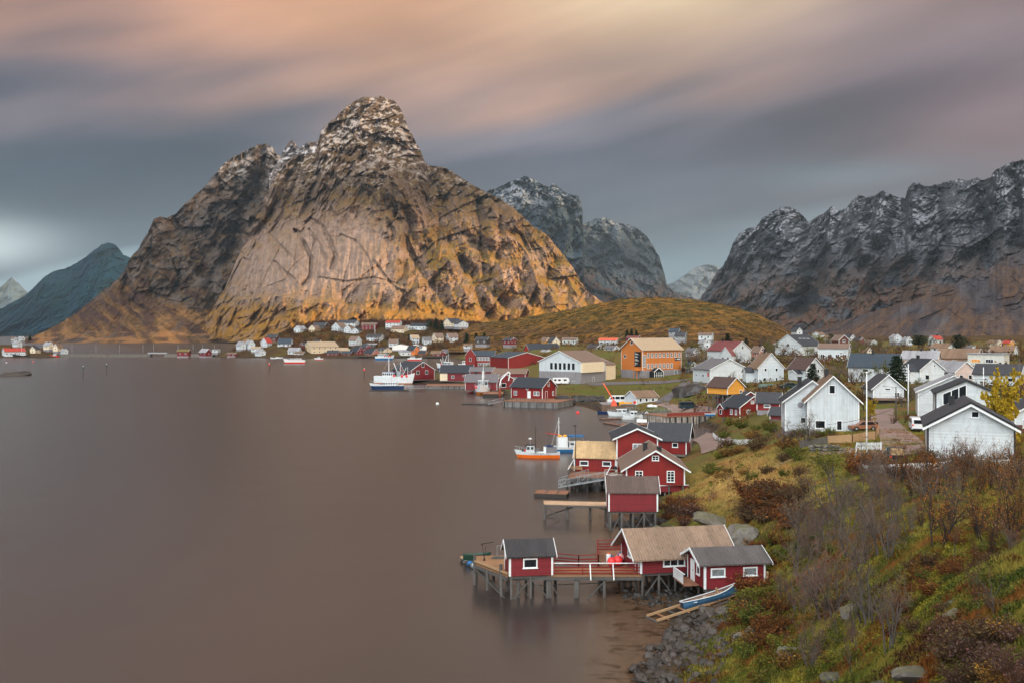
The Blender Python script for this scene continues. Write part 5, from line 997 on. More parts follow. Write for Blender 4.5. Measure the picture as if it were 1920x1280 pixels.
# middle cluster: decks, benches, gangways
def mid_decks():
    z=2.17; r=root_at('wooden_deck',P(1110,890,0),'weathered wooden deck on stilts in front of the tan-roofed shed','deck'); a,b_,c,d=P(1064,893,z),P(1158,893,z),P(1160,868,z),P(1079,868,z); deck(r,[a,b_,c,d],z,.15,WOODB)
    pts=[(a.lerp(b_,k/5).x,a.y+.2) for k in range(6)]+[(a.lerp(d,k/3).x+.2,a.lerp(d,k/3).y) for k in(1,2)]+[(a.lerp(b_,k/5).x+.8,a.y+3) for k in range(6)]; add_posts(r,pts,z-.1,.15)
    MB().bar(a-V((0,-.1,.3)),b_-V((0,-.1,.3)),.18,.3).bar(V((a.x,a.y,.9)),V((b_.x,b_.y,.9)),.1,.14).xf(W2L(r)).build('beam',WOODG,r)
    rails(r,[a+V((.1,.1,0)),d+V((0,0,0))],1.05,WOODG,3,1.6,TRIM)
    rails(r,[P(1134,893,z),P(1157,893,z)],1.,pmat('pale weathered rail',(196,184,170),.7),3,1.5)
    s=root_at('wooden_deck',P(1165,895,0),'small deck with white-topped rails between the tan-roofed shed and the gabled house','deck'); a,b_,c,d=P(1137,903,z),P(1176,903,z),P(1180,880,z),P(1148,880,z); deck(s,[a,b_,c,d],z-.02,.15,WOODT); add_posts(s,[(a.x,a.y),(b_.x,b_.y),((a.x+b_.x)/2,a.y),(d.x,d.y)],z-.1,.13)
    rails(s,[b_,a,d,c],1.0,REDP,3,1.5,TRIM); g=root_at('barbecue',P(1153,888,z),'black barbecue on the small deck','barbecue'); MB().ball((0,0,.85),.35).build('bowl',BLACKM,g,smooth=True); MB().bar((-.25,0,0),(-.1,0,.7),.04).bar((.25,0,0),(.1,0,.7),.04).bar((0,.25,0),(0,.1,.7),.04).build('leg',BLACKM,g)
    k=root_at('wooden_deck',P(1230,915,0),'red-fronted platform under the gabled red house','deck'); a,b_=P(1180,911.5,z),P(1291,909,z); MB().bar(a-V((0,0,.42)),b_-V((0,0,.42)),.1,.85).xf(W2L(k)).build('front_boards',wallm('redh'),k); MB().bar(a+V((0,0,.06)),b_+V((0,0,.06)),.3,.08).xf(W2L(k)).build('edge_board',TRIM,k); add_posts(k,[(a.lerp(b_,q/5).x,a.lerp(b_,q/5).y+.15) for q in range(6)],z-.85,.13)
    # bench and picnic table
    q=P(1079,884,z); b=root_at('bench',q,'pale wooden bench with slatted back on the weathered deck','bench',rz=R(-6)); MB().box(-1,1.,-.25,.25,.42,.48).build('seat',WOODP,b); MB().box(-1,1.,-.33,-.28,.55,.62).box(-1,1.,-.35,-.3,.7,.78).box(-1,1.,-.37,-.32,.86,.95).build('backrest',WOODP,b)
    for x in(-.95,.95): MB().box(x-.05,x+.05,-.35,-.27,0,1.0).box(x-.05,x+.05,.17,.25,0,.65).box(x-.05,x+.05,-.35,.25,.6,.66).build('side_frame',WOODP,b)
    q=P(1112,881,z); b=root_at('picnic_table',q,'grey picnic table against the red wall of the tan-roofed shed','table'); MB().box(-.95,.95,-.35,.35,.72,.78).build('table_top',WOODG,b)
    for s_ in(-1,1): MB().box(-.95,.95,s_*.75-.12,s_*.75+.12,.42,.47).build('seat',WOODG,b)
    for x in(-.65,.65): MB().bar((x,-.75,.44),(x,.75,.44),.06,.1).bar((x,-.6,0),(x,-.2,.72),.07).bar((x,.6,0),(x,.2,.72),.07).build('leg',WOODG,b)
mid_decks()
floating_dock('broad dark floating dock at the foot of two steel gangways',P(1000,923,.6),P(1063,925,.6),2.9,.6,WOODB)
def gangway(label,a,b,w=1.0,h=1.0):
    L=(b-a).length; r=root_at('gangway',a,label,'gangway'); d=(b-a).normalized(); s=V((-d.y,d.x,0)).normalized()*w/2; bm=MB()
    for sd in(-1,1):
        o=s*sd; p0,p1=o,b-a+o; bm.bar(p0,p1,.08,.12); bm.bar(p0+V((0,0,h)),p1+V((0,0,h)),.06); n=max(3,int(L/1.3))
        for i in range(n+1):
            q=p0.lerp(p1,i/n); bm.bar(q,q+V((0,0,h)),.05)
            if i<n: bm.bar(q+V((0,0,h)) if i%2 else q,p0.lerp(p1,(i+1)/n)+(V((0,0,0)) if i%2 else V((0,0,h))),.035)
    bm.build('truss',STEEL,r); MB().bar((0,0,-.03),b-a+V((0,0,-.03)),w*.95,.05).build('walkway',WOODG,r)
gangway('long steel gangway rising from the dark floating dock to the small deck',P(1049,912,.7),P(1139,897,2.1),1.2); gangway('steel gangway behind the long one, climbing to the weathered deck',P(1052,907,.7),P(1100,893,2.1),1.2)
def side_pier():
    z=2.0; r=root_at('pier',P(1080,943,0),'narrow plank pier on stilts beside the windowless red shed','pier'); a,b_=P(1020,943,z),P(1143,946,z); w=V((0,2.2,0)); deck(r,[a,b_,b_+w,a+w],z,.14,pmat('pale slatted planks',(190,158,128),.8,var=.15,clad='c',cstep=.3,cdepth=.03)); M=W2L(r)
    MB().bar(a-V((0,0,.25)),b_-V((0,0,.25)),.12,.22).xf(M).build('beam',WOODG,r); pts=[]
    for p in(1021,1064,1107,1137): x=(p-CX)/F*a.y; pts+=[(x,a.y+.1),(x+.1,a.y+2.1)]
    add_posts(r,pts,z-.1,.14); X=lambda p:(p-CX)/F*a.y
    brace(r,[(V((X(1022),a.y,1.6)),V((X(1049),a.y,0.2))),(V((X(1024),a.y+2,.1)),V((X(1100),a.y+2,1.7))),(V((X(1108),a.y+1,1.8)),V((X(1136),a.y+1,1.)))],.13)
side_pier()
def quay(label,pxs,py,z,depth,mat=QUAYW,top=WOODB,name='timber_quay',cat='quay',fend=True,step=3.,pyb=None):
    a,b_=P(pxs[0],py,0),P(pxs[1],pyb or py,0); an=math.atan2(b_.y-a.y,b_.x-a.x); L=(b_-a).length; r=root_at(name,a,label,cat,rz=an)
    MB().box(0,L,0,depth,-2.5,z-.12).build('front_wall',mat,r); MB().box(-.1,L+.1,-.12,depth,z-.118,z).build('deck',top,r)
    if fend:
        x=.4
        while x<L: MB().box(x,x+.28,-.28,-.002,-1.5,z-.15).build('fender_post',WOODD if (int(x*7)%3) else WOODG,r); x+=step
    return r
q=quay('grey timber quay with black posts carrying the outer red boathouse',(943,1045),762,1.85,16,pyb=765,step=2.6); L_=(P(1045,765,0)-P(943,762,0)).length
_rb=MB()
for i in range(11): _rb.box(i*1.4,i*1.4+.08,.3,.38,1.85,2.75)
_rb.box(0,14,.31,.37,2.7,2.76).box(0,14,.31,.37,2.3,2.35).build('railing',WOODG,q)
quay('long grey timber quay in front of the black-roofed store',(797,880),728.5,1.3,14,step=2.2)
quay('short dark quay under the trawler berth',(905,943),744,1.2,14,mat=WOODD,step=2.5)
quay('timber quay below the red warehouse on the left',(748,815),716.5,1.2,14,mat=WOODD,step=4.)
q=quay('curved-looking timber quay with red fence in the cove',(1252,1342),797,2.1,11,pyb=793,mat=pmat('streaked pale quay boards',(150,142,134),.85,var=.6,nscale=.8,clad='v',cstep=.45,cdepth=.04,stain=((60,66,30),.6)),step=1.7)
_rb=MB()
for i in range(13): _rb.box(i*1.05,i*1.05+.06,.2,.26,2.1,3.0)
for zz in(2.25,2.5,2.75): _rb.box(0,12.8,.2,.25,zz,zz+.2)
_rb.build('railing',REDP,q)
quay('brown stone quay with a small crane by the white harbour building',(1129,1188),771,2.1,9,mat=pmat('brown quay stone',(112,92,78),.9,var=.35,nscale=1.2,stain=((60,60,40),.7),bump=.05,bscale=2.),top=CONC,name='stone_quay',fend=False)
def far_jetty(label,p0,p1,py,z=1.5,depth=7):
    a,b_=P(p0,py,0),P(p1,py,0); r=root_at('jetty',a,label,'jetty'); L=b_.x-a.x; MB().box(0,L,0,depth,z-.3,z).build('deck',WOODG,r); x=.5
    while x<L: MB().box(x,x+.35,.1,.45,-1.5,z-.3).build('post',WOODD,r); x+=3.4
    MB().box(0,L,3.5,depth,-1,z-.3).build('back_wall',WOODD,r)
far_jetty('dark jetty under the red boathouse on the far waterfront',608,667,670.5); far_jetty('dark jetty in front of the pink boathouse on the far waterfront',668,712,671); far_jetty('jetty below the white store and yellow house across the water',738,782,671); far_jetty('right-hand jetty of the far waterfront under the tan-roofed shed',786,846,671.5); far_jetty('jetty at the left islet below the red-roofed harbour house',2,84,669.5)
# ---------------- boats ----------------
def hull(L,Bm,fb,dr,bowr=.55,band=.5,mh=HULLW,mb=ORNG,stern=.75,rake=.10,keelline=None):
    n=22; S=[]
    for i in range(n+1):
        t=-1+2*i/n; hb=Bm/2*(stern+(1-stern)*(1-((t+1)/1.)**2*0) if False else (stern+(1-stern)*math.sin(min(1,(t+1)/1.0)*math.pi/2)) if t<0 else (1-(t**2.6)))
        hb=max(hb,.03); sh=fb*(1+bowr*max(0,t)**1.8+.12*min(0,t)**2); row=[]
        for f_,zz in((.10,-dr),(.72,-.12*fb),(.86,band*fb),(1.,sh)):
            xx=t*L/2*(1 if t<0 else 1)+ (rake*L*.5*(zz/fb if zz>0 else zz/dr*.8)*max(0,t)**2); row.append((xx,hb*f_*(1 if t<.85 or zz>0 else .5),zz))
        S.append(row)
    b=MB(); vs=[];fs=[];mm=[]
    for row in S:
        for x,y,z in row: vs.append((x,y,z))
        for x,y,z in row: vs.append((x,-y,z))
    for i in range(n):
        for k in range(3):
            a=i*8+k; fs.append((a,a+1,a+9,a+8)); mm.append(1 if k<2 else 0); a+=4; fs.append((a,a+8,a+9,a+1)); mm.append(1 if k<2 else 0)
        a=i*8; fs.append((a,a+8,a+12,a+4)); mm.append(1)
    fs.append((0,4,5,1)); fs.append((1,5,6,2)); mm+=[1,1]; fs.append((2,6,7,3)); mm.append(0)
    b.v=vs;b.f=fs;b.m=mm; return b,S
def boat(label,px,py,L,head,mh=HULLW,mb=ORNG,Bm=None,fb=None,cabin=None,masts=(),band=.5,name='fishing_boat',cat='boat',z=0,roofm_=None,extras=None,bowr=.55,group=None,deckm=None,detail=True):
    p=P(px,py,z); r=root_at(name,p,label,cat,group,R(head)); Bm=Bm or L*.3; fb=fb or L*.12; b,S=hull(L,Bm,fb,L*.06,bowr,band); b.build('hull',[mh,mb],r,smooth=False)
    vs=[];m=MB(); n=len(S)
    dz=.25*fb if cabin else .45*fb
    for row in S: vs+= [(row[3][0]*.97,row[3][1]*.93,row[3][2]-dz),(row[3][0]*.97,-row[3][1]*.93,row[3][2]-dz)]
    m.add(vs,[(2*i,2*i+1,2*i+3,2*i+2) for i in range(n-1)]); m.build('deck',deckm or pmat('boat deck',(140,146,148),.7),r,fix=False)
    if detail:
        rl=MB()
        for row0,row1 in zip(S[n//2:-1],S[n//2+1:]):
            for s in(1,-1):
                p0=V((row0[3][0],row0[3][1]*s,row0[3][2])); p1=V((row1[3][0],row1[3][1]*s,row1[3][2])); u=V((0,0,.08*L)); rl.bar(p0+u,p1+u,.05); rl.bar(p0,p0+u,.04)
        rl.build('rail',STEEL,r)
    if cabin:
        for ci,(x0,x1,w,h,mc) in enumerate(cabin):
            zb=fb*.8; w2=w/2; c=MB().prism([(x0,zb),(x1+.02*L,zb),(x1-.03*L,zb+h),(x0,zb+h)],-w2,w2).build('wheelhouse',mc,r,bevel=.02)
            gl=MB(); nw=max(2,int((x1-x0)/.9))
            for k in range(nw):
                a=x0+(x1-x0-.1)*(k+.15)/nw; e=x0+(x1-x0-.1)*(k+.85)/nw
                for s in(-1,1): gl.box(a,e,s*w2-.02,s*w2+.02,zb+h*.5,zb+h*.85)
            gl.build('window',GLASS,c,fix=False); wf=MB()
            for k in range(3): wf.box(x1-.005*L,x1+.015,-w2+w*(k+.12)/3,-w2+w*(k+.88)/3,zb+h*.5,zb+h*.85)
            wf.build('window',GLASS,c); MB().box(x0-.15,x1+.1,-w2-.12,w2+.12,zb+h,zb+h+.1).build('roof',roofm_ or TRIM,c)
    for mt in masts:
        x,h,rr=mt[:3]; c=mt[3] if len(mt)>3 else STEEL; o=MB().tube((x,0,fb*.6),(x,0,h),rr,rr*.5,7); o.bar((x,-.7*rr*10,h*.72),(x,.7*rr*10,h*.72),.05).bar((x-.3,0,h*.86),(x+.3,0,h*.86),.05).bar((x,0,h*.95),(x-L*.22,0,fb),.025).build('mast',c,r)
    if extras: extras(r,L,Bm,fb)
    return r
def b1x(r,L,B,fb):
    MB().box(-L*.43,-L*.18,-B*.36,B*.36,fb*.8,fb*.8+1.15).build('grey_shelter',TARP,r); MB().box(-L*.18,-L*.12,-B*.36,B*.36,fb*.8,fb*.8+1.3).build('bulkhead',HULLW,r); MB().prism([(-.9,0),(.9,0),(0,.35)],-.5,.5,axis='x').xf(Matrix.Translation((-L*.24,0,fb*.8+1.3))@Matrix.Rotation(R(90),4,'Z')).build('boom_cover',pmat('dark blue canvas',(30,52,90),.8),r)
    MB().lathe([(.1,0),(.3,.1),(.3,.25),(.1,.35)],(L*.20,0,fb+2.3),10).build('radar',TRIM,r); MB().tube((L*.20,0,fb+1.4),(L*.20,0,fb+2.3),.05,.05,5).build('radar_post',STEEL,r); MB().ball((L*.31,.3,fb*1.35),.28).build('buoy',PINK,r,smooth=True); MB().box(L*.33,L*.40,-.5,.5,fb*1.1,fb*1.5).build('winch',BLACKM,r)
boat('orange-bottomed white fishing boat moored alone in the bay',1010,857,7.7,176,HULLW,ORNG,2.7,.95,[(.8,2.3,1.6,1.5,HULLW)],[(.55,5.9,.06,BLACKM),(-1.85,4.8,.05,BLACKM)],.62,extras=b1x,roofm_=BLACKM)
def b2x(r,L,B,fb):
    MB().box(-.3,2.6,-1.1,1.1,fb+1.9,fb+2.15).build('blue_canopy',BLUE,r); b=MB()
    for x in(-.2,2.4):
        for y in(-1,1): b.bar((x,y,fb+1.2),(x,y,fb+1.95),.05)
    b.build('canopy_frame',STEEL,r); 
    for x in(-.9,-1.9): MB().lathe([(.2,-.05),(.42,.1),(.42,.25),(.2,.35)],(x,0,fb+1.9),10).build('yellow_tub',YELP,r)
    MB().box(-2.4,-.5,-.8,.8,fb*.8,fb+1.85).build('deck_house',HULLW,r); MB().bar((-2.2,0,fb+2.3),(-4.6,0,fb+2.6),.12).build('boom',REDH,r)
boat('blue and white boat with yellow tubs and tall mast moored behind the orange one',1068,846,6.6,8,HULLW,BLUE,2.5,1.0,[(-.2,2.1,1.7,1.1,HULLW)],[(-2.1,6.6,.10,TRIM)],.55,extras=b2x)
boat('sleek navy motor yacht with white cabin moored before the white ship',727,729,12.6,180,HULLW,NAVY,3.8,1.6,[(-4,1.8,2.9,1.5,HULLW)],[(-1.5,5.4,.06)],.85,name='motor_yacht',cat='yacht')
def shipx(r,L,B,fb):
    MB().box(L*.1,L*.2,-.8,.8,fb*.9,fb+2.4).build('net_drum',STEEL,r); MB().bar((L*.16,0,fb),(L*.0,0,fb+6.),.22).bar((L*.22,.5,fb),(L*.33,.5,fb+4.),.18).build('derrick',HULLW,r)
    for x,y in((L*.05,-1.),(L*.27,-1.2),(L*.38,-.8)): MB().ball((x,y*1.6,fb+.4),.6).build('buoy',PINK,r,smooth=True)
boat('large white fishing ship with blue wheelhouse roof before the red warehouse',738,719,17,-14,HULLW,pmat('ochre boot paint',(176,104,36),.5),5.2,3.1,[(-4.5,1.2,3.6,2.6,HULLW)],[(-2.2,11.5,.22,TRIM),(3.2,9.5,.15,TRIM),(6.5,7.5,.1,TRIM)],.16,name='fishing_ship',cat='ship',roofm_=BLUE,extras=shipx)
boat('white fishing vessel with varnished orange lower bow moored bow-on at the quay',905,738,13,-96,HULLW,pmat('ochre boot paint',(176,104,36),.5),5.6,2.3,[(-4.2,-.6,3.6,3.0,HULLW)],[(-1.5,10.8,.14,TRIM),(-3.6,8.5,.12,TRIM)],.5,name='fishing_ship',cat='ship',bowr=.75,extras=shipx)
boat('small white boat with red-orange bottom half hidden by the bow-on vessel',883,735,6.5,-75,HULLW,REDH,2.3,1.,[(-1.2,.8,1.4,1.4,HULLW)],[(.2,3.6,.05)],.45)
boat('white cabin boat at the floating docks, nearer the stone quay',1163,779,6.2,182,HULLW,HULLW,2.3,.9,[(-1.6,1.,1.8,1.05,HULLW)],(),.4,name='cabin_boat')
boat('white cabin boat with open stern beside the docks shed',1187,785,5.6,4,HULLW,HULLW,2.2,.9,[(-.8,1.0,1.6,1.3,HULLW)],[(-.6,2.9,.03)],.4,name='cabin_boat')
boat('red and white passenger boat out on the far water',553,681,14.5,178,pmat('white hull paint soft',(226,224,224),.5),REDH,4.4,2.3,[(-4.5,3.6,3.6,1.6,pmat('white hull paint soft',(226,224,224),.5))],[(-1,5.4,.08)],.42,name='passenger_boat',cat='boat')
boat('small red-bottomed white boat by the far jetty',598,674.5,6.5,175,HULLW,REDH,2.4,1.2,[(-.8,1.2,1.6,1.5,HULLW)],[(0,4,.05)],.45,detail=False)
boat('blue-hulled white fishing ship at the far waterfront',720,674.5,14,5,HULLW,BLUE,4.5,2.6,[(-5,1.5,3.4,2.4,HULLW)],[(-2.5,9,.15,TRIM),(2.5,7,.1)],.55,name='fishing_ship',cat='ship',detail=False,extras=shipx)
boat('red and white boat in front of the yellow waterfront house',777,675.5,10.5,-4,HULLW,REDH,3.2,1.7,[(-3.4,.6,2.2,1.7,HULLW)],[(-2.,5.5,.06)],.5,detail=False)
boat('white trawler with tall gantry behind the black-roofed store',838,693,13,150,HULLW,NAVY,4.4,2.6,[(-3.5,1.5,3.2,2.6,HULLW)],[(-1,10,.14,TRIM),(3,8,.12,TRIM)],.4,name='fishing_ship',cat='ship',detail=False,extras=shipx)
boat('white and red fishing boat beside the dark-roofed red warehouse',876,689,11,15,HULLW,REDH,3.8,2.2,[(-3,.8,2.6,2.4,HULLW)],[(-1,8.5,.12,TRIM),(3.4,6,.08)],.5,name='fishing_ship',cat='ship',detail=False)
boat('dark-hulled boat with two masts below the red-roofed harbour house',40,670,14,176,BLACKM,BLACKM,4,2.,[(-3.5,-.5,2.6,2.,HULLW)],[(-.2,10,.12,TRIM),(3.8,8,.1)],.5,name='fishing_ship',cat='ship',detail=False)
boat('red-hulled boat with white wheelhouse at the end of the left islet',102,669.5,7,182,REDH,REDH,2.6,1.4,[(-1.5,1.,1.8,1.6,HULLW)],[(.2,4.5,.06)],.5,detail=False)
boat('small white open boat moored left of the far waterfront',513,672,5,180,HULLW,HULLW,1.8,.8,None,(),.4,name='small_boat',detail=False); boat('white open boat beside the far waterfront sheds',524,671.5,5.5,176,HULLW,HULLW,2,.9,None,(),.4,name='small_boat',detail=False)
boat('little boat with grey cover at the left of the docks',1133,775,3.6,180,NAVY,NAVY,1.5,.6,None,(),.4,name='small_boat',detail=False,deckm=TARP)
boat('small open green boat tied at the end of the pier',893,1046,2.6,8,GRN,GRN,1.3,.4,None,(),.4,name='small_boat',detail=False,z=.5,deckm=BLACKM)
# rowing boat on the slip
def rowboat():
    a,b_=P(1281,1141,.55),P(1383,1112,1.5); an=math.atan2(b_.y-a.y,b_.x-a.x); L=(b_-a).length; mid=(a+b_)/2; r=root_at('rowing_boat',mid,'blue-grey wooden rowing boat with white rim drawn up on the slipway','boat',rz=an); r.rotation_euler=(R(-9),-math.asin((b_.z-a.z)/L),an)
    n=20; S=[]
    for i in range(n+1):
        t=-1+2*i/n; hb=.82*(.5+.5*math.sin((t+1)*math.pi/2) if t<0 else max(.02,1-t**2.4)); sh=.52+.26*max(0,t)**2+.06*t*t; S.append([(t*L/2,hb*f,z) for f,z in((.05,-.08+.12*max(0,t)**3),(.55,.02+.1*max(0,t)**3),(.85,.26+.08*max(0,t)**2),(1.,sh))])
    def shell(off,mats,name,par,bm=None,lo=0,hi=3):
        b=MB(); k=4
        for row in S:
            for s in(1,-1): b.v+= [(x,y*s*(1-off),z+off*.25) for x,y,z in row]
        for i in range(n):
            for q in range(lo,hi):
                for s in(0,4): a0=i*8+s+q; b.f.append((a0,a0+1,a0+9,a0+8)); b.m.append(0)
            if lo==0: b.f.append((i*8,i*8+8,i*8+12,i*8+4)); b.m.append(0)
        if lo==0:
            for q in range(3): b.f.append((q,q+1,q+5,q+4)); b.m.append(0)
        return b.build(name,mats,par,fix=False)
    shell(0,pmat('blue-grey boat planks',(58,100,134),.5,var=.1,clad='h',cstep=.11,cdepth=.02),'hull',r); shell(.05,pmat('brown boat inside',(92,70,66),.7,var=.15),'inside',r)
    b=MB()
    for r0,r1 in zip(S[:-1],S[1:]):
        for s in(1,-1): b.bar((r0[3][0],r0[3][1]*s,r0[3][2]+.02),(r1[3][0],r1[3][1]*s,r1[3][2]+.02),.10,.05)
    b.bar((S[0][3][0],-S[0][3][1],S[0][3][2]),(S[0][3][0],S[0][3][1],S[0][3][2]),.08,.08).build('gunwale',HULLW,r)
    for t in(-.62,-.1,.38): MB().box(t*L/2-.12,t*L/2+.12,-.72*(1-max(0,t)**2.4),.72*(1-max(0,t)**2.4),.36,.40).build('thwart',HULLW,r)
    MB().bar((-L/2,0,-.1),(L*.36,0,-.1),.08,.08,0).build('keel',REDH,r)
    for s in(.3,-.3): MB().tube((-L*.3,s,.48),(L*.25,s*.6,.5),.025,.025,5).build('oar',WOODP,r)
    # slipway
    a,b_=P(1222,1158,.15),P(1445,1085,2.1); d=(b_-a); r=root_at('slipway',a,'timber slipway ladder running up the rocks under the rowing boat','slipway'); s=V((-d.y,d.x,0)).normalized(); bm=MB()
    for o in(-.75,.75,): bm.bar(s*o,d+s*o,.16,.16)
    bm.build('rail_beam',WOODP,r); bm=MB().bar(s*-1.5+V((.8,0,-.1)),d*.55+s*-1.3+V((0,0,-.1)),.14,.14).bar(s*-.1+d*.3,d*1.02+s*-1.,.1,.1); bm.build('loose_beam',WOODG,r)
    for k in range(13): q=d*(k/12); MB().bar(q-s*.95-V((0,0,.1)),q+s*.95-V((0,0,.1)),.14,.1).build('cross_tie',WOODT if k%2 else WOODG,r)
    MB().bar(d*.5+s*-.9,d*.5+s*-.9+V((-.3,-.2,1.1)),.14).bar(d*.88+s*-1.2,d*.88+s*-1.2+V((.1,0,1.3)),.16).build('prop',WOODP,r)
rowboat()
# docks in the cove
floating_dock('plank dock nearest the cove quay, left of the cabin boats',P(1127,784.5,.3),P(1166,783.5,.3),1.6,.3); floating_dock('long angled plank dock in the cove with equipment on it',P(1130,791,.3),P(1163,797,.3),1.4,.3); floating_dock('wide plank dock in front of the small dock shed',P(1164,795,.35),P(1228,795,.35),3.,.35)
ds=house('tiny white-edged dock shed with pointed roof on the floating dock',(1208,786.5),8,4,10,4,20,('grey boards',(128,124,130),'v'),'dark',z=.36,found=0,over=.15,gover=.15,corner=True,bot=0,doors=[('f',0,GLASS,.8,.8)],cat='shed',name='dock_shed',L=1.2)
gangway('white-railed gangway linking the docks to the cove quay',P(1232,785,.4),P(1254,779,1.9),1.2); gangway('long grey gangway from the docks up to the harbour bank',P(1188,782,.5),P(1256,768,1.8),1.4); gangway('thin gangway from the stone quay down to the docks',P(1160,773,.6),P(1195,768,1.9),1.1)
gangway('rope-railed gangway between the small raft and the outer quay',P(917,757,.5),P(944,751,1.6),1.2); floating_dock('low raft with white floats left of the outer quay',P(865,756,.3),P(921,757,.3),2.4,.25,WOODD); gangway('pale walkway joining the long quay and the white ship berth',P(768,727.5,.9),P(797,727,1.2),1.6); floating_dock('dark floating pontoon beneath the navy yacht',P(692,731,.3),P(766,731,.3),2.,.35,WOODD)
r=root_at('storage_drum',P(1203,793,.35),'white barrel lying on the wide dock','barrel'); MB().tube((-1.2,0,.5),(1.2,0,.5),.5,.5,14).build('body',TRIM,r,smooth=False); MB().box(-.8,-.6,-.5,.5,0,.2).box(.6,.8,-.5,.5,0,.2).build('cradle',WOODG,r)
# ---------------- marks, lamps, poles ----------------
def pole(label,px,py0,py1,name='utility_pole',cat='pole',d=None,r=.11,mat=None,arm=None,z=None,ball=None):
    if d is None:
        if z is not None: d=F*(HC-z)/(py0-HY)
        else: q=hit(px,py0); d=q.y if q else (town_d(py0) if px<900 else 760)
    s=d/F; b=PD(px,py0,d); h=(py0-py1)*s; rt=root_at(name,b,label,cat); MB().tube((0,0,-.6),(0,0,h),r,r*.6,8).build('shaft',mat or WOODG,rt,smooth=True)
    if arm: MB().bar((-arm,0,h-.3),(arm,0,h-.3),.09,.12).build('crossarm',mat or WOODG,rt)
    if ball: MB().ball((0,0,h),ball[0]).build('head',ball[1],rt,smooth=True)
    return rt,h
for i,(px,p0,p1,mt,l) in enumerate([(156,708,690,GRN,'green-topped channel marker pole, nearest the skerry'),(200,701,686,GRN,'green-topped channel marker pole right of the first'),(505,697,684,REDH,'red-topped channel marker left of the passenger boat'),(683,708,694,REDH,'red-topped channel marker left of the navy yacht')]):
    rt,h=pole(l,px,p0,p1,'channel_marker','marker',z=0,r=.16,mat=BLACKM); MB().tube((0,0,h-.2),(0,0,h+.8),.42,.42,10).build('head',mt,rt); MB().tube((0,0,h+.8),(0,0,h+1.2),.2,.1,8).build('lamp',TRIM,rt)
for px,py,l in [(1083,774,'pink round buoy floating in the cove'),(820,757,'pale small buoy floating off the long quay'),(62,678,'small red buoy floating off the left islet'),(12,680,'small pale buoy near the left margin')]:
    r=root_at('floating_buoy',P(px,py,0),l,'buoy'); MB().ball((0,0,.12),.5).build('ball',PINK if 'red' in l or 'pink' in l else TRIM,r,smooth=True); MB().tube((0,0,.55),(0,0,.85),.05,.05,6).build('ring',BLACKM,r)
for px,p0,p1,z,l in [(1079,874,797,2.2,'tall dark lamp post at the corner of the tan-roofed shed'),(1146,848,806,1.5,'short lamp post behind the tan roof')]:
    rt,h=pole(l,px,p0,p1,'lamp_post','street lamp',d=150 if px<1100 else 162,r=.07,mat=BLACKM); MB().box(-.35,.1,-.12,.12,h-.1,h+.05).build('lamp_head',BLACKM,rt)
rt,h=pole('tall white flagpole on the lawn above the wooden slope',1625,868,698,'flagpole','flagpole',r=.09,mat=TRIM,ball=(.12,TRIM)); MB().box(-.2,.2,-.2,.2,-.3,.9).build('base',TRIM,rt)
for px,p0,p1,l,k in [(1680,790,724,'grey lamp pole beside the yellow shrub and lane',1),(1703,778,682,'tall white pole behind the lane',0),(1700,735,690,'dark pole between the spruce and white house',0),(1786,772,702,'wooden power pole in front of the glazed gable',2),(1844,740,688,'white pole left of the yellow tree',0),(1911,775,672,'grey pole at the right margin',0),(1546,712,671,'wooden pole right of the dark brown roof',2),(1818,655,638,'thin pole on the far right ridge',0),(1321,690,650,'thin pale pole beside the maroon-roofed house',0),(703,627,610,'pole right of the red and white house across the water',0),(804,630,600,'tall pole between houses and conifers in the far town',0),(836,641,622,'pale pole left of the grey-roofed far house',0),(869,641,621,'pale pole near the conifers of the far town',0),(727,664,638,'pole behind the blue fishing ship',0),(1164,655,620,'pole on the hill above the orange school',0),(1474,632,610,'pole on the shoulder of the brown hill',2)]:
    rt,h=pole(l,px,p0,p1,arm=1. if k==2 else None,r=.12 if p0>700 else .2,mat=TRIM if 'white' in l and 'pole' in l and 'wooden' not in l else WOODG)
    if k==1: MB().bar((0,0,h-.2),(-1.8,-.3,h+.1),.07).box(-2.2,-1.6,-.4,-.15,h,h+.12).build('lamp_head',STEEL,rt)
def cable(label,a,b,sag=1.2):
    r=root_at('power_cable',a,label,'cable'); m=MB(); n=14; q=[(b-a)*(k/n)-V((0,0,sag*4*(k/n)*(1-k/n))) for k in range(n+1)]
    for p0,p1 in zip(q[:-1],q[1:]): m.tube(p0,p1,.028,.028,4,cap=False)
    m.build('wire',BLACKM,r)
cable('dark cable slung from the wooden power pole over the tall white house',PD(1786,703,158),PD(1552,795,146),1.5); cable('cable running from the wooden power pole to the pole at the right margin',PD(1786,703,158),PD(1911,690,180)); cable('cable from the wooden power pole toward the spruce',PD(1786,703,158),PD(1700,692,250),1.8)
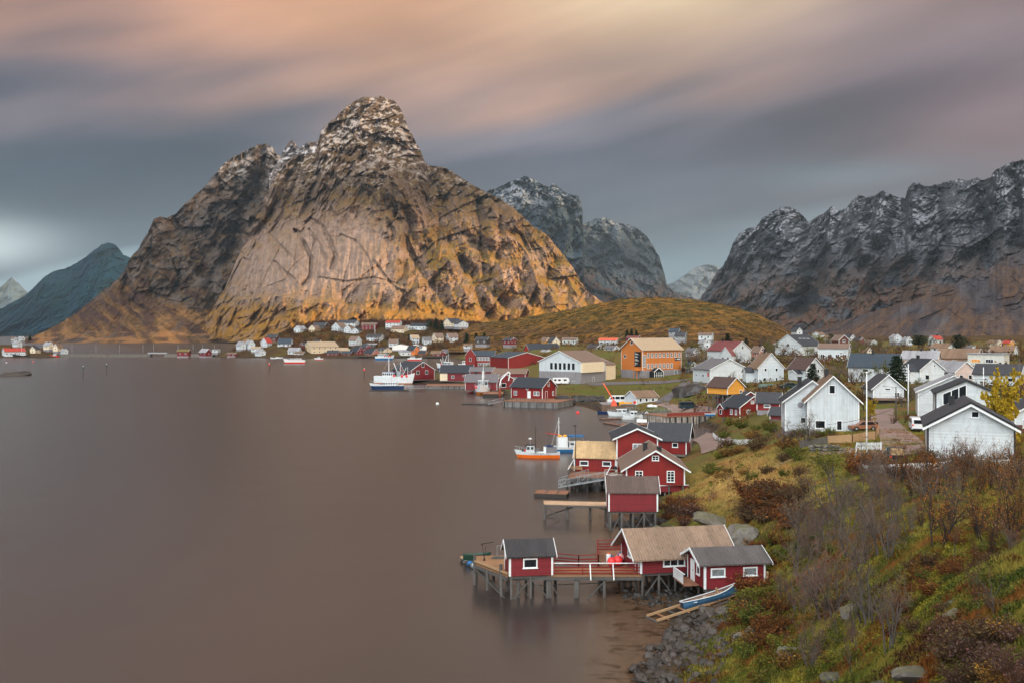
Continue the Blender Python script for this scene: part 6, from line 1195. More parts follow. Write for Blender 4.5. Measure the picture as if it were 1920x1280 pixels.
# ---------------- vehicles ----------------
TYRE=pmat('tyre rubber',(20,20,22),.85,var=.1)
def vehicle(label,px,py,L,W,H,head,paint,kind='car',z=None,name='parked_car',cat='car',d=None):
    if d: p=PD(px,py,d); p.z=HC-(py-HY)*d/F
    else: p=hit(px,py) if z is None else P(px,py,z)
    r=root_at(name,p,label,cat,rz=R(head)); g0=.28; hw=.34
    if kind=='car': prof=[(-L/2,g0),(L/2,g0),(L/2,.55*H),(L*.27,.62*H),(L*.08,H),(-L*.30,H),(-L*.47,.66*H),(-L/2,.6*H)]; wn=[[(L*.235,.64*H),(L*.075,.95*H),(-.01*L,.95*H),(-.01*L,.64*H)],[(-.04*L,.64*H),(-.04*L,.95*H),(-L*.28,.95*H),(-L*.40,.66*H)]]
    elif kind=='van': prof=[(-L/2,g0),(L/2,g0),(L/2,.5*H),(L*.40,.58*H),(L*.27,.96*H),(L*.2,H),(-L*.47,H),(-L/2,.93*H)]; wn=[[(L*.37,.6*H),(L*.26,.9*H),(.1*L,.9*H),(.1*L,.6*H)],[(.06*L,.6*H),(.06*L,.9*H),(-L*.18,.9*H),(-L*.18,.6*H)],[(-L*.22,.6*H),(-L*.22,.9*H),(-L*.44,.9*H),(-L*.44,.6*H)]]
    elif kind=='pickup': prof=[(-L/2,g0),(L/2,g0),(L/2,.55*H),(L*.25,.62*H),(L*.12,H),(-L*.1,H),(-L*.14,.6*H),(-L/2,.6*H)]; wn=[[(L*.22,.64*H),(L*.11,.94*H),(-L*.08,.94*H),(-L*.1,.64*H)]]
    else: prof=[(-L/2,.4),(L*.42,.4),(L/2,.55*H),(L*.44,.94*H),(L*.38,H),(-L*.44,H),(-L/2,.9*H)]; wn=[[(L*.30,.55*H),(L*.30,.8*H),(L*.14,.8*H),(L*.14,.55*H)],[(-L*.04,.55*H),(-L*.04,.8*H),(-L*.2,.8*H),(-L*.2,.55*H)],[(-L*.3,.55*H),(-L*.3,.8*H),(-L*.42,.8*H),(-L*.42,.55*H)]]
    body=MB().prism(prof,-W/2,W/2).build('body',paint,r,bevel=.07)
    for w_ in wn:
        for s in(-1,1): MB().prism(w_,s*W/2-.012,s*W/2+.012).build('window',GLASS,r)
    if kind!='caravan':
        x=-L/2; MB().box(x-.02,x+.12,-W*.36,W*.36,.6*H,.88*H).build('rear_window',GLASS,r) if kind!='pickup' else None
        for s in(-1,1): MB().box(-L/2-.025,-L/2+.05,s*W*.42-.1,s*W*.42+.1,.42*H,.56*H).build('tail_light',REDH,r); MB().box(L/2-.05,L/2+.025,s*W*.38-.15,s*W*.38+.15,.42*H,.52*H).build('headlight',LITG,r)
        MB().box(-L/2-.06,-L/2+.05,-W*.46,W*.46,g0,g0+.2).build('bumper',DARKT,r)
    for x in((-L*.3,L*.31) if kind!='caravan' else (0,)):
        for s in(-1,1):
            wh=MB().tube((x,s*(W/2-.2),hw),(x,s*(W/2+.02),hw),hw,hw,14).build('wheel',TYRE,r); MB().tube((x,s*(W/2+.0),hw),(x,s*(W/2+.03),hw),hw*.55,hw*.5,10).build('rim',STEEL,wh)
    return r
CW=pmat('white car paint',(214,218,220),.3,var=.03); CB=pmat('black car paint',(24,26,30),.3,var=.03); CG=pmat('dark green-blue car paint',(34,52,58),.3,var=.03); CO=pmat('copper car paint',(130,88,66),.3,var=.03)
vehicle('white panel van seen from behind on the lane',1720,806,4.8,1.95,1.95,74,CW,'van',name='parked_van',cat='van'); vehicle('copper-coloured car beside the tall white house',1617,806,4.2,1.75,1.4,186,CO)
vp=vehicle('black pickup with a tan load, parked behind the picket fence',1678,863,4.6,1.8,1.5,78,CB,'pickup',cat='pickup',name='parked_pickup'); MB().prism([(-.7,.9),(.7,.9),(.6,1.5),(-.6,1.5)],-2.1,-.6,axis='x').build('load',pmat('tan canvas load',(160,134,100),.8,var=.2),vp)
vehicle('dark green van parked on the harbour gravel',1290,766,4.8,1.9,2.0,4,CG,'van',name='parked_van',cat='van'); vehicle('white caravan with windows parked against the grey hall wall',1052,720,6.2,2.2,2.5,3,CW,'caravan',name='caravan',cat='caravan')
vehicle('dark estate car in front of the white steep-gabled house',1477,727,4.4,1.75,1.45,183,CG); vehicle('black car parked beside the school and grass bank',1284,695,4.4,1.8,1.5,10,CB)
vehicle('white box van behind the small quay crane',1155,757,5.4,2.1,2.6,182,CW,'van',name='parked_van',cat='van')
p=hit(1443,727); r=root_at('covered_woodpile',p,'green-grey tarpaulin-covered pile beside the dark estate car','pile'); rr=random.Random(5); b=MB()
for k in range(7): b.ball((k*.75-2.4,rr.uniform(-.2,.2),.5),.65+rr.random()*.2,sz=.9)
b.build('cover',pmat('green tarpaulin',(86,104,98),.7,var=.3,bump=.08,bscale=3.),r,smooth=True); MB().box(-3,2.8,-.9,.9,0,.15).build('pallets',WOODG,r)
r=root_at('quay_crane',P(1151,760,2.1),'small red-orange crane with raised boom on the stone quay','crane'); MB().prism([(-.9,0),(.9,0),(.4,1.5),(-.4,1.5)],-.5,.5).build('base',pmat('coral crane paint',(226,96,70),.6),r); MB().bar((0,0,1.4),(-3.0,0,6.4),.25,.32).build('boom',pmat('coral crane paint',(226,96,70),.6),r); MB().box(.5,1.4,-.4,.4,.1,1.).build('motor',BLACKM,r)
r=root_at('loader_arm',P(1170,759,2.1),'yellow hydraulic arm folded on the stone quay','crane arm'); MB().bar((-1.6,0,.6),(2.2,0,.7),.4,.4).bar((-1.6,0,.7),(0,0,1.),.3,.3).build('arm',YELP,r); MB().box(-1.8,-1.,-.5,.5,0,.8).build('mount',YELP,r)
r=root_at('hydraulic_crane',P(937,740,1.2),'white jointed crane on a rusty pillar beside the bow-on vessel','crane'); MB().tube((0,0,-2),(0,0,2.4),.45,.45,12).build('pillar',RUST,r,smooth=True); MB().tube((0,0,2.4),(0,0,3.3),.35,.3,10).build('slew_base',STEEL,r); MB().bar((0,0,3.2),(.4,0,5.4),.4,.45).bar((.4,0,5.3),(2.9,0,7.9),.38,.42).bar((2.9,0,7.9),(3.5,0,7.4),.36,.4).bar((3.5,0,7.5),(3.0,0,4.9),.3,.34).build('boom',HULLW,r); MB().bar((3.0,0,5.0),(2.8,0,4.2),.14).build('hook',BLACKM,r)
r=root_at('life_ring_post',P(1190,762,2.1),'red and white life ring board on the stone quay','life ring'); MB().bar((0,0,0),(0,0,1.2),.07).build('post',WOODG,r); MB().lathe([(.34,-.05),(.42,0),(.34,.05),(.24,0)],(0,0,0),14).xf(Matrix.Translation((0,-.08,1.25))@Matrix.Rotation(R(90),4,'X')).build('ring',REDH,r)
r=root_at('covered_boat',hit(1220,764),'white tarpaulin-wrapped dinghy on the grass by the harbour building','covered boat'); MB().ball((0,0,.5),1.1,sz=.5,n=12).ball((1.2,.2,.4),.8,sz=.5).build('cover',pmat('white tarpaulin',(210,218,222),.6,var=.1,bump=.06,bscale=3.),r,smooth=True); MB().box(-1,1.6,-.5,.5,0,.12).build('cradle',WOODG,r)
r=root_at('blue_dinghy',P(1331,779,2.12),'small bright blue tub on the red-fenced quay','tub'); MB().prism([(-1.3,.5),(-1.,0),(1.,0),(1.3,.5)],-.5,.5).build('shell',BLUE,r); MB().box(-1.35,1.35,-.55,.55,.5,.56).build('rim',HULLW,r)
# ---------------- fences and walls ----------------
def fence(label,pts,h,kind,mat,name,cat='fence',step=.16,top=None):
    r=root_at(name,hit(*pts[0]),label,cat); M=W2L(r); W_=[hit(*p) for p in pts]; post=MB(); slat=MB()
    for a,b in zip(W_[:-1],W_[1:]):
        a2,b2=V((a.x,a.y,0)),V((b.x,b.y,0)); L=(b2-a2).length; n=max(1,int(L/2.)); gz=lambda t:ground_z(*a2.lerp(b2,t).xy)
        for i in range(n+1): q=a2.lerp(b2,i/n); z=gz(i/n); MB().box(q.x-.05,q.x+.05,q.y-.05,q.y+.05,z-.3,z+h+.05).xf(M).build('post',mat,r)
        for i in range(n):
            p0=a2.lerp(b2,i/n)+V((0,0,gz(i/n))); p1=a2.lerp(b2,(i+1)/n)+V((0,0,gz((i+1)/n)))
            if kind=='board':
                for k in range(5): zz=h*(k+.5)/5; slat.bar(p0+V((0,0,zz)),p1+V((0,0,zz)),.04,h/5*.85)
            else:
                slat.bar(p0+V((0,0,h*.3)),p1+V((0,0,h*.3)),.05,.07); slat.bar(p0+V((0,0,h*.8)),p1+V((0,0,h*.8)),.05,.07); m=max(2,int((p1-p0).length/step))
                for k in range(m): q=p0.lerp(p1,(k+.5)/m); slat.box(q.x-.04,q.x+.04,q.y-.05,q.y-.03,q.z+.08,q.z+h)
    slat.xf(M).build('boards' if kind=='board' else 'pickets',mat,r)
fence('tan plank fence curving beside the copper car',[(1552,832),(1598,829),(1642,822),(1648,812)],1.1,'board',WOODP,'plank_fence'); fence('weathered grey plank fence section left of the tan one',[(1500,842),(1551,833)],1.,'board',WOODG,'plank_fence')
fence('white picket fence around the lawn with the flagpole',[(1606,845),(1603,884),(1680,892),(1740,886)],1.,'picket',TRIM,'picket_fence'); fence('short white picket fence behind the flagpole',[(1606,845),(1652,847)],1.,'picket',TRIM,'picket_fence')
fence('white picket fence hidden among shrubs before the broad bungalow',[(1745,886),(1830,880),(1925,884)],.9,'picket',TRIM,'picket_fence'); fence('low white board fence curving above the cove',[(1337,818),(1345,828),(1372,832),(1415,832)],.8,'board',TRIM,'board_fence')
# low-level stone work
def rock_mesh(seed,n=3,flat=.75,rough=.5):
    import bmesh
    bm=bmesh.new(); bmesh.ops.create_icosphere(bm,subdivisions=n,radius=1); rs=np.random.RandomState(seed); co=np.array([v.co[:] for v in bm.verts]); o=rs.uniform(-50,50,3)
    for k in range(14):
        nn=rs.normal(size=3); nn/=np.linalg.norm(nn); lim=rs.uniform(.55,.85); dd=co@nn; m=dd>lim; co[m]-=np.outer(dd[m]-lim,nn)*1.
    d=1+rough*.5*fbm(co[:,0]*1.3+o[0],co[:,1]*1.3+co[:,2]+o[1],3,seed)+rough*.14*fbm(co[:,0]*5+co[:,2]*3,co[:,1]*5,3,seed+3); co=co*d[:,None]; co[:,2]*=flat
    f=np.array([[v.index for v in fc.verts] for fc in bm.faces]); bm.free(); return co,f
def stone_mat(name,col,moss,mossc=(112,112,40),wet=None):
    m=bpy.data.materials.new(name); m.use_nodes=True; t=NT(m.node_tree); b=t.n['Principled BSDF']; tc=t.node('ShaderNodeTexCoord'); O=tc.outputs['Object']; ge=t.node('ShaderNodeNewGeometry'); oi=t.node('ShaderNodeObjectInfo')
    n=t.noise(O,2.5,6,.65); c=t.mix(1.,lin(col),t.m('MULTIPLY_ADD',n,1.5,.28),'MULTIPLY'); c=t.mix(1.,c,t.m('MULTIPLY_ADD',oi.outputs['Random'],1.,.42),'MULTIPLY')
    s=t.node('ShaderNodeSeparateXYZ'); t.l.new(ge.outputs['Normal'],s.inputs[0]); n2=t.noise(ge.outputs['Position'],1.6,5,.6)
    k=t.m('MULTIPLY',t.mr(t.m('ADD',s.outputs[2],t.m('MULTIPLY',t.m('SUBTRACT',n2,.5),1.8)),.55,.9,0,1,True),moss); c=t.mix(k,c,lin(mossc)); lich=t.mr(t.noise(O,7.,4,.6),.6,.7,0,.5); c=t.mix(lich,c,lin((150,150,138)))
    t.l.new(c,b.inputs['Base Color']); b.inputs['Roughness'].default_value=wet or .85; bn=t.node('ShaderNodeBump'); bn.inputs['Distance'].default_value=.06; bn.inputs['Strength'].default_value=.9; t.l.new(t.noise(O,4.,7,.65),bn.inputs['Height']); t.l.new(bn.outputs[0],b.inputs['Normal']); return m
STN_SH=stone_mat('shore stone',(64,57,53),.12,(62,58,38),.45); STN_DK=stone_mat('dark wet stone',(44,42,42),.15,(58,54,32),.45); STN_BG=stone_mat('mossy boulder stone',(104,100,94),.6,(84,82,38))
PRO={}
def rock(px,py,size,label,mat=None,group=None,seed=0,flat=.7,sx=1.,sy=1.,name='boulder',cat='boulder',p=None,sink=.35,z=None):
    key=(seed%7,mat.name)
    if key not in PRO: co,f=rock_mesh(40+seed%7); PRO[key]=np_mesh('boulder',co,f,mat,smooth=False); 
    q=p or (hit(px,py) if z is None else P(px,py,z)); rr=random.Random(seed*13+int(px)*7+int(py)); o=newobj(name,PRO[key]); o.location=(q.x,q.y,q.z+size*flat*(.5-sink)); o.scale=(size*sx,size*sy,size*flat/.75*rr.uniform(.85,1.15)); o.rotation_euler=(rr.uniform(-.3,.3),rr.uniform(-.3,.3),rr.uniform(0,6.28)); tag(o,label,cat,group); return o
def shore():
    rr=random.Random(11); n=0; used=[]
    def inside(x,y,poly):
        c=False; j=len(poly)-1
        for i in range(len(poly)):
            xi,yi=poly[i];xj,yj=poly[j]
            if (yi>y)!=(yj>y) and x<(xj-xi)*(y-yi)/(yj-yi)+xi: c=not c
            j=i
        return c
    A1=[(1180,1285),(1200,1240),(1232,1215),(1250,1190),(1262,1165),(1300,1145),(1345,1140),(1375,1165),(1378,1205),(1362,1240),(1345,1290)]
    A2=[(1140,1118),(1165,1098),(1290,1100),(1330,1120),(1300,1140),(1240,1140),(1205,1135)]
    A3=[(1140,985),(1150,968),(1238,966),(1250,985),(1230,1000),(1170,996)]
    for poly,cnt,lo,hi,mat,gr,lab in((A1,300,.16,.58,STN_SH,'loose stones along the near shore','rounded grey-brown stone in the shore rubble below the slipway'),(A2,70,.2,.5,STN_DK,'dark stones under the cabins','dark wet stone under the stilted cabins'),(A3,26,.35,.9,STN_DK,'stones under the windowless shed','dark stone beneath the windowless red shed')):
        k=0; tries=0
        while k<cnt and tries<9000:
            tries+=1; px=rr.uniform(min(p[0] for p in poly),max(p[0] for p in poly)); py=rr.uniform(min(p[1] for p in poly),max(p[1] for p in poly))
            if not inside(px,py,poly): continue
            s=lo+(hi-lo)*rr.random()**2.2; q=hit(px,py)
            if q.z<.02: q.z=-.05 if ground_z(q.x,q.y)>-.5 else None or -.1
            if any((q.x-a)**2+(q.y-b)**2<((s+c)*.62)**2 for a,b,c in used): continue
            used.append((q.x,q.y,s)); rock(px,py,s,lab,mat,gr,seed=rr.randint(0,99),p=q,sx=rr.uniform(.8,1.25),sy=rr.uniform(.8,1.2),name='shore_stone',cat='stone'); k+=1
    for px,py,s,l in [(1190,1256,.6,'big round stone at the water edge, leftmost of the shore rubble'),(1225,1250,.85,'broad dark stone beside the leftmost shore stone'),(1357,1150,.8,'large grey boulder just below the rowing boat'),(1325,1180,.6,'grey boulder in the middle of the shore rubble'),(1222,1217,.55,'lone flat stone awash left of the shore rubble'),(1370,1158,.6,'pale boulder right of the large one below the rowing boat'),(1310,1168,.6,'upright stone left of the grey boulder')]:
        rock(px,py,s,l,STN_SH,seed=int(s*50),flat=.65)
    for px,py,s,fl,sx,l in [(1348,985,2.2,.42,1.5,'broad flat-topped boulder behind the pale brown roof'),(1393,1012,2.1,.75,1.25,'huge mossy boulder behind the grey-roofed cabin'),(1240,998,1.3,.5,1.2,'rounded rock beside the red shed stilts'),(1485,1235,1.1,.75,1.,'grey boulder capped with bright green moss'),(1425,1195,1.2,.7,1.1,'leaning slab of rock above the shore rubble'),(1395,1200,.9,.6,1.,'lichen-covered rock beside the leaning slab'),(1795,1130,.5,.55,1.3,'small grey rock in the rusty fern'),(1795,1158,.7,.5,1.3,'mossy grey rock below the rusty fern'),(1895,1150,.5,.5,1.2,'moss-topped rock at the right margin'),(1740,1268,.8,.4,2.2,'large bare rock outcrop in the lower right'),(1825,1225,.8,.6,1.4,'grey rock outcrop beneath orange leaves'),(1655,1290,.6,.6,1.3,'dark rock at the bottom edge'),(1560,1275,.7,.6,1.2,'half-buried rock in grass near the bottom'),(1510,960,.9,.5,1.6,'pale slab in the bushes of the upper slope'),(1600,1155,.8,.5,1.2,'rock among the trunks of the bare trees')]:
        rock(px,py,s,l,STN_BG,seed=int(px),flat=fl,sx=sx)
    # rough bank of blasted rock by the outer quay and dark crag above the harbour road
    for k in range(34): rock(1072+k*1.75+rr.uniform(-1,1),752-(k%3)*3.2,1.15,'dark blasted rock in the bank between the outer quay and the stone quay',STN_DK,'rocks of the harbour bank',seed=k,sx=rr.uniform(.9,1.4),name='bank_rock',cat='rock')
    for px,py,s,l in [(1283,742,4.2,'dark crag above the harbour gravel, left part'),(1300,738,4.0,'dark crag above the harbour gravel, right part'),(1062,757,3.6,'sloping grey rock at the end of the outer quay')]: rock(px,py,s,l,STN_DK,seed=int(px),flat=.6,sx=1.3,name='crag',cat='rock')
    for k in range(26): rock(1524+ (k%9)*6.5,846-(k//9)*5.2,.42,'squared stone of the dry wall below the lane',STN_BG,'stones of the dry wall below the lane',seed=k,p=(lambda q:V((q.x,q.y,q.z+.38*(k//9))))(hit(1524+(k%9)*6.5,848)),sx=1.3,name='wall_stone',cat='stone',flat=.6)
    rock(36,703,8.5,'low dark skerry rising from the fjord near the left margin',STN_DK,seed=3,flat=.22,z=0,sx=1.2,name='skerry',cat='skerry',sink=.3); rock(8,705,5.,'flat skerry end at the left margin',STN_DK,seed=4,flat=.12,z=0,sx=1.8,name='skerry',cat='skerry',sink=.3)
shore()
# causeway with bridge between the islet and the town
def causeway():
    def mound(label,x0,x1,h=2.4):
        n=90; X=np.linspace((x0-CX)/F*900,(x1-CX)/F*900,n); prof=[(-9,-1.5),(-6,.6),(-3.5,h*.8),(-2.6,h),(2.6,h),(4,h*.8),(8,-1.5)]; V_=np.array([[x,900+a+.9*perlin(np.array([x/2.5]),np.array([a]),3)[0],b+(.5*perlin(np.array([x/1.8]),np.array([a*2.]),5)[0] if b<h else 0)] for a,b in prof for x in X])
        me=np_mesh('stone_causeway',V_,grid_faces(len(prof),n),attr_stone,smooth=False); tag(newobj('stone_causeway',me),label,'causeway')
    mound('long rock-filled causeway left of the bridge',118,282); mound('rock-filled causeway right of the bridge',312,402)
    p=PD(297,660,900); r=root_at('road_bridge',V((p.x,900,0)),'low concrete road bridge in the middle of the causeway','bridge'); L=17; MB().box(-L/2,L/2,-3,3,2.6,3.2).build('deck',CONC,r); MB().box(-L/2,L/2,-3,-2.9,3.2,3.9).build('railing',STEEL,r)
    for x in(-L/2+1,L/2-1): MB().box(x-1.,x+1.,-2.8,2.8,-2,2.6).build('pier',CONC,r)
    for k,px in enumerate((135,180,224,268,288,334,362,380,402)): pole('thin lamp post standing along the causeway',px,660,646,'lamp_post','street lamp',d=901,r=.13,mat=STEEL)['group' if False else 0]['group']='lamp posts along the causeway'
attr_stone=stone_mat('causeway stone',(84,80,78),.1)
causeway()
for q in [('red boathouse with turf roof at the right end of the causeway',(353,667),5,20,8,4,78,'R','turf',868),('red boathouse with pale roof and white gable beside the turf-roofed one',(386,667),10,12,7,6,36,'R','lightgrey',868),('small white hut behind the causeway end',(408,660),5,10,4,1,70,'W','lightgrey',900),
 ('tiny red boathouse on the shore left of the white one',(441,667),4,15,4,2,75,'R','dullbrown',868),('white boathouse with pointed roof on the shore',(486,667),12,8,7,6,30,'W','lightgrey',868),('low white cottage above the shore beside the red roof',(487,659),6,16,6,3,70,'W','palebrown',888)]: farhouse(hash(q[1])%97+300,*q,cat='boathouse' if 'boathouse' in q[0] else 'house',nw=3)
# lane and gravel yards, laid as thin sheets over the ground
def sheet(name,pts,w,mat,off=.05,n=60):
    W_=[hit(*p) for p in pts]; t=np.linspace(0,len(W_)-1,n); cx=np.interp(t,range(len(W_)),[q.x for q in W_]); cy=np.interp(t,range(len(W_)),[q.y for q in W_]); k=np.ones(5)/5; cx=np.convolve(np.pad(cx,2,'edge'),k,'valid'); cy=np.convolve(np.pad(cy,2,'edge'),k,'valid')
    tx=np.gradient(cx); ty=np.gradient(cy); L=np.hypot(tx,ty); nx,ny=-ty/L,tx/L; rows=[]
    for o in np.linspace(-1,1,9): ww=np.interp(t,range(len(w)),w); rows.append([(cx[i]+nx[i]*ww[i]/2*o,cy[i]+ny[i]*ww[i]/2*o) for i in range(n)])
    V_=np.array([[x,y,ground_z(x,y)+off] for row in rows for x,y in row]); tag(newobj(name,np_mesh(name,V_,grid_faces(9,n),mat)),kind='structure')
GRAV=pmat('gravel',(132,112,104),.95,var=.3,nscale=.5,bump=.03,bscale=5.); ASPH=pmat('asphalt',(96,92,96),.9,var=.15,nscale=.3)
sheet('road',[(1655,765),(1652,778),(1662,795),(1680,815),(1695,832),(1690,848),(1640,856),(1590,846),(1555,842)],[4,4,4,4.5,5.5,6,4.5,3.5,3.],GRAV,.10)
sheet('yard',[(1100,721),(1150,718),(1200,717),(1260,715),(1290,712)],[9,12,12,9,5],ASPH,.12); sheet('path',[(1235,757),(1262,762),(1300,768),(1345,775)],[5,5,7,5],GRAV,.12); sheet('path',[(1290,715),(1275,728),(1255,742),(1240,756)],[4,3.6,3.4,4],ASPH,.14)
sheet('path',[(1300,800),(1335,822),(1350,842)],[4,5,6],GRAV,.12,30); sheet('path',[(1455,872),(1490,864),(1530,857),(1560,850)],[1.6,1.6,1.8,2.5],GRAV,.10,40)
print('things',time.time()-T0)
# ================= vegetation =================
def vmat(name,rough=.8,attr='col',trans=0.,k=.85):
    m=bpy.data.materials.new(name); m.use_nodes=True; t=NT(m.node_tree); b=t.n['Principled BSDF']; a=t.node('ShaderNodeAttribute',attribute_name=attr); oi=t.node('ShaderNodeObjectInfo')
    c=t.mix(1.,a.outputs['Color'],t.m('MULTIPLY',t.m('MULTIPLY_ADD',oi.outputs['Random'],.5,.75),k),'MULTIPLY'); t.l.new(c,b.inputs['Base Color']); b.inputs['Roughness'].default_value=rough; b.inputs['Specular IOR Level'].default_value=.15
    if trans:
        tr=t.node('ShaderNodeBsdfTranslucent'); t.l.new(c,tr.inputs[0]); mx=t.node('ShaderNodeMixShader'); mx.inputs[0].default_value=trans; t.l.new(b.outputs[0],mx.inputs[1]); t.l.new(tr.outputs[0],mx.inputs[2]); t.l.new(mx.outputs[0],t.n['Material Output'].inputs[0])
    return m
BARK=vmat('bark',k=.68); LEAF=vmat('leaf',trans=.25,k=.96)
def tubes(A,B,ra,rb,k=3):
    A=np.array(A);B=np.array(B);ra=np.array(ra);rb=np.array(rb); d=B-A; d/=np.linalg.norm(d,axis=1,keepdims=True)+1e-9; u=np.where(np.abs(d[:,2:3])>.9,np.array([[1.,0,0]]),np.array([[0,0,1.]])); x=np.cross(d,u); x/=np.linalg.norm(x,axis=1,keepdims=True); y=np.cross(x,d)
    th=np.arange(k)*2*np.pi/k; c,s=np.cos(th),np.sin(th); o=x[:,None,:]*c[None,:,None]+y[:,None,:]*s[None,:,None]
    Va=A[:,None]+o*ra[:,None,None]; Vb=B[:,None]+o*rb[:,None,None]; Vv=np.concatenate([Va,Vb],1).reshape(-1,3); n=len(A); base=(np.arange(n)*2*k)[:,None]; i=np.arange(k)[None]; j=(i+1)%k
    return Vv,np.stack([base+i,base+j,base+k+j,base+k+i],-1).reshape(-1,4)
def leaves(P_,size,rs,cols,flat=0.):
    """small folded quads; P_ (n,3)"""
    n=len(P_); a=rs.normal(size=(n,3)); a[:,2]*=(1-flat); a/=np.linalg.norm(a,axis=1,keepdims=True); b=np.cross(a,rs.normal(size=(n,3))); b/=np.linalg.norm(b,axis=1,keepdims=True); s=size*rs.uniform(.6,1.3,n)[:,None]
    Q=np.stack([P_-a*s,P_+b*s*.55,P_+a*s,P_-b*s*.55],1).reshape(-1,3); F_=np.arange(4*n).reshape(n,4); C_=np.repeat(cols[rs.randint(0,len(cols),n)]*rs.uniform(.7,1.3,(n,1)),4,0); return Q,F_,C_
def LC(*c): return np.array([L3(x) for x in c])
def tree_proto(seed,stems=4,spread=.5,lv=(6,5,2.9),bark=(104,98,94),twig=(106,92,82),leafc=None,nleaf=0,lsize=.03,up=.35,first=.25,thick=.024,tl=1.):
    rs=np.random.RandomState(seed); seg=[[],[],[],[]]; tips=[]
    def grow(p,d,L,r,l):
        n=(5,4,3,2)[l]; pts=[p]; 
        for i in range(n):
            d=d+rs.normal(size=3)*(.10,.17,.24,.3)[l]+np.array([0,0,up*(.25,.22,.16,.1)[l]]); d/=np.linalg.norm(d); q=p+d*L/n; r2=r*(1-.62*(i+1)/n); seg[l].append((p,q,r*(1-.62*i/n),r2)); p=q; pts.append(q)
            if l<3:
                k=rs.poisson(lv[l]/n) if not(l==0 and (i+.5)/n<first) else 0
                for _ in range(k):
                    a=rs.uniform(0,2*np.pi); s=np.cross(d,[np.cos(a),np.sin(a),.2]); s/=np.linalg.norm(s)+1e-9; grow(q-d*L/n*rs.uniform(0,1),d*rs.uniform(.45,.9)+s*rs.uniform(.5,1.),L*rs.uniform(.38,.66)*(1. if l<2 else tl),max(r2*.66,.0037),l+1)
        if l>=2: tips.extend(pts[1:])
    for s in range(stems):
        a=rs.uniform(0,6.28); o=spread*rs.uniform(.3,1) if stems>1 else spread*.2; grow(np.array([np.cos(a)*.02*stems,np.sin(a)*.02*stems,-.04]),np.array([np.cos(a)*o,np.sin(a)*o,1.]),rs.uniform(.75,1.0),thick*rs.uniform(.7,1.2),0)
    def pack(ls,col,k):
        if not ls: return None
        A,B,a,b=zip(*ls); Vv,Ff=tubes(A,B,a,b,k); return Vv,Ff,np.tile(L3(col),(len(Vv),1))*(.8+.4*rs.rand(len(Vv),1))
    v0,f0,c0=pack(seg[0]+seg[1][:],bark,5); zt=max(v0[:,2].max(),.1); s_=1/ (max(np.array(tips)[:,2].max(),zt))
    vt,ft,ct=pack(seg[2]+seg[3],twig,3); mi=np.zeros(len(ft),int)
    if nleaf:
        tp=np.array(tips); P_=tp[rs.randint(0,len(tp),nleaf)]+rs.normal(size=(nleaf,3))*.012; q,fq,cq=leaves(P_,lsize,rs,leafc); vt,ft,ct=np.concatenate([vt,q]),np.concatenate([ft,fq+len(vt)]),np.concatenate([ct,cq]); mi=np.concatenate([mi,np.ones(len(fq),int)])
    t=np_mesh('trunk',v0*s_,f0,BARK,cols={'col':c0}); c=np_mesh('crown',vt*s_,ft,[BARK,LEAF],smooth=False,cols={'col':ct},fmat=mi); return t,c
GREYC=(98,86,86); 
TP={'bare':[tree_proto(1,4,.45,twig=(112,98,86)),tree_proto(2,3,.55,twig=(88,78,72)),tree_proto(3,5,.5,lv=(6,4.5,3.),twig=(124,108,94))],
 'thin':[tree_proto(4,1,.2,lv=(10,4,2.6),thick=.015,twig=(100,82,78),tl=.8,leafc=LC((150,60,48),(120,96,50)),nleaf=240,lsize=.014),tree_proto(5,1,.25,lv=(9,4,2.6),thick=.016,tl=.8,twig=(108,90,80))],
 'berry':[tree_proto(6,5,.6,twig=(126,106,94),leafc=LC((170,48,46),(150,60,60),(140,84,60)),nleaf=420,lsize=.010),tree_proto(7,4,.7,twig=(108,90,78),leafc=LC((168,50,46),(150,70,60)),nleaf=420,lsize=.011)],
 'ochre':[tree_proto(8,4,.5,twig=(84,70,62),bark=(66,58,54),leafc=LC((170,112,44),(150,88,42),(120,104,48),(188,134,58)),nleaf=1500,lsize=.014),tree_proto(9,3,.45,twig=(86,70,60),bark=(60,54,50),leafc=LC((156,96,44),(132,76,42),(112,96,44)),nleaf=1300,lsize=.014)],
 'green':[tree_proto(10,4,.5,twig=(80,72,56),leafc=LC((92,104,42),(116,118,50),(74,88,36),(140,124,52)),nleaf=3200,lsize=.017)],
 'yellow':[tree_proto(12,3,.4,twig=(110,90,50),bark=(96,84,66),leafc=LC((206,172,48),(190,158,44),(176,152,56),(150,136,44)),nleaf=14000,lsize=.037,first=.12)]}
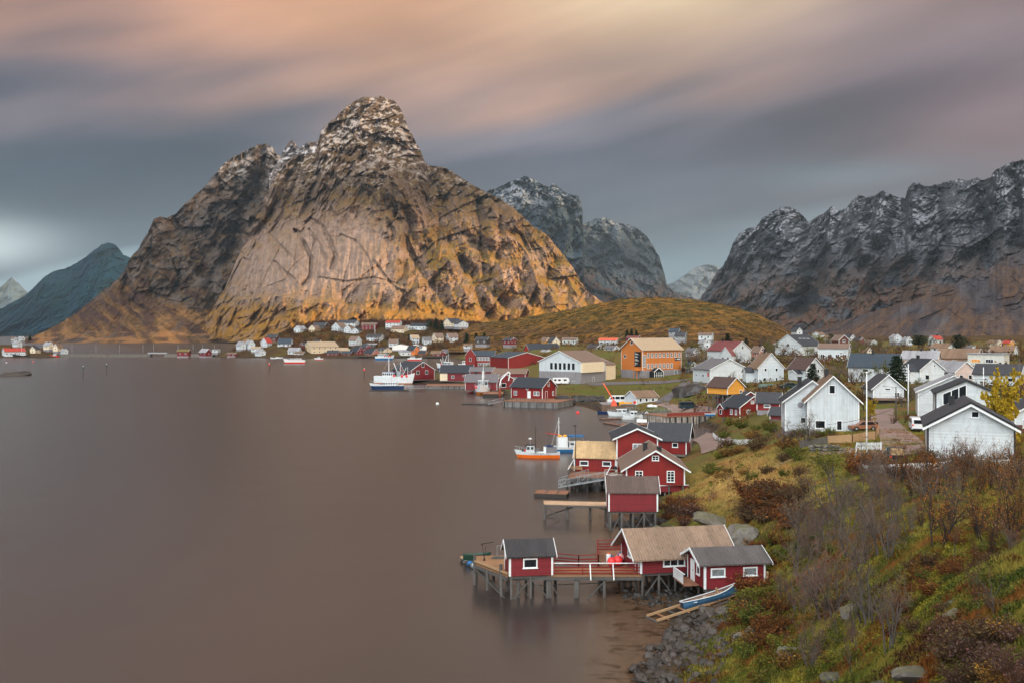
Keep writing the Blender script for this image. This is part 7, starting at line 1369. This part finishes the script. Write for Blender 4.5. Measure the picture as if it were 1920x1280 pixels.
def shrub_proto(seed,leafc,n=1400,stemc=(96,70,56),ls=.045,h=.8,ns=46):
    rs=np.random.RandomState(seed); A=[];B=[];ra=[];rb=[];T=[]
    for i in range(ns):
        a=rs.uniform(0,6.28); o=rs.uniform(.1,.9); d=np.array([np.cos(a)*o,np.sin(a)*o,1.]); d/=np.linalg.norm(d); p=np.array([np.cos(a),np.sin(a),0])*rs.uniform(0,.25); L=rs.uniform(.5,1)*h
        for k in range(4):
            d=d+rs.normal(size=3)*.16; d/=np.linalg.norm(d); q=p+d*L/4; A.append(p);B.append(q);ra.append(.012*(1-k*.2));rb.append(.012*(.8-k*.2)); T.append(q)
            for _ in range(2): e=d+rs.normal(size=3)*.6; e/=np.linalg.norm(e); q2=q+e*L*.22; A.append(q);B.append(q2);ra.append(.006);rb.append(.003); T.append(q2); T.append(q2)
            p=q
    v,f=tubes(A,B,ra,rb,3); c=np.tile(L3(stemc),(len(v),1)); T=np.array(T); P_=T[rs.randint(0,len(T),n)]+rs.normal(size=(n,3))*.035; P_[:,2]=np.abs(P_[:,2]); q,fq,cq=leaves(P_,ls,rs,leafc)
    st=np_mesh('stem',v,f,BARK,cols={'col':c}); lf=np_mesh('foliage',q,fq,LEAF,smooth=False,cols={'col':cq}); return st,lf
SP={'rust':[shrub_proto(21,LC((126,78,38),(104,62,34),(140,92,48),(88,58,36)),1300)],'brown':[shrub_proto(22,LC((98,82,58),(84,74,52),(114,96,62),(86,66,54)),700,ns=70)],'green':[shrub_proto(23,LC((78,92,36),(98,108,44),(64,78,32),(120,120,52)),1700)],
 'gold':[shrub_proto(24,LC((164,128,54),(140,108,50),(116,96,52),(170,120,50)),650,ns=80)],'moss':[shrub_proto(25,LC((112,112,44),(130,124,50),(94,98,40)),1500,h=.5)],'grey':[shrub_proto(26,LC((110,90,84),(120,84,78),(96,80,76)),420,ns=90)]}
def plant(kind,protos,px,py,hpx,label,group,name,cat,k=0,wide=1.,rnd=None,d=None,p=None):
    q=p or (hit(px,py) if d is None else PD(px,py,d))
    if q is None: return
    q=V((q.x,q.y,ground_z(q.x,q.y)-.05)) if d is None else q
    h=hpx*q.y/F; m1,m2=protos[kind][k%len(protos[kind])]; rr=rnd or random
    r=empty(name,q,rr.uniform(0,6.28)); sx=h*wide*rr.uniform(.85,1.15); r.scale=(sx,sx*rr.uniform(.85,1.15),h); tag(r,label,cat,group)
    tr=newobj(m1.name.split('.')[0],m1,r); newobj(m2.name.split('.')[0],m2,r); return r
def near_plants():
    rr=random.Random(77)
    U=[('berry',1548,1160,178,'wide rowan with many grey stems and red berries right of the grey-roofed cabin',1.0),('bare',1650,1050,158,'tall dark bare tree in the middle of the wooded slope',.8),('bare',1669,1226,165,'slim forked grey birch standing alone over the lower slope',.55),('bare',1632,1175,150,'low spreading bare tree left of the slim forked birch',.9),
     ('ochre',1756,1043,180,'thick-trunked tree with thin orange-brown foliage below the bungalow',.75),('thin',1788,1062,150,'single straight thin trunk right of the thick-trunked tree',.5),('ochre',1853,1020,165,'dark-stemmed tree on the green slope at right',.8),('ochre',1897,1018,180,'dark tree with amber leaves near the right margin',.8),
     ('berry',1519,1250,120,'low tangled shrub-tree in front of the mossy boulder',.9),('thin',1834,1180,120,'thin sapling above the rock outcrop',.5),('thin',1862,1182,130,'second thin sapling to the right of the first above the outcrop',.5),('thin',1592,1275,120,'thin red-tinged sapling near the bottom edge',.6),
     ('bare',1511,838,72,'dark bare tree in front of the tall white house',1.3),('bare',1468,836,50,'low bare tree left of the dark one by the tall white house',1.3),('thin',1410,935,52,'small bare sapling on the dry grass bank',.8),('thin',1366,928,44,'smaller bare sapling left on the dry grass bank',.8),('thin',1330,948,50,'leafless sapling just right of the windowless shed',.7),
     ('green',1565,905,70,'leafy green willow bush on the upper slope',1.2),('ochre',1515,925,62,'amber-leaved bush left of the green willow',1.2),('yellow',1880,838,146,'large bright yellow tree beside the glazed-gable house',.62),('yellow',1631,792,48,'round yellow shrub at the bend of the lane',.75)]
    for i,(k,px,py,h,l,w) in enumerate(U): plant(k,TP,px,py,h,l,None,'bare_tree' if k in('bare','thin','berry') else 'leafy_tree','tree',i,w,rr)
    # thicket
    n=0
    for k in range(210):
        px=rr.uniform(1490,1935); py=rr.uniform(895,1085) if px>1600 else rr.uniform(940,1110)
        if px<1560 and py<985: continue
        if px>1690 and py>1000 and rr.random()<.8: continue
        if rr.random()<.35: continue
        kk=rr.choice(['bare','berry','bare','thin']) if px<1700 else rr.choice(['ochre','ochre','bare','thin','ochre','berry']); 
        lab={'bare':'leafless grey tree in the dense thicket on the slope','berry':'reddish-twigged bare tree in the dense thicket on the slope','thin':'slender sapling in the dense thicket on the slope','ochre':'brown tree with sparse amber leaves in the thicket below the bungalow'}[kk]
        plant(kk,TP,px,py,rr.uniform(60,105)*(1.15 if py>1000 else 1.)*(.85 if kk=='thin' else 1),lab,'trees of the slope thicket','bare_tree','tree',k,rr.uniform(.6,.9),rr); n+=1
        if n>=72: break
    for k in range(30):
        px=1690+k*8+rr.uniform(-6,6); kk=rr.choice(['ochre','ochre','bare']); plant(kk,TP,px,rr.uniform(895,935),rr.uniform(62,104),'amber-leaved or bare tree in the row right before the broad bungalow','trees in front of the broad bungalow','bare_tree','tree',k,rr.uniform(.6,.8),rr)
    for k in range(26): px=rr.uniform(1960,2300); plant(rr.choice(['ochre','bare','berry']),TP,px,rr.uniform(900,1150),rr.uniform(60,110),'bare or amber-leaved tree on the slope just past the right margin','trees past the right margin','bare_tree','tree',k,rr.uniform(.6,.8),rr)
    for k in range(16):
        px=1480+k*9+rr.uniform(-20,20); plant(rr.choice(['berry','thin','bare']),TP,px,rr.uniform(1085,1270),rr.uniform(55,110),'scattered leafless sapling low on the foreground slope','saplings of the lower slope','bare_tree','tree',k,.7,rr)
    S=[]
    for k in range(30): S.append(('brown' if k%3 else 'rust',rr.uniform(1395,1500),rr.uniform(925,992),rr.uniform(26,44)))
    for k in range(22): S.append((rr.choice(['green','moss','brown','gold']),rr.uniform(1330,1560),rr.uniform(845,900),rr.uniform(12,26)))
    for k in range(26): S.append((rr.choice(['rust','rust','brown']),rr.uniform(1690,1920),rr.uniform(1060,1215),rr.uniform(22,40)))
    for k in range(26): S.append((rr.choice(['green','moss','moss','rust']),rr.uniform(1700,1920),rr.uniform(1020,1200),rr.uniform(14,30)))
    for k in range(24): S.append((rr.choice(['brown','moss','gold','green','rust']),rr.uniform(1390,1470),rr.uniform(1110,1215),rr.uniform(30,52)))
    for k in range(30): S.append((rr.choice(['moss','green','moss','moss','gold']),rr.uniform(1390,1640),rr.uniform(1190,1290),rr.uniform(20,42)))
    for k in range(26): S.append((rr.choice(['gold','grey','grey','brown']),rr.uniform(1780,1925),rr.uniform(1210,1310),rr.uniform(34,66)))
    for k in range(24): S.append((rr.choice(['moss','green','rust','gold']),rr.uniform(1400,1560),rr.uniform(1000,1060),rr.uniform(16,32)))
    for k in range(16): S.append((rr.choice(['brown','grey','rust']),rr.uniform(1240,1300),rr.uniform(940,985),rr.uniform(16,30)))
    for k in range(26): S.append((rr.choice(['grey','brown','rust','gold']),rr.uniform(1610,1920),rr.uniform(868,905),rr.uniform(26,44)))
    for k in range(20): S.append((rr.choice(['green','brown','moss','gold']),rr.uniform(1350,1480),rr.uniform(795,845),rr.uniform(14,30)))
    for k in range(12): S.append((rr.choice(['brown','green','grey']),rr.uniform(1480,1600),rr.uniform(812,822),rr.uniform(10,18)))
    D={'rust':'rust-brown','brown':'dark brown','green':'green','gold':'golden-leaved','moss':'yellow-green','grey':'greyish leafless'}
    def zone(px,py):
        if py<850: return 'above the cove'
        if px>1600 and py<910: return 'before the picket fence'
        if py<1000 and px<1320: return 'beside the windowless shed'
        if py<1000: return 'on the dry grass bank'
        if px<1480 and py>1100: return 'above the shore rubble'
        if px<1600 and py<1080: return 'behind the grey-roofed cabin'
        if px>1690: return 'on the right-hand slope'
        return 'low on the foreground slope'
    for i,(k,px,py,h) in enumerate(S):
        z=zone(px,py); plant(k,SP,px,py,h,f'{D[k]} low shrub {z}',f'{D[k]} shrubs {z}','shrub','shrub',i,rr.uniform(1.0,1.6),rr)
near_plants()
# ---- conifers
def conifer_proto(seed,layers=13,pine=False):
    rs=np.random.RandomState(seed); Pn=[]; A=[];B=[];ra=[];rb=[]
    for k in range(layers):
        z=.1+.88*k/layers if not pine else .35+.6*k/layers; r=(.30*(1-z)**.75+.02) if not pine else .30*math.sin(math.pi*min(1,(z-.28)/.75))+.05
        for j in range(int(9+10*(1-z))):
            a=rs.uniform(0,6.28); rr_=r*rs.uniform(.65,1.15); e=np.array([np.cos(a)*rr_,np.sin(a)*rr_,z-.25*rr_+rs.normal()*.01]); s=np.array([0,0,z]); A.append(s);B.append(e);ra.append(.006);rb.append(.002)
            m=26; t=rs.uniform(.2,1.05,m)[:,None]; Pn.append(s*(1-t)+e*t+rs.normal(size=(m,3))*np.array([.022,.022,.014]))
    Pn=np.concatenate(Pn); q,f,c=leaves(Pn,.022,rs,LC((30,46,30),(40,56,36),(24,38,28),(50,62,38))); A.append(np.array([0,0,-.03]));B.append(np.array([0,0,.97]));ra.append(.02);rb.append(.004)
    v,ff=tubes(A,B,ra,rb,4); return np_mesh('trunk',v,ff,BARK,cols={'col':np.tile(L3((70,56,46)),(len(v),1))}),np_mesh('crown',q,f,LEAF,smooth=False,cols={'col':c})
CPR={'spruce':[conifer_proto(31)],'pine':[conifer_proto(32,9,True)]}
for i,(k,px,py,h,w,l,d) in enumerate([('spruce',1681,742,80,1.15,'tall dark spruce between the slate-roofed and black-roofed houses',None),('spruce',1524,716,38,1.25,'small dark spruce before the dark-brown-roofed house',None),('pine',1722,655,30,1.5,'dark pine spreading over the roofs at right',None),('pine',1797,664,40,1.3,'broad dark conifer left of the flat-roofed block',None),('pine',1558,644,20,1.3,'dark conifer behind the white houses near the ridge',None),
 ('spruce',1364,642,18,1.4,'round dark conifer under the brown hill',600),('spruce',1399,646,14,1.2,'small dark conifer behind the maroon roof',560),('spruce',1176,634,17,1.2,'leftmost conifer of the trio behind the school roof',690),('spruce',1184,634,18,1.2,'middle conifer of the trio behind the school roof',690),('spruce',1193,634,16,1.2,'rightmost conifer of the trio behind the school roof',690),
 ('spruce',622,652,19,1.1,'dark conifer above the beige warehouse',900),('spruce',656,663,15,1.2,'dark conifer behind the waterfront sheds, right of the warehouse',880),('spruce',474,652,14,1.5,'dark round conifer among the white houses by the causeway',905),('pine',804,621,24,.9,'tall slim conifer left of a pair in the upper town',975),('spruce',818,620,24,1.1,'left conifer of the pair by the white villa',980),('spruce',829,620,20,1.2,'right conifer of the pair by the white villa',980),
 ('spruce',875,647,24,1.1,'tall conifer left of the dark house on the far slope',905),('spruce',893,645,22,1.1,'second tall conifer on the far slope by the dark house',905),('spruce',908,645,22,1.1,'third tall conifer on the far slope, right of the others',905),('spruce',767,640,14,1.,'conifer on the slope left of the cream house',925),('spruce',56,638,9,1.4,'dark conifer on the crest of the left islet',960)]):
    plant(k,CPR,px,py,h,l,None,'spruce_tree' if k=='spruce' else 'pine_tree','conifer',i,w,random.Random(i),d)
# ---- village trees
def village_plants():
    rr=random.Random(5); L=[('bare',1388,698,44,1.,'round bare tree in front of the maroon-roofed house'),('green',1152,706,40,1.2,'olive-green bush-tree left of the orange school'),('ochre',1466,668,34,1.,'golden tree left of the skylit house'),('green',1447,668,34,1.,'dark olive tree left of the golden one'),('bare',1497,690,46,1.,'dark bare tree before the skylit house'),('ochre',1622,770,64,.8,'reddish-brown bare tree by the slate-roofed house'),
      ('bare',1371,712,20,.8,'thin bare tree against the long white community building'),('ochre',1300,690,30,1.2,'brown bush-tree left of the maroon roof'),('green',1290,700,26,1.3,'olive bushes between school and community building'),('berry',1650,690,40,1.,'bare tree behind the tall dark spruce'),('ochre',1672,795,26,1.5,'brown bush beside the grey lamp pole'),('ochre',1695,792,30,1.4,'tangled brown shrub right of the grey lamp pole'),
      ('ochre',1905,760,70,.7,'thin brown tree at the right margin behind the yellow one'),('ochre',1856,672,24,1.3,'brown round tree behind the flat-roofed block'),('yellow',1835,668,14,1.8,'yellowish bushes on the skyline behind the flat-roofed block'),('green',1655,722,50,.8,'olive-brown tree beside the slate roof')]
    for i,(k,px,py,h,w,l) in enumerate(L): plant(k,TP,px,py,h,l,None,'village_tree','tree',i,w,rr)
    for k in range(160):
        c=rr.choice([(1510,1640,645,672),(1480,1640,672,705),(1640,1920,648,668),(1560,1620,690,722),(1280,1345,660,700),(1690,1770,735,770),(1590,1650,655,690),(1425,1475,655,685)]); px,py=rr.uniform(c[0],c[1]),rr.uniform(c[2],c[3])
        kk=rr.choice(['bare','ochre','bare','ochre','green']); plant(kk,TP,px,py,rr.uniform(16,32)*(1.3 if py>690 else 1),{'bare':'leafless brown-grey tree among the village houses','ochre':'brown tree with few leaves among the village houses','green':'olive-leaved tree among the village houses'}[kk],'garden trees among the village houses','village_tree','tree',k,rr.uniform(.8,1.2),rr)
village_plants()
# ---- uncountable cover: brushwood over the far slopes, and grass on the near slope
FOOT=[(b[0].location.x,b[0].location.y,math.hypot(b[1],b[2])/2,b[0].rotation_euler.z,b[1]/2,b[2]/2) for b in BLD]
def clear_of(x,y,m=1.):
    ok=np.ones(len(x),bool)
    for fx,fy,rad,a,hw,hl in FOOT:
        dx=x-fx;dy=y-fy; u=dx*math.cos(a)+dy*math.sin(a); v=-dx*math.sin(a)+dy*math.cos(a); ok&=~((np.abs(u)<hw+m)&(np.abs(v)<hl+m))
    return ok
def gz_arr(x,y):
    px=CX+F*x/y; c=np.clip(np.interp(px,GPX,np.arange(len(GPX))),0,len(GPX)-1.001); r=np.clip((np.log(np.maximum(y,9.1))-math.log(9))/(math.log(1500)-math.log(9))*(len(GD)-1),0,len(GD)-1.001); r0=r.astype(int);c0=c.astype(int);fr=r-r0;fc=c-c0
    return (G_z[r0,c0]*(1-fc)+G_z[r0,c0+1]*fc)*(1-fr)+(G_z[r0+1,c0]*(1-fc)+G_z[r0+1,c0+1]*fc)*fr
def brush():
    rs=np.random.RandomState(9); X=[];Y=[];Rr=[];C_=[]
    def area(n,px0,px1,d0,d1,r0,r1,cols,th=-.1,seed=0,m=.5):
        px=rs.uniform(px0,px1,n); d=np.exp(rs.uniform(np.log(d0),np.log(d1),n)); x=(px-CX)/F*d; z=gz_arr(x,d); k=(z>1.6)&~((np.abs(px-1668)<36)&(d>98)&(d<190))&(fbm(x/22,d/22,3,900+seed)>th)&clear_of(x,d,m); x,d=x[k],d[k]; X.append(x);Y.append(d);Rr.append(rs.uniform(r0,r1,len(x))); C_.append(cols[rs.randint(0,len(cols),len(x))])
    br=LC((84,60,46),(98,66,44),(74,56,46),(112,78,44),(92,72,46),(70,66,38),(120,84,40)); gr=LC((84,88,38),(104,98,44),(92,80,46),(110,84,50),(78,72,40))
    area(1500,440,920,885,1090,1.6,4.2,br,-.2,1,1.); area(900,540,900,1000,1100,2.5,4.5,LC((76,50,44),(84,58,46),(70,50,42),(92,64,44)),-.5,2,.5); area(800,880,1500,560,860,1.2,3.2,br,-.05,3); area(1200,1280,2050,350,900,1.2,3.4,br,-.05,4)
    area(500,1280,1950,200,350,.6,1.6,gr,.05,5); area(260,980,1290,250,420,.5,1.3,gr,.05,6); area(160,-100,110,875,1000,1.2,2.5,br,-.2,7); area(330,1330,1700,130,200,.4,1.0,gr,.0,8); area(900,1290,1960,210,620,.8,2.4,br,-.1,9)
    Z0=[gz_arr(a,b) for a,b in zip(X,Y)]; hv=HV.reshape(-1,3); hp=CX+F*hv[:,0]/hv[:,1]; hr=HY+F*(HC-hv[:,2])/hv[:,1]; ok=np.nonzero((hp>900)&(hp<1480)&(fbm(hv[:,0]/30,hv[:,1]/30,3,990)>.0)&(hv[:,1]<1000)&(hr<640))[0]; kk=rs.choice(ok,1500); X.append(hv[kk,0]);Y.append(hv[kk,1]);Z0.append(hv[kk,2]-.2);Rr.append(rs.uniform(.6,1.7,1500));C_.append(LC((74,72,34),(92,76,40),(70,54,36),(104,84,42))[rs.randint(0,4,1500)])
    X=np.concatenate(X);Y=np.concatenate(Y);Rr=np.concatenate(Rr);C_=np.concatenate(C_); Z=np.concatenate(Z0); n=len(X); m=40
    u=rs.normal(size=(n,m,3)); u/=np.linalg.norm(u,axis=2,keepdims=True); u*=rs.uniform(.45,1,(n,m,1)); u[...,2]=np.abs(u[...,2])*1.15; P_=np.stack([X,Y,Z],-1)[:,None]+u*Rr[:,None,None]; P_=P_.reshape(-1,3)
    q,f,_=leaves(P_,1.,rs,LC((255,255,255))); sz=np.repeat(Rr*.17,m)[:,None,None]; q4=q.reshape(-1,4,3); q4=P_[:,None]+(q4-P_[:,None])*sz; col=np.repeat(np.repeat(C_,m,0)*rs.uniform(.6,1.35,(n*m,1)),4,0)
    tag(newobj('undergrowth',np_mesh('undergrowth',q4.reshape(-1,3),f,LEAF,smooth=False,cols={'col':col})),'brown and olive brushwood covering the far slopes','undergrowth',kind='stuff')
brush()
def grass():
    rs=np.random.RandomState(19); n=84000; px=rs.uniform(1180,2330,n); d=np.exp(rs.uniform(np.log(26),np.log(150),n)); x=(px-CX)/F*d; z=gz_arr(x,d); n1=fbm(x/4,d/4,3,950); k=(z>1.15)&clear_of(x,d,.1)&(n1>-.32); x,d,px,n1=x[k],d[k],px[k],n1[k]; z=gz_arr(x,d); n=len(x); py=HY+F*(HC-z)/d
    dry=np.exp(-((px-1400)/130)**2-((py-905)/60)**2); m1=fbm(x/2.2,d/2.2,3,951); m2=fbm(x/6,d/6,3,953)
    col=np.tile(L3((126,122,52)),(n,1))
    def lay(mk,c):
        nonlocal col; mk=np.clip(mk,0,1)[:,None]; col=col*(1-mk)+L3(c)*mk
    lay(sstep(.0,.3,m1),(150,136,64)); lay(sstep(.0,.3,-m1),(92,102,42)); lay(sstep(.05,.3,m2),(132,84,42)); lay(dry*.9,(196,162,102)); col*=rs.uniform(.7,1.3,(n,1))
    B=6; h=(.16+.26*rs.rand(n,B)+.22*dry[:,None])*(.8+.5*n1[:,None]); a=rs.uniform(0,6.28,(n,B)); w=.025+.02*rs.rand(n,B); ox=rs.normal(size=(n,B))*.16; oy=rs.normal(size=(n,B))*.16; lean=.35*h
    bx=x[:,None]+ox; by=d[:,None]+oy; bz=gz_arr(bx.ravel(),by.ravel()).reshape(n,B)-.03; ca,sa=np.cos(a),np.sin(a)
    p0=np.stack([bx-w*ca,by-w*sa,bz],-1); p1=np.stack([bx+w*ca,by+w*sa,bz],-1); t=rs.uniform(0,6.28,(n,B)); p2=np.stack([bx+lean*np.cos(t),by+lean*np.sin(t),bz+h],-1)
    Vv=np.stack([p0,p1,p2],2).reshape(-1,3); f=np.arange(len(Vv)).reshape(-1,3); c=np.repeat(np.repeat(col,B,0),3,0)
    tag(newobj('grass',np_mesh('grass',Vv,f,LEAF,smooth=False,cols={'col':c})),'tufts of green, tan and rust grass over the near slope','grass',kind='stuff')
    # floating kelp and small shingle on the shore
def heath():
    rs=np.random.RandomState(29); n=44000; px=rs.uniform(1200,2350,n); d=np.exp(rs.uniform(np.log(28),np.log(135),n)); x=(px-CX)/F*d; z=gz_arr(x,d); m1=fbm(x/2.6,d/2.6,3,971); m2=fbm(x/7,d/7,3,973); k=(z>1.)&clear_of(x,d,.3)&(m1+.4*m2>-.12); x,d,px,z,m1,m2=x[k],d[k],px[k],z[k],m1[k],m2[k]; n=len(x); py=HY+F*(HC-z)/d
    dry=np.exp(-((px-1400)/120)**2-((py-905)/50)**2); k=rs.rand(n)>dry*.9; x,d,z,m1,m2=x[k],d[k],z[k],m1[k],m2[k]; n=len(x)
    col=np.tile(L3((88,92,36)),(n,1))
    def lay(mk,c):
        nonlocal col; mk=np.clip(mk,0,1)[:,None]; col=col*(1-mk)+L3(c)*mk
    lay(sstep(0,.3,m2),(128,122,42)); lay(sstep(.05,.35,fbm(x/3,d/3,3,975)),(104,60,30)); lay(sstep(.1,.35,fbm(x/3,d/3,3,977)),(62,74,30)); lay(sstep(.15,.4,fbm(x/4,d/4,3,979)),(70,44,30)); col*=rs.uniform(.6,1.35,(n,1))
    m=22; Rr=rs.uniform(.12,.42,n); u=rs.normal(size=(n,m,3)); u/=np.linalg.norm(u,axis=2,keepdims=True); u*=rs.uniform(.5,1,(n,m,1)); u[...,2]=np.abs(u[...,2])*.9; P_=(np.stack([x,d,z-.03],-1)[:,None]+u*Rr[:,None,None]).reshape(-1,3)
    q,f,_=leaves(P_,1.,rs,LC((255,255,255))); q4=q.reshape(-1,4,3); q4=P_[:,None]+(q4-P_[:,None])*.065; c=np.repeat(np.repeat(col,m,0)*rs.uniform(.65,1.4,(n*m,1)),4,0)
    tag(newobj('undergrowth',np_mesh('undergrowth',q4.reshape(-1,3),f,LEAF,smooth=False,cols={'col':c})),'low heath and moss cushions over the near slope','undergrowth',kind='stuff')
grass(); heath()
print('plants',time.time()-T0,len(bpy.data.objects))
